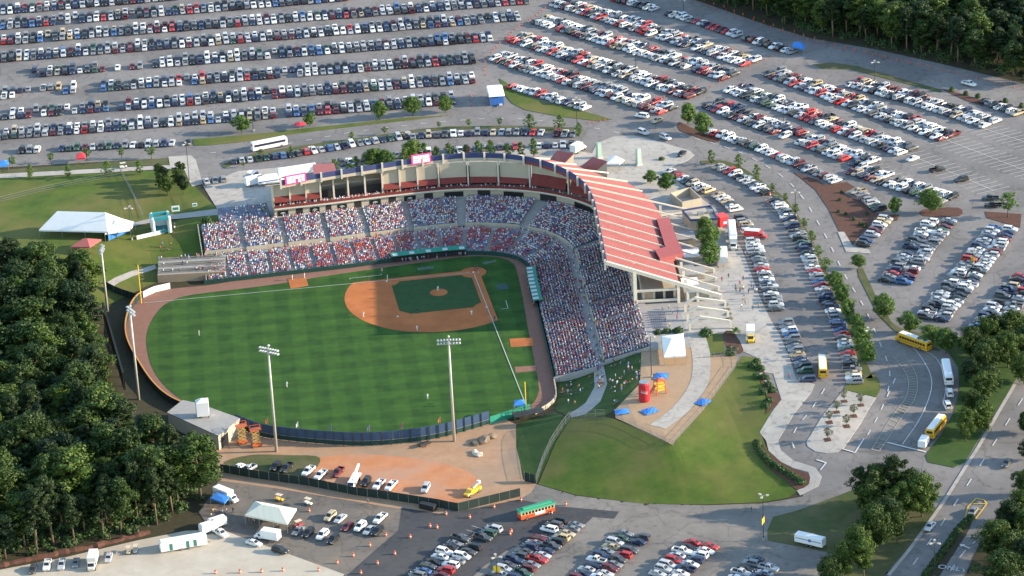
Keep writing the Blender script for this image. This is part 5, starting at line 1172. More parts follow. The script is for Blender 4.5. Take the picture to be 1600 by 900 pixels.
boxtruck((1173, 530), (1, 40), 7.2, (.75, .45, .02), WH, 'yellow box truck with a white roof on the plaza by the spiky plant', stripe=None)
boxtruck((553, 757), (-12, 22), 8.5, WH, (.25, .24, .22), 'white boom truck with a flat bed in the dirt yard', 'boom_truck', bh=1.35, bz=.9)
bt = [o for o in bpy.data.objects if o.name.startswith('boom_truck')][0]
b = MB(); b.bar((1.4, .3, 2.4), (-5.0, .3, 3.6), .55, .6); b.bar((1.2, .3, 1.2), (1.4, .3, 2.6), .6, .6); solid(b, 'boom', bt, WH)
boxtruck((354, 781), (30, 12), 8.0, WH, WH, 'white motorhome with a blue awning at the edge of the woods', 'motorhome', 'motorhome', bh=3.0, stripe=(.3, .32, .35))
boxtruck((145, 884), (-3, 12), 7.5, (.6, .57, .5), (.6, .57, .5), 'beige motorhome parked on gravel below the woods', 'motorhome', 'motorhome', bh=2.9)
boxtruck((418, 844), (-30, -5), 7.2, WH, WH, 'white box van with a raised pole in the left lot', 'box_truck', stripe=None)
boxtruck((1146, 386), (1, 42), 7.0, (.6, .6, .58), (.62, .61, .58), 'pale truck parked between the trailer and the planted trees', 'box_truck')
trailer((1130, 408), (0, 40), 8.5, 2.5, .9, 3.2, (.66, .64, .6), 'short white trailer by the trees behind the third base stand')
trailer((1144, 372), (4, 40), 12.0, 2.5, 1.0, 3.8, (.62, .64, .66), 'long pale semi trailer standing beside the round trees')
trailer((1266, 852), (38, 9), 8.0, 2.4, .6, 2.9, WH, 'white enclosed trailer with a blue stripe on the grass by the lower lot', stripe=(.05, .16, .42))
trailer((1443, 698), (10, -20), 4.2, 2.2, .6, 2.6, WH, 'small white box trailer behind the school bus')
trailer((287, 857), (40, -7), 12.5, 2.6, .5, 3.3, (.72, .72, .7), 'long white site office trailer with dark green doors on the gravel', 'office_trailer', None, (-3.5, 1.0, 3.0))
trailer((326, 832), (22, -7), 4.6, 2.3, .6, 2.9, WH, 'small white trailer by the woods, left of two')
trailer((340, 824), (22, -7), 4.8, 2.3, .6, 2.9, WH, 'small white trailer by the woods, right of two')
boxtruck((1181, 372), (34, 3), 7.0, (.5, .04, .05), (.55, .04, .05), 'red and white ambulance truck in the row along the plaza', 'ambulance', 'truck', bh=2.6)
boxtruck((904, 237), (26, -14), 6.5, WH, WH, 'white box truck with an open side behind the red huts', 'box_truck')
boxtruck((424, 288), (40, -6), 9.0, WH, WH, 'white broadcast truck behind the left end of the fascia', 'broadcast_truck', stripe=(.05, .12, .4))
trailer((465, 276), (60, -9), 13.0, 2.5, 1.0, 3.6, WH, 'long white broadcast trailer behind the fascia board')
boxtruck((402, 289), (30, -6), 8.0, (.03, .1, .35), WH, 'blue and white satellite truck left of the press building', 'satellite_truck')
# satellite dish
st_ = [o for o in bpy.data.objects if o.name.startswith('satellite_truck')][0]
b = MB()
for i in range(4):
    for k in range(12):
        f = lambda rr, a_: (-1.5+rr*math.cos(a_), rr*math.sin(a_), 4.2+rr*rr*.35)
        b.quad(f(i*.35, k*math.pi/6), f((i+1)*.35, k*math.pi/6), f((i+1)*.35, (k+1)*math.pi/6), f(i*.35, (k+1)*math.pi/6))
b.bar((-1.5, 0, 3.1), (-1.5, 0, 4.2), .2, .2); solid(b, 'dish', st_, WH)
# stage trailer with blue skirt at the upper lot, ramp
r = vehicle('stage_trailer', (775, 158), (-8, -30), 'white roofed mobile stage with blue skirts at the corner of the upper lot', 'stage')
b = MB(); b.box((0, 0, 1.4), (9.5, 4.6, 2.6)); solid(b, 'body', r, (.05, .16, .45)); b = MB(); b.box((.3, 0, 3.6), (10.5, 5.6, .5), 0, None, (.96, .9)); solid(b, 'roof', r, WH)
b = MB(); b.box((-5.4, -1.2, .55), (2.2, 1.2, .1)); solid(b, 'ramp', r, (.5, .5, .5))
for x in (-4.6, 4.6):
    for y in (-2.4, 2.4): b = MB(); b.bar((x, y, .05), (x, y, 3.4), .2, .2); b.build('post', MT['metal'], r)
# yellow utility truck, scissor lifts
r = vehicle('utility_truck', (738, 772), (-22, 14), 'yellow utility truck with a rear boom on the red clay', 'truck')
b = MB(); loft(b, [(.2, .4, 1.7, .85, .98, .9), (1.2, .4, 1.7, .85, .98, .9), (1.7, .4, 1.1, .85, .98, .85), (2.9, .45, .95, .8, .9, .75)]); solid(b, 'cab', r, (.75, .42, .03), 'paint')
b = MB(); b.box((-1.4, 0, .9), (3.2, 2.0, .9)); solid(b, 'bed', r, (.7, .4, .03)); b = MB(); b.bar((-.5, 0, 1.4), (-2.8, 0, 2.2), .4, .4); b.box((-2.9, 0, 2.3), (.8, .9, .9)); solid(b, 'boom', r, (.6, .58, .54)); wheels(r, (-1.7, 2.0), .95, .42)
MT['gold_steel'] = mat('dull_yellow_steel', (.42, .27, .09), rough=.6)
def scissor(px, h, label):
    r = vehicle('scissor_lift', px, (20, -4), label, 'lift', 'scissor lifts')
    b = MB(); b.box((0, 0, .6), (2.8, 1.6, .7)); b.build('base', MT['orange'], r)
    for k in range(4):
        z0, z1 = .95+k*(h-1)/4, .95+(k+1)*(h-1)/4
        b = MB()
        for y in (-.6, .6): b.bar((-1.1, y, z0), (1.1, y, z1), .14, .16); b.bar((1.1, y*.9, z0), (-1.1, y*.9, z1), .14, .16)
        o = b.build('scissor_arm', MT['gold_steel'], r); o['kind'] = 'stuff'
    b = MB(); b.box((0, 0, h), (3.2, 1.7, .2))
    for x in (-1.5, 1.5):
        for y in (-.8, .8): b.bar((x, y, h), (x, y, h+1.1), .1, .1)
    b.bar((-1.5, .8, h+1.1), (1.5, .8, h+1.1), .1, .1); b.bar((-1.5, -.8, h+1.1), (1.5, -.8, h+1.1), .1, .1); b.bar((-1.5, -.8, h+1.1), (-1.5, .8, h+1.1), .1, .1); b.bar((1.5, -.8, h+1.1), (1.5, .8, h+1.1), .1, .1)
    o = b.build('platform', MT['orange'], r); wheels(r, (-1, 1), .75, .32)
scissor((379, 694), 5.6, 'raised orange scissor lift beside the service building, left of two'); scissor((401, 698), 5.2, 'raised orange scissor lift nearer the floodlight mast, right of two')
# golf carts and little utility vehicles
def cart(px, hpx, col, label):
    r = vehicle('golf_cart', px, hpx, label, 'golf cart', 'golf carts')
    b = MB(); loft(b, [(-1.2, .3, .85, .5, .6, .5), (-.2, .3, .75, .5, .6, .5), (.3, .3, .45, .5, .6, .5), (.8, .3, .75, .5, .58, .45), (1.2, .35, .6, .4, .5, .4)]); solid(b, 'body', r, col, 'paint')
    b = MB(); b.box((-.1, 0, 1.85), (1.9, 1.2, .08)); solid(b, 'canopy', r, (.6, .5, .36))
    for x in (-.9, .7):
        for y in (-.5, .5): b = MB(); b.bar((x, y, .6), (x, y, 1.85), .05, .05); b.build('post', MT['metal_dark'], r)
    wheels(r, (-.8, .8), .5, .26)
WHEEL[.26] = wheel_mesh(.26, .2); cart((482, 789), (12, 4), (.65, .6, .5), 'beige golf cart on the dirt road right of the striped tent'); cart((466, 824), (-14, 5), (.55, .05, .05), 'red golf cart with riders below the striped tent'); cart((437, 783), (16, 4), (.7, .42, .05), 'yellow utility cart behind the striped tent'); cart((201, 865), (-3, 12), (.45, .38, .28), 'tan utility cart on gravel by the log, left of two'); cart((212, 863), (-3, 12), (.5, .46, .38), 'beige utility cart on gravel by the log, right of two')
cart((193, 263), (14, -2), (.6, .58, .52), 'white golf cart on the upper left path')
# black dumpster by the fence
r = vehicle('dumpster', (669, 796), (20, 5), 'black twin lid dumpster by the corner of the fence', 'dumpster')
b = MB(); b.box((-1.2, 0, .8), (2.2, 1.8, 1.5), 0, None, (1.05, 1.1)); solid(b, 'bin', r, (.02, .02, .022)); b = MB(); b.box((1.2, 0, .8), (2.2, 1.8, 1.5), 0, None, (1.05, 1.1)); solid(b, 'bin', r, (.02, .02, .022)); b = MB(); b.box((0, 0, 1.6), (4.6, 1.9, .08)); solid(b, 'lid', r, (.03, .03, .032))
# ================================================================== VEGETATION
def leafmat(name, c1, c2, c3):
    m = bpy.data.materials.new(name); m.use_nodes = True; t = m.node_tree; b = t.nodes['Principled BSDF']
    oi = t.nodes.new('ShaderNodeObjectInfo'); r = t.nodes.new('ShaderNodeValToRGB')
    r.color_ramp.elements[0].color = (*c1, 1); r.color_ramp.elements[1].color = (*c2, 1); e = r.color_ramp.elements.new(.82); e.color = (*c3, 1)
    t.links.new(oi.outputs['Random'], r.inputs[0])
    tc = t.nodes.new('ShaderNodeTexCoord'); n = t.nodes.new('ShaderNodeTexNoise'); n.inputs['Scale'].default_value = .9; n.inputs['Detail'].default_value = 4; t.links.new(tc.outputs['Object'], n.inputs['Vector'])
    hs = t.nodes.new('ShaderNodeHueSaturation'); mr = t.nodes.new('ShaderNodeMapRange'); mr.inputs['From Min'].default_value = .3; mr.inputs['From Max'].default_value = .7; mr.inputs['To Min'].default_value = .55; mr.inputs['To Max'].default_value = 1.6
    t.links.new(n.outputs[0], mr.inputs[0]); t.links.new(mr.outputs[0], hs.inputs['Value']); t.links.new(r.outputs[0], hs.inputs['Color']); t.links.new(hs.outputs[0], b.inputs['Base Color'])
    b.inputs['Roughness'].default_value = .6; b.inputs['Specular IOR Level'].default_value = .25
    tr = t.nodes.new('ShaderNodeBsdfTranslucent'); t.links.new(hs.outputs[0], tr.inputs[0]); mx = t.nodes.new('ShaderNodeMixShader'); mx.inputs[0].default_value = .15
    t.links.new(b.outputs[0], mx.inputs[1]); t.links.new(tr.outputs[0], mx.inputs[2]); t.links.new(mx.outputs[0], t.nodes['Material Output'].inputs[0]); return m
LF = {'wood': leafmat('woodland_leaves', (.009, .026, .008), (.02, .042, .009), (.06, .1, .016)), 'pine': leafmat('pine_needles', (.01, .026, .01), (.019, .036, .011), (.028, .048, .013)), 'lawn': leafmat('garden_leaves', (.06, .12, .022), (.085, .15, .03), (.1, .16, .035)), 'olive': leafmat('grey_leaves', (.13, .13, .08), (.16, .15, .09), (.15, .16, .1)), 'shrub': leafmat('shrub_leaves', (.025, .06, .018), (.04, .08, .022), (.05, .09, .025))}
def leaf_quads(P, N_, ls, R_):
    """P, N_: (n,3) centres and outward directions -> (4n,3) corner array"""
    n = len(P); t1 = np.cross(N_+R_.normal(0, .55, (n, 3)), R_.normal(0, 1, (n, 3))); t1 /= np.linalg.norm(t1, axis=1)[:, None]+1e-9
    t2 = np.cross(N_, t1); t2 /= np.linalg.norm(t2, axis=1)[:, None]+1e-9
    s1 = (ls*R_.uniform(.6, 1.25, n))[:, None]; s2 = (ls*R_.uniform(.45, .9, n))[:, None]
    return np.stack([P-t1*s1, P-t2*s2*.8, P+t1*s1, P+t2*s2], 1).reshape(-1, 3)
def leaf_mesh(name, Q, material):
    n = len(Q)//4; me = bpy.data.meshes.new(name); me.vertices.add(4*n); me.vertices.foreach_set('co', Q.astype(np.float32).ravel())
    me.loops.add(4*n); me.loops.foreach_set('vertex_index', np.arange(4*n, dtype=np.int32)); me.polygons.add(n); me.polygons.foreach_set('loop_start', np.arange(0, 4*n, 4, dtype=np.int32))
    me.update(calc_edges=True); me.validate(); me.materials.append(material); return me
def make_tree(seed, kind, h):
    """unit: metres. returns trunk mesh, crown mesh"""
    R_ = np.random.default_rng(seed); b = MB(); LQ = []
    if kind == 'pine': c0, c1, rad, shape = .42, 1.0, h*.17, 'cone'
    elif kind == 'broad': c0, c1, rad, shape = .22, 1.0, h*.36, 'ball'
    elif kind == 'wood': c0, c1, rad, shape = .3, 1.0, h*.24, 'ball'
    elif kind == 'pear': c0, c1, rad, shape = .16, 1.0, h*.29, 'tear'
    elif kind == 'young': c0, c1, rad, shape = .38, 1.0, h*.3, 'ball'
    ph = R_.uniform(0, 6.28, 2); lean = R_.normal(0, .025, 2)*h; r0 = h*.011+.04
    b.tube([(0, 0, -.3), (lean[0]*.3, lean[1]*.3, h*.35), (lean[0]*.7, lean[1]*.7, h*.7), (lean[0], lean[1], h*.93)], [r0*1.3, r0, r0*.6, r0*.2], 7)
    ncl = {'pine': 52, 'broad': 70, 'wood': 64, 'pear': 34, 'young': 26}[kind]; nl = {'pine': 110, 'broad': 120, 'wood': 120, 'pear': 70, 'young': 40}[kind]
    for i in range(ncl):
        u = (i+R_.random())/ncl; z = h*(c0+(c1-c0)*u)
        if shape == 'cone': env = rad*(1.0-.78*u**1.3)*(1 if u > .08 else .6)
        elif shape == 'ball': env = rad*math.sqrt(max(.05, 1-(2*u-1.0)**2))*(1.0 if u > .3 else .9)
        else: env = rad*(math.sin(math.pi*min(1, (u*.92+.1)))**.8 if u < .45 else (1-u)**.62*1.35)
        a = i*2.39996+R_.normal(0, .5); q = (1+.28*math.sin(2*a+ph[0]+u*3)+.2*math.sin(3*a+ph[1]-u*4))*env*math.sqrt(R_.uniform(.12, 1.0))*R_.uniform(.8, 1.15)
        c = np.array([math.cos(a)*q+lean[0]*u, math.sin(a)*q+lean[1]*u, z])
        if i % 3 == 0:
            zb = max(h*c0*.7, z-q*.9-h*.04); b.tube([(lean[0]*zb/h, lean[1]*zb/h, zb), (c[0]*.55+lean[0]*.4, c[1]*.55+lean[1]*.4, (zb+z)/2+q*.1), tuple(c)], [r0*.42, r0*.25, r0*.08], 5)
        cr = rad*R_.uniform(.2, .44)*(1.1 if shape == 'ball' else .95)
        ls = max(.15, min(.34, h*.024))*(1.0 if kind != 'pine' else .9)
        N_ = R_.normal(0, 1, (nl, 3)); N_ /= np.linalg.norm(N_, axis=1)[:, None]; rr = cr*R_.uniform(.35, 1.05, nl)**.6
        Pn = c+N_*rr[:, None]*np.array([1, 1, .72])
        LQ.append(leaf_quads(Pn, N_, ls, R_))
    return b.mesh(kind+'_trunk', MT['bark'], True), np.concatenate(LQ)
TR = {}
def protos(key, kind, h, n, leaf, seed):
    L = []
    for i in range(n):
        tm, Q = make_tree(seed+i*17, kind, h); me = leaf_mesh(kind+'_crown', Q, LF[leaf]); L.append((tm, me, h))
    TR[key] = L
protos('wood', 'wood', 18, 6, 'wood', 100); protos('pine', 'pine', 21, 5, 'pine', 200); protos('broad', 'broad', 11, 4, 'wood', 300); protos('pear', 'pear', 7.5, 4, 'lawn', 400); protos('young', 'young', 4.5, 4, 'lawn', 500); protos('olive', 'young', 4.5, 3, 'olive', 600); protos('maple', 'broad', 8, 3, 'lawn', 700)
NMT = {'wood': 'woodland_tree', 'pine': 'pine_tree', 'broad': 'shade_tree', 'pear': 'ornamental_tree', 'young': 'young_tree', 'olive': 'small_tree', 'maple': 'leafy_tree'}
def put_tree(key, p, h, label, group, wid=1.0, sink=0.0):
    tm, cm, h0 = random.choice(TR[key]); s_ = h/h0
    r = empty(NMT[key], (p[0], p[1], p[2]-sink), random.uniform(0, 6.28), label, 'tree', group); r.scale = (s_*wid*random.uniform(.88, 1.12), s_*wid*random.uniform(.88, 1.12), s_)
    link('trunk', tm, r); link('crown', cm, r); return r
def inpoly(x, y, poly):
    c = False; n = len(poly)
    for i in range(n):
        x1, y1 = poly[i]; x2, y2 = poly[(i+1) % n]
        if (y1 > y) != (y2 > y) and x < (x2-x1)*(y-y1)/(y2-y1)+x1: c = not c
    return c
def wood(pxpoly, dmin, n, pine, hr, group, region, big=1.0):
    XY = [tuple(G(*q)[:2]) for q in pxpoly]; A_ = np.array(XY); x0, y0 = A_.min(0); x1, y1 = A_.max(0); pts = []; tries = 0
    while len(pts) < n and tries < 60000:
        tries += 1; x, y = random.uniform(x0, x1), random.uniform(y0, y1)
        if not inpoly(x, y, XY): continue
        if any((x-a)**2+(y-c)**2 < dmin*dmin for a, c in pts): continue
        pts.append((x, y))
    T_ = []
    for x, y in pts:
        z = Hz(x, y); px, py = proj((x, y, z)); T_.append((region(px, py), px, x, y, z, 'pine' if random.random() < pine else 'wood'))
    T_.sort(key=lambda q: (q[0], q[5], q[1])); cnt = {}
    for rg, px, x, y, z, key in T_:
        cnt[(rg, key)] = cnt.get((rg, key), 0)+1; k = cnt[(rg, key)]
        lab = '%s, %s from left, %s' % ('tall narrow pine' if key == 'pine' else 'leafy dark tree', ordn(k), rg)
        put_tree(key, (x, y, z), random.uniform(*hr), lab, group, random.uniform(.9, 1.2)*big)
    # undergrowth between the trunks, one mass
    R_ = np.random.default_rng(int(n)); lv, lf = [], []
    LQ = []
    for _ in range(n*7):
        x, y = R_.uniform(x0, x1), R_.uniform(y0, y1)
        if not inpoly(x, y, XY): continue
        z = Hz(x, y); rr = R_.uniform(1.2, 2.6); v = R_.normal(0, 1, (40, 3)); v /= np.linalg.norm(v, axis=1)[:, None]; v[:, 2] = abs(v[:, 2])
        LQ.append(leaf_quads(np.array([x, y, z])+v*np.array([rr, rr, rr*1.3])*R_.uniform(.5, 1, (40, 1)), v, .42, R_))
    me = leaf_mesh('undergrowth', np.concatenate(LQ), LF['shrub']); tag(link('undergrowth', me), 'dark leafy undergrowth between the trunks of the %s' % group.split('of the ')[1], 'undergrowth', None, 'stuff')
    print(group, len(pts))
def regL(px, py):
    side = 'near side' if px > 110 else 'far side'
    if py > 800: return 'left woods by the gravel, ' + side
    if py > 700: return 'left woods behind the gravel edge, ' + side
    if py > 600: return 'left woods near the service building, ' + side
    if py > 530: return 'left woods beside the scoreboard, ' + side
    return 'left woods near red shelter, ' + side
def regF(px, py):
    xx = 'left part' if px < 1280 else ('middle part' if px < 1460 else 'right part'); front = py > 38+(px-1200)*.23-22
    return '%s of the far woods, %s' % (xx, 'front edge' if front else ('second rank' if py > 38+(px-1200)*.23-60 else 'far ranks'))
wood([(-60, 466), (0, 455), (100, 452), (138, 478), (148, 540), (150, 590), (172, 665), (210, 714), (256, 744), (306, 760), (318, 780), (240, 824), (150, 846), (0, 878), (-60, 893)], 5.2, 255, .42, (10, 20), 'trees of the left woods', regL, 1.22)
wood([(1085, -8), (1205, 32), (1300, 58), (1367, 72), (1467, 95), (1640, 132), (1640, 20), (1560, -62), (1060, -62)], 5.4, 250, .4, (12, 17), 'trees of the far woods', regF, 1.25)
# shade trees at the lower right: px base, height m
LR = [((1345, 788), 12, 'wood'), ((1370, 792), 13, 'wood'), ((1395, 790), 13, 'wood'), ((1425, 790), 11, 'broad'), ((1358, 808), 11, 'broad'), ((1412, 812), 11, 'wood'), ((1440, 808), 11, 'broad'), ((1388, 838), 11, 'broad'), ((1365, 862), 12, 'broad'), ((1402, 850), 10, 'wood'), ((1340, 880), 11, 'broad'), ((1320, 905), 11, 'broad'), ((1350, 905), 11, 'wood'), ((1296, 915), 8, 'broad'),
      ((1478, 552), 7, 'maple'), ((1500, 560), 10, 'broad'), ((1528, 548), 10, 'broad'), ((1555, 545), 11, 'broad'), ((1580, 540), 11, 'broad'), ((1518, 590), 10, 'broad'), ((1545, 580), 11, 'broad'), ((1575, 575), 10, 'broad'), ((1600, 560), 10, 'broad'), ((1522, 628), 10, 'broad'), ((1548, 618), 10, 'broad'), ((1500, 605), 8, 'broad'), ((1518, 678), 10, 'broad'), ((1492, 690), 9, 'broad'), ((1502, 650), 8, 'broad'), ((1535, 655), 7, 'broad'), ((1600, 600), 9, 'broad'),
      ((1604, 678), 6, 'broad'), ((1606, 720), 6, 'broad'), ((1596, 815), 9, 'broad'), ((1575, 840), 10, 'broad'), ((1600, 850), 10, 'broad'), ((1552, 875), 10, 'broad'), ((1580, 885), 11, 'broad'), ((1605, 905), 11, 'broad'), ((1565, 930), 11, 'broad'), ((1600, 775), 7, 'broad')]
for i, ((px, py), h, k) in enumerate(LR):
    where = 'the wedge left of right road' if px < 1460 else ('the bus lane trees' if py < 700 and px < 1602 else 'the far side of the right road')
    if where == 'the bus lane trees' and px < 1532 and k != 'maple': px += 17
    lab = '%s, %s along %s' % ({'pine': 'dark pine', 'wood': 'tall dark leafy tree', 'broad': 'rounded dark shade tree', 'maple': 'small bright tree'}[k], ordn(i % 20+1), where)
    put_tree(k, G(px, py), h*random.uniform(.85, 1.1), lab, 'shade trees by the right hand road', random.uniform(.88, 1.1))
# ornamental trees: px base, px height, kind, label
OR = [((378, 208), 27, 'maple', 'dark round tree on the grass strip near the white coach'), ((484, 197), 20, 'maple', 'small dark round tree on the grass strip beside the red umbrella'), ((593, 187), 28, 'maple', 'leafy tree on the strip, left of three bigger ones'), ((645, 181), 30, 'maple', 'leafy tree on the strip, middle of three bigger ones'), ((697, 176), 26, 'maple', 'leafy tree on the strip, right of three bigger ones'),
      ((550, 220), 14, 'young', 'thin young tree on the median behind the coach'), ((601, 211), 13, 'young', 'thin young tree on the median left of the crosswalk path'), ((686, 201), 11, 'young', 'thin young tree right of the crosswalk path'), ((733, 200), 14, 'young', 'young tree on the median, fourth from the coach'), ((781, 198), 14, 'young', 'young tree on the median, fifth from the coach'), ((827, 202), 24, 'pear', 'conical tree on the median near the grass wedge'), ((874, 203), 24, 'pear', 'conical tree on the median, second from its rounded end'), ((905, 213), 22, 'pear', 'conical tree on the rounded end of the median'),
      ((80, 255), 16, 'young', 'young tree on the left grass strip, second from the blue tent'), ((136, 250), 18, 'young', 'young tree on the strip beside the red tent'), ((190, 248), 17, 'young', 'young tree on the strip right of the red tent'), ((237, 248), 19, 'young', 'young tree on the strip next to the concrete apron'), ((20, 262), 17, 'young', 'young tree on the strip next to the blue tent'), ((47, 278), 21, 'pear', 'small tree on the lawn below the path, leftmost'), ((107, 278), 21, 'pear', 'small tree on the lawn below the path, second from left'), ((167, 276), 24, 'pear', 'small tree on the lawn below the path, by the fence'), ((219, 273), 22, 'pear', 'small tree on the lawn below the path, right of the fence'),
      ((1075, 194), 32, 'maple', 'large bright tree on the mulch bed, left of two'), ((1097, 211), 34, 'maple', 'large bright tree on the mulch bed, right of two'), ((1112, 257), 22, 'pear', 'conical tree at the head of the planted strip, first of three'), ((1154, 264), 22, 'pear', 'conical tree on the planted strip, second of three'), ((1183, 280), 22, 'pear', 'conical tree on the planted strip, third of three'),
      ((1398, 335), 24, 'maple', 'round bright tree on the tip of the mulch bed'), ((1455, 333), 34, 'maple', 'round bright tree on the mulch island by the parked rows'), ((1575, 340), 36, 'young', 'thin spreading tree on the right mulch island'), ((1342, 420), 20, 'maple', 'small tree at the top of the grass median'), ((1381, 498), 34, 'maple', 'bright tree in the middle of the grass median'), ((1421, 521), 28, 'maple', 'bright tree on the median beside the school bus'), ((1453, 543), 30, 'maple', 'dark tree on the verge right of the school bus'),
      ((1016, 287), 20, 'maple', 'small round tree on the plaza, left of two'), ((1041, 298), 26, 'maple', 'small round tree on the plaza, right of two'), ((1101, 372), 30, 'maple', 'round tree behind the third base building, topmost of three'), ((1107, 392), 34, 'maple', 'round tree behind the third base building, middle of three'), ((1111, 416), 34, 'maple', 'round tree behind the third base building, lowest of three'),
      ((380, 262), 10, 'young', 'small young tree by the bus, left end of the car row'), ((407, 246), 12, 'young', 'small young tree in front of the white coach'), ((455, 240), 12, 'young', 'small young tree at the nose of the white coach'), ((525, 273), 24, 'pear', 'leafy tree behind the fascia right of the red roofed hut'), ((547, 277), 22, 'pear', 'leafy tree behind the fascia, second from the hut'), ((558, 268), 24, 'pear', 'leafy tree behind the fascia, third from the hut'), ((587, 265), 32, 'maple', 'large dark tree behind the fascia beside the yellow car'), ((604, 266), 30, 'maple', 'large dark tree behind the fascia, right of the yellow car'), ((632, 262), 30, 'pear', 'leafy tree behind the fascia just left of the pink board'), ((644, 254), 34, 'maple', 'taller leafy tree behind the pink board')]
OR += [((660+i*22+random.uniform(-3, 3), 251-i*.8), random.uniform(19, 28), 'pear', 'leafy tree behind the curved fascia, %s right of the pink board' % ordn(i+1)) for i in range(9)]
for (px, py), hp, k, lab in OR:
    p = G(px, py); put_tree(k, p, hp/4.4, lab, 'planted trees round the lots', 1.12)
# strip trees along the long row
P, _ = resample(catmull([(1206, 300), (1229, 321), (1246, 345), (1257, 361), (1268, 385), (1284, 420), (1304, 455), (1322, 497), (1336, 520), (1345, 545), (1352, 570)], 5), 26)
for i, (px, py) in enumerate(P):
    put_tree('maple' if i > 6 else 'young', G(px+2, py), (3.2+i*.28)*random.uniform(.9, 1.1), 'small tree in the planted strip beside the long car row, %s from its top' % ordn(i+1), 'trees in the planted strip', 1.1)
# seven small grey trees on the concrete island with dark planting squares
for i, (px, py) in enumerate([(1319, 628), (1345, 634), (1307, 645), (1334, 651), (1296, 661), (1323, 667), (1293, 688)]):
    p = G(px, py); put_tree('olive', (p[0], p[1], p[2]+.17), 3.6, 'small grey leaved tree on the pale island, %s from its upper end' % ordn(i+1), 'trees on the pale island', 1.0)
    sheet('planting_square', [(p[0]+dx, p[1]+dy) for dx, dy in ((-.9, -.9), (.9, -.9), (.9, .9), (-.9, .9))], MT['mulch'], .22)
# shrubs on the mulch, hedges
def make_shrub(seed, rx, rz, n, ls, leaf='shrub'):
    R_ = np.random.default_rng(seed); v = R_.normal(0, 1, (n, 3)); v /= np.linalg.norm(v, axis=1)[:, None]; v[:, 2] = abs(v[:, 2])
    return leaf_mesh('shrub', leaf_quads(v*np.array([rx, rx, rz])*R_.uniform(.55, 1.05, (n, 1)), v, ls, R_), LF[leaf])
SH = [make_shrub(i, 1.0, 1.0, 260, .2) for i in range(4)]
def shrub(px, py, r, label, group, hz=1.0, name='shrub'):
    p = G(px, py); o = link(name, random.choice(SH), None, (p[0], p[1], p[2]+.12), random.uniform(0, 6)); o.scale = (r, r, r*hz); tag(o, label, 'shrub', group)
for i, (px, py) in enumerate([(1182, 568), (1188, 578), (1195, 592), (1200, 604), (1192, 615), (1206, 612), (1201, 628), (1196, 636), (1182, 590), (1176, 574)]): shrub(px, py, 1.5, 'dark rounded shrub in the upper mulch bed by the plaza, %s from the top' % ordn(i+1), 'shrubs by the plaza')
P, _ = resample(catmull([(1183, 694), (1187, 706), (1200, 722), (1220, 735), (1240, 747), (1252, 755)], 5), 6.5)
for i, (px, py) in enumerate(P): shrub(px, py, 1.35, 'dark shrub of the curved hedge along the lower plaza tip, %s from its top' % ordn(i+1), 'shrubs of the curved hedge')
shrub(1103, 524, 2.3, 'large round dark green bush by the entrance frames', 'garden bushes'); shrub(1141, 554, 1.8, 'dark bush beside the fence corner of the small lawn', 'garden bushes')
for i, (px, py) in enumerate([(1028, 522), (1042, 520), (1060, 520)]): shrub(px, py, 1.5+.3*(i == 2), 'dark shrub at the foot of the third base seats, %s from the left' % ordn(i+1), 'garden bushes')
shrub(325, 352, 2.2, 'dark round bush at the upper left corner of the seats', 'garden bushes', 1.3)
shrub(1034, 250, 1.1, 'small green bush in the middle of the plaza', 'garden bushes')
R_ = random.Random(3)
for i in range(16):
    px, py = R_.uniform(1290, 1375), R_.uniform(300, 360)
    if inpoly(px, py, [(1290, 300), (1325, 292), (1366, 340), (1345, 362), (1330, 378), (1312, 355), (1296, 322)]): shrub(px, py, .7, 'tiny sapling shrub on the brown mulch bed, number %s counted from seeding' % ordn(i+1) if False else 'tiny green shrub dotted on the large brown mulch bed', 'tiny shrubs on the mulch bed', 1.5)
for i, (px, py) in enumerate([(1487, 143), (1509, 149), (1528, 153), (1571, 160), (1596, 168)]): shrub(px, py, 1.0, 'small dark shrub by the far mulch strip, %s from the left' % ordn(i+1), 'shrubs by the far strip', 1.7)
# spiky yellow planting
for i, (px, py) in enumerate([(1134, 477), (1135, 485), (1138, 492), (1140, 499), (1141, 543), (1150, 545), (1146, 550)]):
    p = G(px, py); o = link('flower_bed', make_shrub(50+i, 1.2, .5, 90, .2, 'olive'), None, (p[0], p[1], p[2]+.2)); tag(o, 'yellowish flower clump on the plaza, %s from the top' % ordn(i+1), 'flowers', 'yellow flower clumps')
p = G(1148, 522); b = MB()
for k in range(34):
    a = k*2.4; e = .25+.9*(k % 7)/7
    q0 = Vector((0, 0, .4)); q1 = Vector((math.cos(a)*1.3*math.cos(e), math.sin(a)*1.3*math.cos(e), .4+1.6*math.sin(e))); q2 = q1+Vector((math.cos(a)*1.2, math.sin(a)*1.2, -.35)); w_ = Vector((-math.sin(a), math.cos(a), 0))*.22
    b.add([q0, q1-w_, q2, q1+w_], [(0, 1, 2, 3)])
tag(b.build('spiky_plant', LF['lawn'], None, (p[0], p[1], p[2]+.15)), 'spiky palm like plant beside the yellow truck', 'plant')
# median hedge on the right hand road
P, _ = resample([(1446, 900), (1470, 868), (1500, 826), (1517, 810)], 7)
for i, (px, py) in enumerate(P): shrub(px, py, 1.25, 'dark hedge plant on the median of the right hand road, %s from the lower end' % ordn(i+1), 'hedge on the right hand median')
# tall shrubs on the lawn by the apron
for i, (px, py) in enumerate([(252, 300), (262, 306), (258, 290), (280, 294), (287, 304), (250, 285), (282, 282)]):
    put_tree('wood', G(px, py), 6.5, 'dark shrubby tree on the left lawn by the apron, %s of the clump' % ordn(i+1), 'shrubby trees by the apron', 1.1)
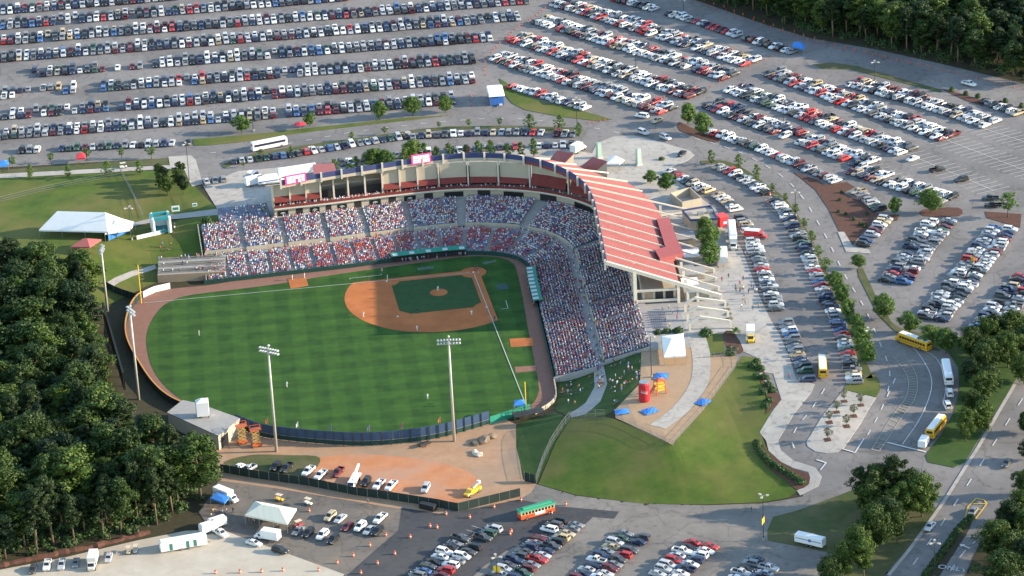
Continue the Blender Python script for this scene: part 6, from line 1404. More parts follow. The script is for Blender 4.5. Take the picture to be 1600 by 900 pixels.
# ================================================================== PEOPLE
def build_crowd():
    shirts = {'w': (.8, .79, .78), 'r': (.55, .05, .06), 'b': (.14, .19, .48), 'o': (.55, .18, .08), 'k': (.05, .05, .06), 'g': (.3, .3, .32), 'y': (.6, .45, .1), 'p': (.5, .22, .25)}
    tv = []; tf = []; cid = []     # seated figure: hips/thighs, torso, shoulders, head
    prof = [(-.02, .19, .15), (.14, .17, .12), (.42, .22, .13), (.52, .12, .09)]
    n = 6
    for z, rx, ry in prof:
        for k in range(n): a = 2*math.pi*k/n; tv.append((ry*math.cos(a), rx*math.sin(a), z))
    for i in range(3):
        for k in range(n): tf.append((i*n+k, i*n+(k+1) % n, (i+1)*n+(k+1) % n, (i+1)*n+k)); cid.append(0)
    tf.append(tuple(3*n+k for k in range(n))); cid.append(0)
    b0 = len(tv)
    for z, r in ((.55, .07), (.64, .115), (.74, .12), (.82, .05)):
        for k in range(5): a = 2*math.pi*k/5; tv.append((r*math.cos(a)+.03, r*math.sin(a), z))
    for i in range(3):
        for k in range(5): tf.append((b0+i*5+k, b0+i*5+(k+1) % 5, b0+(i+1)*5+(k+1) % 5, b0+(i+1)*5+k)); cid.append(1 if i < 2 else 2)
    tf.append(tuple(b0+15+k for k in range(5))); cid.append(2)
    b1 = len(tv)
    for s_ in (-1, 1):      # thighs and shins
        q = len(tv); tv += [(0, s_*.03, .0), (.42, s_*.04, .02), (.42, s_*.17, .02), (0, s_*.17, .0), (.42, s_*.05, -.38), (.42, s_*.15, -.38), (.0, s_*.03, .13), (.44, s_*.04, .14), (.44, s_*.17, .14), (0, s_*.17, .13)]
        tf += [(q+6, q+7, q+8, q+9), (q+7, q+4, q+5, q+8), (q+0, q+3, q+9, q+6), (q+3, q+2, q+8, q+9)]; cid += [3]*4
    TV = np.array(tv); nv = len(TV); vc = np.zeros(nv, int)
    for f, c in zip(tf, cid):
        for i in f: vc[i] = c
    AV, AF, AC = [], [], []; base = 0; R_ = random.Random(11)
    for x, y, z, an, red, u, s in crowd_pts:
        rr = R_.random(); cl = math.sin(s*.55+u*3)*math.sin(s*.21+u*7+1); red = red*(1+.5*cl)
        if R_.random() < .12-.25*cl*(1 if cl < -.3 else 0): continue
        if rr < red*.78: c = shirts['r'] if R_.random() < .62 else shirts['o' if R_.random() < .4 else 'p']
        else: c = shirts[R_.choice('wwwwwwwwbbkggyrrrp')]
        if R_.random() < .3*(1-red): c = shirts['w']
        sk = R_.choice([(.42, .25, .17), (.5, .32, .23), (.2, .11, .07)]); hat = R_.choice([(.05, .03, .02), (.6, .58, .55), (.45, .04, .04), (.05, .06, .2), (.2, .13, .07)])
        leg = R_.choice([(.12, .14, .22), (.4, .35, .28), (.08, .08, .1), (.5, .5, .5)]); pal = np.array([c, sk, hat, leg]); j = R_.uniform(.8, 1.1); sc = R_.uniform(1.0, 1.25); an += R_.gauss(0, .25)
        ca, sa = math.cos(an), math.sin(an); dx, dy = R_.gauss(0, .05), R_.gauss(0, .05)
        AV.append(np.stack([(TV[:, 0]*ca-TV[:, 1]*sa)*sc+x+dx, (TV[:, 0]*sa+TV[:, 1]*ca)*sc+y+dy, TV[:, 2]*sc+z], 1)); AF += [tuple(i+base for i in f) for f in tf]; base += nv
        AC.append(np.c_[pal[vc]*j, np.ones(nv)])
    me = bpy.data.meshes.new('crowd'); me.from_pydata(np.concatenate(AV).tolist(), [], AF); me.materials.append(matattr('crowd_clothing', .9, .2))
    a_ = me.color_attributes.new('col', 'FLOAT_COLOR', 'POINT'); a_.data.foreach_set('color', np.concatenate(AC).astype(np.float32).ravel())
    tag(link('crowd', me), 'seated crowd in white, red and blue filling the stands', 'crowd', None, 'stuff')
    print('crowd', len(crowd_pts))
build_crowd()
# standing figures: one continuous skinned body per pose
def skin_body(name, joints, edges):
    me = bpy.data.meshes.new(name); me.from_pydata([j[0] for j in joints], edges, []); o = bpy.data.objects.new(name, me); COL.objects.link(o)
    sk = o.modifiers.new('skin', 'SKIN'); sb = o.modifiers.new('sub', 'SUBSURF'); sb.levels = 1
    for i, j in enumerate(joints): me.skin_vertices[0].data[i].radius = (j[1], j[1] if len(j) < 3 else j[2])
    me.skin_vertices[0].data[0].use_root = True
    dg = bpy.context.evaluated_depsgraph_get(); out = bpy.data.meshes.new_from_object(o.evaluated_get(dg)); bpy.data.objects.remove(o)
    for m_ in (MT['cloth'], MT['trousers'], MT['skin'], MT['hair']): out.materials.append(m_)
    out.polygons.foreach_set('use_smooth', [True]*len(out.polygons)); return out
def pose(kind):
    f = {'stand': (0, 0, .02, -.02), 'walk': (.22, -.22, .25, -.25), 'ready': (.1, .1, .3, .3), 'sit': None}[kind]
    if kind == 'sit':
        J = [((0, 0, .14), .16, .13), ((-.03, 0, .38), .15, .11), ((-.02, 0, .58), .15, .1), ((-.01, 0, .68), .06), ((.0, 0, .78), .1), ((.02, 0, .9), .09),
             ((.02, .2, .58), .06), ((.12, .24, .36), .05), ((.3, .18, .28), .04), ((.02, -.2, .58), .06), ((.12, -.24, .36), .05), ((.3, -.18, .28), .04),
             ((.08, .1, .12), .1), ((.42, .14, .32), .075), ((.62, .14, .06), .05), ((.08, -.1, .12), .1), ((.42, -.14, .32), .075), ((.62, -.14, .06), .05)]
    else:
        a, c, d, e = f; k = .07 if kind == 'ready' else 0
        J = [((0, 0, .95-k), .16, .13), ((.02+k, 0, 1.18-k), .15, .11), ((.03+2*k, 0, 1.4-k), .16, .1), ((.03+2*k, 0, 1.5-k), .06), ((.05+2.4*k, 0, 1.62-k), .1), ((.06+2.4*k, 0, 1.74-k), .09),
             ((.03+2*k, .21, 1.4-k), .06), ((.03+d*.6, .27, 1.14-k), .05), ((.08+d*1.2, .25, .9-k), .04), ((.03+2*k, -.21, 1.4-k), .06), ((.03+e*.6, -.27, 1.14-k), .05), ((.08+e*1.2, -.25, .9-k), .04),
             ((0, .1, .88-k), .1), ((a*.6+k, .12, .48), .075), ((a-(.1 if a < 0 else 0), .12, .06), .05), ((0, -.1, .88-k), .1), ((c*.6+k, -.12, .48), .075), ((c-(.1 if c < 0 else 0), -.12, .06), .05)]
    E_ = [(0, 1), (1, 2), (2, 3), (3, 4), (4, 5), (2, 6), (6, 7), (7, 8), (2, 9), (9, 10), (10, 11), (0, 12), (12, 13), (13, 14), (0, 15), (15, 16), (16, 17)]
    # feet and hands
    for w_, dz in ((14, .0), (17, .0)): x, y, z = J[w_][0]; J.append(((x+.16, y, z-.03), .04)); E_.append((w_, len(J)-1))
    me_ = skin_body('person_'+kind, J, E_); sit = kind == 'sit'
    for pl in me_.polygons:
        c = pl.center; zt = .62 if sit else 1.46
        hand = (abs(c.y) > .15 and ((not sit and c.z < 1.02 and abs(c.y) > .2) or (sit and c.x > .22 and c.z < .4 and abs(c.y) > .155)))
        if c.z > zt+.2 or (c.z > zt+.08 and c.x < (.0 if sit else .02)): pl.material_index = 3
        elif c.z > zt or (hand): pl.material_index = 2
        elif c.z < (.24 if sit else .95) or (sit and c.x > .2): pl.material_index = 1
        else: pl.material_index = 0
    return me_
PEO = {k: pose(k) for k in ('stand', 'walk', 'ready', 'sit')}
def person(px, py, k, col, label, group, hp=None, z=None, cat='person', trousers=None, scale=1.0):
    p = G(px, py) if z is None else at(px, py, z); o = link('person', PEO[k], None, (p[0], p[1], p[2]+(.22 if z is None else .18)), random.uniform(0, 6.28) if hp is None else wang((px, py), (px+hp[0], py+hp[1])))
    o.color = (*col, 1); o.scale = (scale,)*3; tag(o, label, cat, group); return o
WHT = (.7, .69, .66); GRY = (.3, .3, .32)
# players: white uniforms; trousers follow via a second material set
TRW = mat('white_trousers', (.66, .65, .62), rough=.9)
PL = {}
for k in ('stand', 'ready'):
    m_ = PEO[k].copy(); m_.materials[1] = TRW; PL[k] = m_
def player(px, py, k, label, col=WHT, dark=False):
    p = at(px, py, 0); o = link('person', PEO[k] if dark else PL[k], None, (p[0], p[1], .2), wang((px, py), (740, 425))); o.color = (*col, 1); o.scale = (1.1,)*3; tag(o, label, 'person', 'players and umpires on the field')
player(310.5, 525, 'ready', 'player in white standing alone in right field'); player(448, 606, 'ready', 'player in white standing in centre field'); player(668, 625, 'ready', 'player in white standing in left field'); player(567.5, 496, 'ready', 'player in white on the clay between first and second base'); player(651.5, 518, 'ready', 'player in white at the outer edge of the clay behind second'); player(737, 494, 'ready', 'player in white on the clay near third base'); player(605.5, 438, 'stand', 'player in white standing by first base'); player(684, 456, 'ready', 'pitcher in white on the mound')
player(747, 422, 'ready', 'batter in dark clothes beside home plate', (.05, .05, .07), True); player(743, 423, 'ready', 'catcher crouching behind home plate', (.05, .05, .1), True); player(773, 503, 'stand', 'dark clothed figure in the coaching box beyond third base', (.04, .04, .05), True); player(652, 491, 'stand', 'umpire in black near second base', (.03, .03, .04), True); player(576, 441, 'stand', 'dark clothed figure outside the first base line', (.05, .05, .07), True); player(596, 428, 'ready', 'figure kneeling near the on-deck marking', (.2, .2, .22), True)
player(457, 438, 'stand', 'player in white on the clay bullpen mound, left of two'); player(476, 435, 'stand', 'player in white on the clay bullpen mound, right of two'); player(810, 413, 'stand', 'dark clothed figure on the track behind third base side', (.06, .05, .05), True); player(803, 416, 'stand', 'second dark clothed figure on the track near the dugout', (.1, .1, .12), True)
shirt = [(.7, .68, .66), (.5, .05, .05), (.1, .15, .4), (.06, .06, .07), (.4, .4, .42), (.6, .35, .1), (.3, .45, .6)]
sn = ['white', 'red', 'blue', 'black', 'grey', 'orange', 'pale blue']
R_ = random.Random(5)
def scatter(polypx, n, kinds, desc, group):
    A_ = np.array(polypx); k = 0; cnt = {}
    while k < n:
        x, y = R_.uniform(A_[:, 0].min(), A_[:, 0].max()), R_.uniform(A_[:, 1].min(), A_[:, 1].max())
        if not inpoly(x, y, polypx): continue
        i = R_.randrange(7); kd = R_.choice(kinds); k += 1; key = (i, kd == 'sit'); cnt[key] = cnt.get(key, 0)+1
        lab = 'person in %s %s %s' % (sn[i], 'sitting' if kd == 'sit' else ('walking' if kd == 'walk' else 'standing'), desc)
        
        person(x, y, kd, shirt[i], lab, group)
scatter([(872, 580), (915, 560), (928, 600), (905, 630), (875, 635)], 38, ['sit', 'sit', 'stand'], 'on the lower berm grass past third base', 'people on the lower berm')
scatter([(945, 565), (1000, 540), (1000, 595), (960, 635), (948, 600)], 46, ['sit', 'sit', 'stand'], 'on the upper berm grass below the seats', 'people on the upper berm')
scatter([(1120, 430), (1175, 440), (1200, 500), (1150, 480)], 22, ['walk', 'walk', 'stand'], 'on the wide plaza', 'people on the plaza')
scatter([(928, 555), (940, 580), (945, 605), (935, 610)], 34, ['walk', 'stand', 'sit'], 'on the curved walkway by the berm', 'people on the walkway')
scatter([(1030, 470), (1075, 470), (1080, 500), (1040, 520)], 12, ['walk', 'stand'], 'on the concourse by the entrance frames', 'people on the concourse')
scatter([(1150, 350), (1158, 352), (1170, 400), (1162, 405)], 8, ['walk', 'stand'], 'between the trailers and the car row', 'people by the trailers')
scatter([(250, 380), (330, 380), (330, 395), (250, 395)], 7, ['sit', 'stand'], 'on the left lawn above the party deck', 'people on the left lawn')
scatter([(390, 805), (460, 815), (455, 830), (385, 818)], 10, ['stand', 'sit'], 'at the striped tent', 'people at the striped tent')
scatter([(330, 792), (372, 800), (365, 818), (330, 808)], 10, ['stand', 'sit'], 'at the motorhome awning', 'people at the motorhome')
scatter([(205, 360), (300, 350), (300, 358), (205, 368)], 6, ['walk'], 'on the left path', 'people on the left path')
person(1233, 592, 'walk', (.6, .1, .05), 'person in red walking alone on the lower plaza', 'people on the plaza'); person(1174, 801, 'walk', (.03, .03, .03), 'dark cyclist on the road by the lamp post', 'people on the plaza'); person(575, 788, 'walk', (.1, .1, .12), 'dark rider on the dirt road by the fence', 'people on the plaza')
# seats block by the concourse at the open end
cs = empty('folding_seats', tuple(G(1024, 505)), 0, 'block of seated people on folding chairs behind the third base stand', 'chairs')
A_ = [G(*q) for q in ((1008, 492), (1040, 490), (1042, 515), (1012, 518))]
for i in range(7):
    b = MB()
    for j in range(10):
        u, v = (j+.5)/10, (i+.5)/7; p = (A_[0]*(1-u)+A_[1]*u)*(1-v)+(A_[3]*(1-u)+A_[2]*u)*v
        b.box((p[0], p[1], ZH+.6), (.45, .45, .06)); b.box((p[0]-.2, p[1], ZH+.85), (.05, .45, .5))
    o = b.build('chair_row', MT['seat'], cs); o['kind'] = 'stuff'; keepw(o, cs)
# ================================================================== TENTS, FENCES, SMALL THINGS
def frame_tent(px4, eave, ridge, label, m, posts=8, name='tent', skirt=None):
    """four ground pixel corners"""
    C = [G(*q) for q in px4]; z0 = np.mean([c[2] for c in C]); r = empty(name, (*np.mean(C, 0)[:2], z0), 0, label, 'tent', 'tents')
    e = [np.array([*c[:2], z0+eave]) for c in C]; m0, m1 = (e[0]+e[3])/2, (e[1]+e[2])/2; ax_ = m1-m0; L_ = np.linalg.norm(ax_); wd = np.linalg.norm(e[3]-e[0]); ins = min(wd*.45, L_*.42)
    a, c = m0+ax_/L_*ins, m1-ax_/L_*ins; a[2] = c[2] = z0+ridge
    b = MB(); b.add(e+[a, c], [(0, 1, 5, 4), (1, 2, 5), (2, 3, 4, 5), (3, 0, 4)]); v = [p-np.array([0, 0, .45]) for p in e]; b.add(e+v, [(i, 4+i, 4+(i+1) % 4, (i+1) % 4) for i in range(4)]); keepw(b.build('canopy', m, r), r)
    for i in range(4):
        for k in range(posts//4):
            p = e[i]+(e[(i+1) % 4]-e[i])*k/(posts//4); b = MB(); b.bar((p[0], p[1], z0), p, .12, .12); keepw(b.build('post', MT['metal'], r), r)
    if skirt is not None:
        p, q = e[skirt[0]], e[skirt[1]]; b = MB(); b.quad((*p[:2], z0), (*q[:2], z0), (*q[:2], z0+eave-.3), (*p[:2], z0+eave-.3)); keepw(b.build('side_curtain', MT['tarp_blue'], r), r)
    return r
frame_tent([(62, 372), (170, 378), (205, 362), (85, 355)], 3.2, 8.0, 'large white marquee with peaked roof on the left lawn', MT['tent_white'], 12, 'marquee', (1, 2))
frame_tent([(165, 378), (205, 376), (212, 360), (175, 362)], 3.0, 6.0, 'smaller white marquee wing joined to the large one', MT['tent_white'], 8, 'marquee')
frame_tent([(1038, 572), (1072, 570), (1068, 535), (1034, 540)], 3.0, 5.2, 'white peaked tent in the playground', MT['tent_white'], 8)
MT['stripe_canvas'] = mat('striped_canvas', (.72, .7, .6), (.58, .55, .4), .9, .7, stretch=((8, .1, .1), .1))
frame_tent([(384, 822), (450, 836), (465, 812), (400, 800)], 3.4, 5.2, 'cream striped party tent in the left lot', MT['stripe_canvas'], 12, 'party_tent')
frame_tent([(948, 268), (968, 268), (976, 262), (952, 256)], 2.8, 4.6, 'small white canopy beside the red roofed hut', MT['tent_white'], 4, 'canopy')
frame_tent([(804, 655), (822, 653), (821, 646), (805, 647)], 4.4, 5.2, 'small bright blue canopy on the platform in the left field corner', MT['tarp_blue'], 4, 'canopy')
frame_tent([(0, 270), (14, 268), (15, 262), (0, 262)], 2.4, 3.6, 'small bright blue canopy on the upper left strip', MT['tarp_blue'], 4, 'canopy')
MT['tarp_red'] = mat('red_canvas', (.5, .03, .05), (.58, .05, .07), 1, .6)
frame_tent([(120, 258), (134, 257), (135, 250), (120, 251)], 2.4, 3.6, 'small red canopy on the upper left strip', MT['tarp_red'], 4, 'canopy')
frame_tent([(1238, 82), (1256, 86), (1258, 80), (1240, 76)], 2.4, 3.8, 'small blue canopy at the end of the top right row', MT['tarp_blue'], 4, 'canopy')
frame_tent([(330, 792), (352, 800), (360, 790), (340, 782)], 2.8, 3.0, 'blue awning stretched from the motorhome', MT['tarp_blue'], 4, 'awning')
# red roofed shelter by the woods
frame_tent([(112, 398), (142, 404), (160, 390), (130, 384)], 3.2, 4.8, 'red roofed open shelter between the woods and the marquee', MT['red_roof'], 8, 'shelter')
# inflatable bounce house
p = G(252, 360); r = empty('bounce_house', tuple(p), .05, 'teal and white inflatable bounce house on the lawn path', 'bounce house')
for x in (-2.6, 2.6):
    for y in (-2.2, 2.2): b = MB(); b.tube([(x, y, 0), (x, y, 5.2), (x, y, 5.6)], [.65, .6, .2], 10); solid(b, 'pillar', r, (.65, .68, .66))
b = MB(); b.box((0, 0, .4), (5.2, 4.4, .8)); solid(b, 'floor', r, (.03, .22, .24))
for y in (-2.2, 2.2): b = MB(); b.box((0, y, 5.0), (5.0, .9, .9)); solid(b, 'top_beam', r, (.03, .25, .27))
for x in (-2.6, 2.6): b = MB(); b.box((x, 0, 5.0), (.9, 4.0, .85)); solid(b, 'top_beam', r, (.03, .25, .27))
for x in (-2.6, 2.6): b = MB(); b.box((x, 0, 2.4), (.3, 3.8, 3.2)); solid(b, 'side_wall', r, (.6, .63, .62))
b = MB(); b.box((0, -2.3, 2.4), (4.6, .3, 3.2)); solid(b, 'back_wall', r, (.6, .63, .62))
# giant inflatable can with lettering
p = G(1007, 627); r = empty('inflatable_can', (p[0], p[1], p[2]+.2), 0, 'giant red inflatable drink can with white lettering in the playground', 'inflatable')
b = MB(); b.tube([(0, 0, 0), (0, 0, .5), (0, 0, 5.3), (0, 0, 5.8)], [1.35, 1.6, 1.6, 1.35], 20); solid(b, 'can_body', r, (.42, .02, .03))
b = MB(); b.tube([(0, 0, 5.8), (0, 0, 5.95), (0, 0, 5.96)], [1.4, 1.4, 1.2], 20); b.build('can_rim', MT['hub'], r)
b = MB(); ac = math.atan2(CAM[1]-p[1], CAM[0]-p[0])
for k, (dz, rr) in enumerate(((2.7, .5),)):
    for j in range(7):
        a0 = ac+.55-j*.17
        for s_, hh in ((0, .9 if j % 3 == 0 else .55), (.06, .18)):
            f = lambda a_, z_: (1.63*math.cos(a_), 1.63*math.sin(a_), z_)
            b.quad(f(a0, dz+j*.07), f(a0-.07-s_, dz+j*.07), f(a0-.07-s_, dz+hh+j*.07), f(a0, dz+hh+j*.07))
b.build('lettering', MT['logo_white'], r)
# blue tarps, playground toys
for i, (px, py, w_) in enumerate([(972, 645, 4.0), (1015, 644, 4.4), (1099, 630, 4.2), (1033, 590, 4.6)]):
    p = G(px, py); b = MB(); n = 6
    for a in range(n):
        for c in range(n):
            f = lambda u, v: ((u/n-.5)*w_, (v/n-.5)*w_*.8, .25+.55*math.sin(u/n*3.14)*math.sin(v/n*3.14)+.06*math.sin(u*2.3+v*3+i))
            b.quad(f(a, c), f(a+1, c), f(a+1, c+1), f(a, c+1))
    tag(b.build('blue_tarp', MT['tarp_blue'], None, (p[0], p[1], p[2]+.15), .4*i), 'bright blue tarp covering a ride in the playground, %s' % ('leftmost', 'beside the red can to its right', 'on the far side of the path', 'topmost under the tent')[i], 'tarp', 'blue tarps')
p = G(1031, 615); r = empty('climbing_frame', (p[0], p[1], p[2]+.15), .3, 'orange and yellow climbing frame behind the red can', 'playground')
for x in (-1.5, 1.5):
    for y in (-1.2, 1.2): b = MB(); b.bar((x, y, 0), (x*.8, y*.8, 4.2), .25, .25); b.build('post', MT['orange'], r)
for z in (1.4, 2.8): b = MB(); b.box((0, 0, z), (2.8, 2.3, .2)); b.build('platform', MT['yel'], r)
b = MB(); b.bar((1.4, 0, 2.8), (4.0, .5, .2), 1.0, .15); b.build('slide', MT['orange'], r); b = MB(); b.box((0, 0, 4.4), (3.0, 2.5, .5), 0, None, (.2, .2)); b.build('roof', MT['orange'], r)
# fences ----------------------------------------------------------------
def fence(px, h, m, label, step=3.0, name='fence', mesh=False, smooth=False):
    q = catmull(px, 5) if smooth else px; W_ = [tuple(G(*a)[:2]) for a in q]; P_, _ = resample(W_, step); c = P_[len(P_)//2]; r = empty(name, (c[0], c[1], Hz(*c)), 0, label, 'fence', 'fences')
    for a, e in zip(P_[:-1], P_[1:]):
        za, ze = Hz(*a), Hz(*e); b = MB()
        if not mesh:
            n_ = np.array([-(e-a)[1], (e-a)[0]])/np.linalg.norm(e-a)*.03
            b.add([(*(a+n_), za), (*(e+n_), ze), (*(e+n_), ze+h), (*(a+n_), za+h), (*(a-n_), za), (*(e-n_), ze), (*(e-n_), ze+h), (*(a-n_), za+h)], [(0, 1, 2, 3), (7, 6, 5, 4), (3, 2, 6, 7), (0, 3, 7, 4), (1, 5, 6, 2)]); keepw(b.build('screen_panel', m, r), r)
        else:
            n = 8
            for k in range(n+1):
                t_ = k/n; x = a+(e-a)*t_; z = za+(ze-za)*t_; b.bar((*x, z), (*x, z+h), .035, .035)
            for zz in (.1, h*.5, h): b.bar((*a, za+zz), (*e, ze+zz), .05, .05)
            o = b.build('mesh_panel', m, r); o['kind'] = 'stuff'; keepw(o, r)
        b = MB(); b.bar((*a, za), (*a, za+h+.15), .1, .1); keepw(b.build('post', MT['metal'], r), r)
fence([(345, 738), (400, 748), (480, 759), (560, 775), (620, 783), (690, 794), (714, 800), (750, 791), (813, 776)], 2.6, MT['fence_mesh'], 'dark green screened fence between the dirt yard and the lots')
fence([(820, 752), (836, 756)], 2.8, MT['fence_mesh'], 'short dark gate panel at the foot of the grass slope', 2.0)
fence([(838, 755), (848, 725), (862, 695), (880, 668), (893, 653), (945, 652)], 2.4, MT['metal'], 'wire fence climbing the grass slope to the berm', 3.0, mesh=True)
fence([(962, 653), (1005, 675), (1050, 697), (1100, 640), (1150, 573)], 1.5, MT['metal'], 'wire fence round the playground edge', 3.0, mesh=True)
fence([(1100, 560), (1152, 556), (1153, 575)], 1.5, MT['metal'], 'wire fence beside the small lawn by the entrance', 3.0, mesh=True)
fence([(0, 315), (60, 300), (120, 287), (185, 275)], 1.6, MT['metal'], 'pale wire fence across the left lawn', 4.0, mesh=True, smooth=True)
fence([(188, 268), (205, 300), (224, 340)], 1.6, MT['metal'], 'wire fence running down beside the clump of shrubs', 4.0, mesh=True)
fence([(165, 450), (190, 462), (215, 470)], 2.4, MT['fence_mesh'], 'dark screened fence by the right field foul pole', 3.0)
# platform in the left field corner
p = G(826, 655); r = empty('camera_platform', tuple(p), .2, 'steel scaffold platform in the left field corner under the blue canopy', 'platform')
b = MB(); b.box((0, 0, 2.2), (9.0, 3.0, .2)); b.build('deck', MT['metal_dark'], r)
for x in (-4.3, -1.5, 1.5, 4.3):
    for y in (-1.4, 1.4): b = MB(); b.bar((x, y, 0), (x, y, 3.3), .12, .12); b.build('post', MT['metal_dark'], r)
for y in (-1.4, 1.4): b = MB(); b.bar((-4.3, y, 3.2), (4.3, y, 3.2), .1, .1); b.build('rail', MT['metal_dark'], r)
# parking lot lamp posts
def lamp(px, base, top, label, banner=None):
    p = G(px, base); h = 6.0
    for _ in range(20): h += (proj((p[0], p[1], p[2]+h))[1]-top)/5
    r = empty('lamp_post', tuple(p), random.uniform(0, 3), label, 'lamp post', 'parking lot lamp posts')
    b = MB(); b.cyl((0, 0, 0), .35, .8, 10); b.build('base', MT['concrete_grey'], r); b = MB(); b.tube([(0, 0, .8), (0, 0, h)], [.13, .09], 8); b.build('mast', MT['metal_dark'], r)
    for k in range(3):
        a = k*2.1; b = MB(); b.bar((0, 0, h), (math.cos(a)*.9, math.sin(a)*.9, h+.1), .08, .08); b.box((math.cos(a)*1.2, math.sin(a)*1.2, h+.1), (.8, .6, .25), a); b.build('lamp_head', MT['pole'], r)
    if banner: b = MB(); b.box((.5, 0, h*.45), (.9, .05, 1.7)); b.build('banner', banner, r); b = MB(); b.box((-.5, 0, h*.45), (.9, .05, 1.7)); b.build('banner', banner, r)
lamp(1193, 845, 775, 'lamp post with orange banners at the edge of the lower lot', MT['yel']); lamp(1068, 23, 0, 'lamp post by the uppermost row under the far woods'); lamp(994, 118, 84, 'lamp post standing in the upper right rows'); lamp(1367, 128, 97, 'lamp post at the far lot beside the grass strip'); lamp(1224, 195, 160, 'lamp post in the middle of the far right rows'); lamp(902, 200, 155, 'lamp post at the tip of the grass wedge'); lamp(1243, 338, 300, 'lamp post by the planted strip near the curve'); lamp(1358, 560, 515, 'lamp post at the bend beside the planted strip', MT['yel']); lamp(777, 905, 870, 'lamp post in the row below the trolley', MT['yel']); lamp(1460, 905, 848, 'lamp post on the median of the right hand road'); lamp(296, 285, 225, 'yellowish mast beside the concrete apron'); lamp(1520, 415, 392, 'lamp post with yellow banner in the long right hand row', MT['yel'])
lamp(206, 375, 325, 'thin mast beside the white marquee'); lamp(1018, 590, 525, 'thin mast beside the playground tent'); lamp(396, 205, 170, 'mast on the grass strip above the coach')
# flag poles on the outfield fence
for i, (px, c) in enumerate([(418, (.6, .1, .05)), (468, (.7, .7, .68)), (523, (.1, .15, .2)), (577, (.15, .12, .3)), (632, (.3, .1, .1)), (687, (.65, .16, .05))]):
    k = np.argmin([abs(proj((*q, 3))[0]-px) for q in OP]); q = OP[k]; r = empty('flag_pole', (q[0], q[1]-.3, 0), 0, 'flag pole on the blue outfield screen with a %s flag, %s from the left' % (('red', 'white', 'dark', 'purple', 'maroon', 'orange')[i], ordn(i+1)), 'flag', 'flags on the outfield screen')
    b = MB(); b.bar((0, 0, 0), (0, 0, 6.6), .09, .09); b.build('pole', MT['metal'], r); b = MB(); 
    for k in range(4): b.quad((.05+.15*k, .04*math.sin(k*2), 6.5-.25*k), (.05+.15*k, .04*math.sin(k*2), 5.0-.12*k), (.2+.15*k, .04*math.sin(k*2+2), 4.9-.12*k), (.2+.15*k, .04*math.sin(k*2+2), 6.3-.25*k))
    solid(b, 'flag', r, c)
# orange barrels and cones
bar = MB(); bar.tube([(0, 0, 0), (0, 0, .1), (0, 0, .35), (0, 0, .7), (0, 0, 1.05)], [.38, .32, .31, .28, .24], 10, 0)
for k, f in enumerate(bar.f): bar.m[k] = 1 if 20 <= k < 30 and False else 0
band = MB(); band.tube([(0, 0, .4), (0, 0, .58)], [.325, .31], 10)
BM, BB = bar.mesh('barrel', MT['orange']), band.mesh('band', MT['white'])
BRL = [(672, 664+160), (683, 826), (797, 836), (799, 832), (862, 803), (896, 823), (884, 790), (641, 841), (617, 867), (578, 854), (590, 882), (564, 897), (552, 870), (527, 881), (498, 893), (442, 893), (409, 895), (375, 896), (337, 897), (738, 843), (734, 810), (772, 794), (814, 783), (697, 805), (603, 838), (483, 800), (1118, 304), (1203, 306), (1200, 318)]
for i, (px, py) in enumerate(BRL):
    p = G(px, py); r = empty('traffic_barrel', (p[0], p[1], p[2]+.15), 0, 'orange traffic barrel with a white band on the %s' % ('dark asphalt' if px > 600 and py > 780 else 'lot or gravel edge'), 'barrel', 'orange traffic barrels'); pass
    link('barrel_body', BM, r); link('band', BB, r)
cone = MB(); cone.box((0, 0, .04), (.5, .5, .06)); cone.tube([(0, 0, .06), (0, 0, .9)], [.22, .06], 8); CM = cone.mesh('cone', MT['orange'])
CL = []; CD = []
for (path, st_), cdn in zip((([(868, 0), (830, 30), (800, 50), (775, 75), (757, 95), (758, 118)], 6.5), ([(1000, 168), (1045, 150), (1085, 152), (1140, 118), (1210, 88), (1230, 75)], 13), ([(1090, 5), (1180, 35), (1280, 70), (1380, 90), (1480, 112), (1600, 140)], 15), ([(1100, 0), (1220, 45), (1330, 78), (1450, 105)], 17), ([(735, 150), (735, 165)], 7), ([(920, 193), (945, 188)], 9)), ('curving between the two upper lots', 'along the lane between upper right lots', 'nearest the far woods', 'parallel to the far woods, lower line', 'beside the stage trailer', 'on the road by the grass wedge')):
    P_, _ = resample(path, st_); CL += [tuple(q) for q in P_]; CD += [cdn]*len(P_)
for i, (px, py) in enumerate(CL):
    p = G(px+R_.uniform(-1.5, 1.5), py+R_.uniform(-1, 1)); tag(link('traffic_cone', CM, None, (p[0], p[1], p[2]+.06)), 'orange traffic cone in the line %s' % CD[i], 'cone', 'traffic cones')
# debris, timber pile and rocks by the yard
def rock(px, py, r_, label, col, m='solid', grp='yard debris', name='rock'):
    p = G(px, py); R2 = np.random.default_rng(int(px*7+py)); bm = bmesh.new(); bmesh.ops.create_icosphere(bm, subdivisions=2, radius=1)
    for v in bm.verts: v.co *= float(R2.uniform(.75, 1.15)); v.co.x *= r_*1.3; v.co.y *= r_; v.co.z *= r_*.55
    me_ = bpy.data.meshes.new(name); bm.to_mesh(me_); bm.free(); me_.materials.append(MT[m]); o = link(name, me_, None, (p[0], p[1], p[2]+.15+r_*.2), float(R2.uniform(0, 3))); o.color = (*col, 1); tag(o, label, 'rock', grp)
rock(748, 712, 1.2, 'pale heap of broken concrete on the clay road', (.55, .46, .36)); rock(742, 708, 1.0, 'small pale rubble lump beside the concrete heap', (.6, .5, .4)); rock(756, 690, 1.9, 'brown timber and soil pile behind the outfield screen', (.16, .12, .08)); rock(742, 695, 1.2, 'dark brush pile left of the timber heap', (.12, .1, .07)); rock(768, 684, 1.5, 'brown soil mound near the corner wall', (.2, .14, .09))
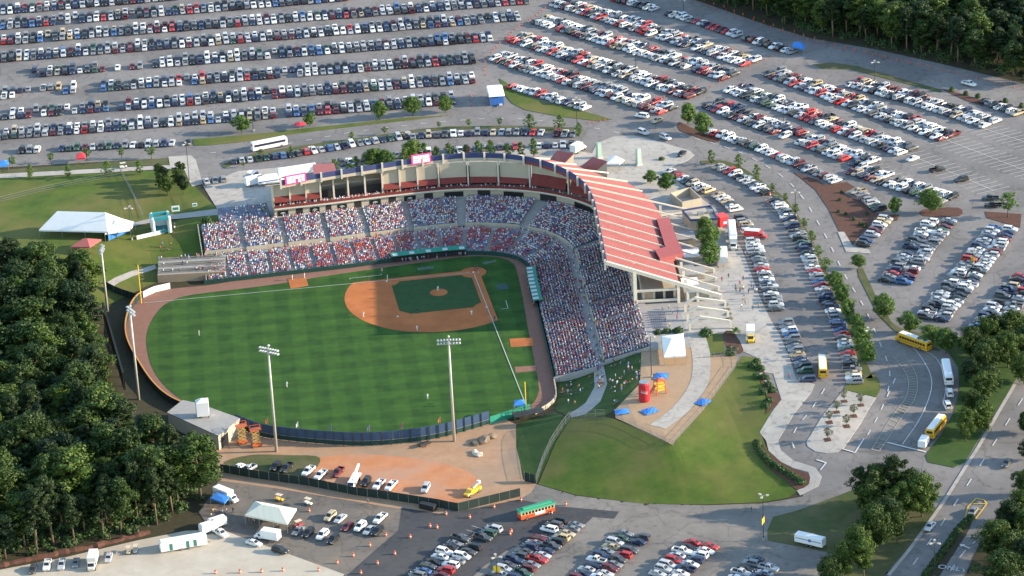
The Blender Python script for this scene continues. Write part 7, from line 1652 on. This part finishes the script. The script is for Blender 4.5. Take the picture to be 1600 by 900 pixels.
p = G(663, 697); r = empty('utility_trailer', (p[0], p[1], p[2]+.1), .4, 'dark flat utility trailer by the blue outfield screen', 'trailer'); b = MB(); b.box((0, 0, .7), (3.6, 1.8, .2)); b.box((0, .85, 1.0), (3.6, .08, .5)); b.build('bed', MT['metal_dark'], r); wheels(r, (0,), .9, .32)
b = MB(); R3 = np.random.default_rng(2); P_, _ = resample([tuple(G(*q)[:2]) for q in ((-20, 889), (60, 873), (140, 856), (235, 833))], 1.5); b.tube([(x+R3.normal(0, .2), y+R3.normal(0, .2), Hz(x, y)+.1) for x, y in P_], list(.8+R3.uniform(-.2, .3, len(P_))), 7); tag(b.build('earth_bank', MT['mulch']), 'long dark earth bank along the edge of the woods', 'bank')
# umbrella over the lot, red shed, black roof hut
p = G(469, 203); r = empty('umbrella', tuple(p), 0, 'red parasol on the grass strip left of the dark tree', 'umbrella'); b = MB(); b.tube([(0, 0, 2.2), (0, 0, 2.9)], [2.2, .1], 8); b.build('canopy', MT['tarp_red'], r); b = MB(); b.cyl((0, 0, 0), .08, 2.4, 6); b.build('pole', MT['metal'], r)
p = G(1128, 352); b = MB(); r = empty('red_kiosk', (p[0], p[1], p[2]+.15), .3, 'bright red kiosk with a sloping lid behind the flat roofed block', 'kiosk'); b.box((0, 0, 1.6), (3.0, 3.4, 3.2), 0, None, (.9, .95)); solid(b, 'body', r, (.6, .04, .05)); b = MB(); b.box((0, 0, 3.3), (3.1, 3.5, .25)); solid(b, 'lid', r, (.66, .08, .08)); b = MB(); b.box((-.2, 1.72, 1.3), (1.2, .05, .8)); solid(b, 'emblem', r, (.7, .68, .66))
hut = empty('flat_roofed_block', tuple(G(1095, 350)), 0, 'cream flat roofed service block with a dark parapet behind the red roof', 'building')
zt = 11.4; tp = [at(*q, zt)[:2] for q in [(1066, 328), (1110, 321), (1121, 341), (1079, 343)]]
b = MB(); b.prism([tuple(q) for q in tp], ZH, zt-.4); keepw(b.build('wall', MT['cream'], hut), hut)
b = MB()
for i in range(4): b.bar((*tp[i], zt-.2), (*tp[(i+1) % 4], zt-.2), .4, .6)
keepw(b.build('parapet', MT['navy'], hut), hut)
cq = np.mean(tp, 0)
for i, (dx, dy) in enumerate(((3.5, 0), (0, .3), (-3.2, -.4))): b = MB(); b.box((cq[0]+dx, cq[1]+dy, zt+.1), (1.8, 1.4, 1.0)); keepw(b.build('air_unit', MT['metal'], hut), hut)
# walled yard beside it
yw = empty('yard_wall', tuple(G(1060, 315)), 0, 'cream walled service yard behind the red roof next to the plaza trees', 'wall')
cs_ = [(1048, 314), (1078, 305), (1096, 322), (1066, 328)]
for i in range(4):
    a, e = G(*cs_[i]), G(*cs_[(i+1) % 4]); b = MB(); c = (a+e)/2; b.box((c[0], c[1], c[2]+1.4), (np.linalg.norm((e-a)[:2]), .3, 2.8), math.atan2(*(e-a)[:2][::-1])); keepw(b.build('wall_panel', MT['cream'], yw), yw)
# banners towers on the plaza, signs on the left lawn
for i, (px, py, h_, c) in enumerate([(936, 247, 24, (.3, .42, .34)), (998, 258, 26, (.38, .46, .4))]):
    p = G(px, py); b = MB(); b.box((0, 0, h_/9), (1.6, 1.6, h_/4.5), 0, None, (.8, .8)); r = empty('banner_tower', (p[0], p[1], p[2]+.14), .3, 'pale green banner tower on the plaza, %s of two' % ('left', 'right')[i], 'sign', 'banner towers'); solid(b, 'tower', r, c); b = MB(); b.box((0, 0, .2), (2.2, 2.2, .4)); solid(b, 'base', r, (.5, .48, .44))
for i, (px, py, w_) in enumerate([(275, 333, 2.6), (305, 327, 1.6)]):
    p = G(px, py); r = empty('board_sign', tuple(p), 0, 'white board sign on the wire fence of the left lawn, %s' % ('larger', 'smaller')[i], 'sign', 'board signs'); b = MB(); b.box((0, 0, 1.6), (w_, .1, w_*.75)); solid(b, 'panel', r, (.7, .72, .7)); b = MB(); b.box((0, .06, 1.6), (w_*.7, .04, w_*.35)); solid(b, 'emblem', r, (.05, .2, .12))
    for x in (-w_*.4, w_*.4): b = MB(); b.bar((x, -.08, 0), (x, -.08, 1.4), .1, .1); b.build('post', MT['metal'], r)
p0, p1 = G(214, 375), G(258, 364); b = MB(); c = (p0+p1)/2; b.box((c[0], c[1], c[2]+.7), (np.linalg.norm((p1-p0)[:2]), .15, 1.3), math.atan2(*(p1-p0)[:2][::-1])); o = b.build('banner_board', MT['white']); tag(o, 'long white banner board on the left lawn below the bounce house', 'sign')
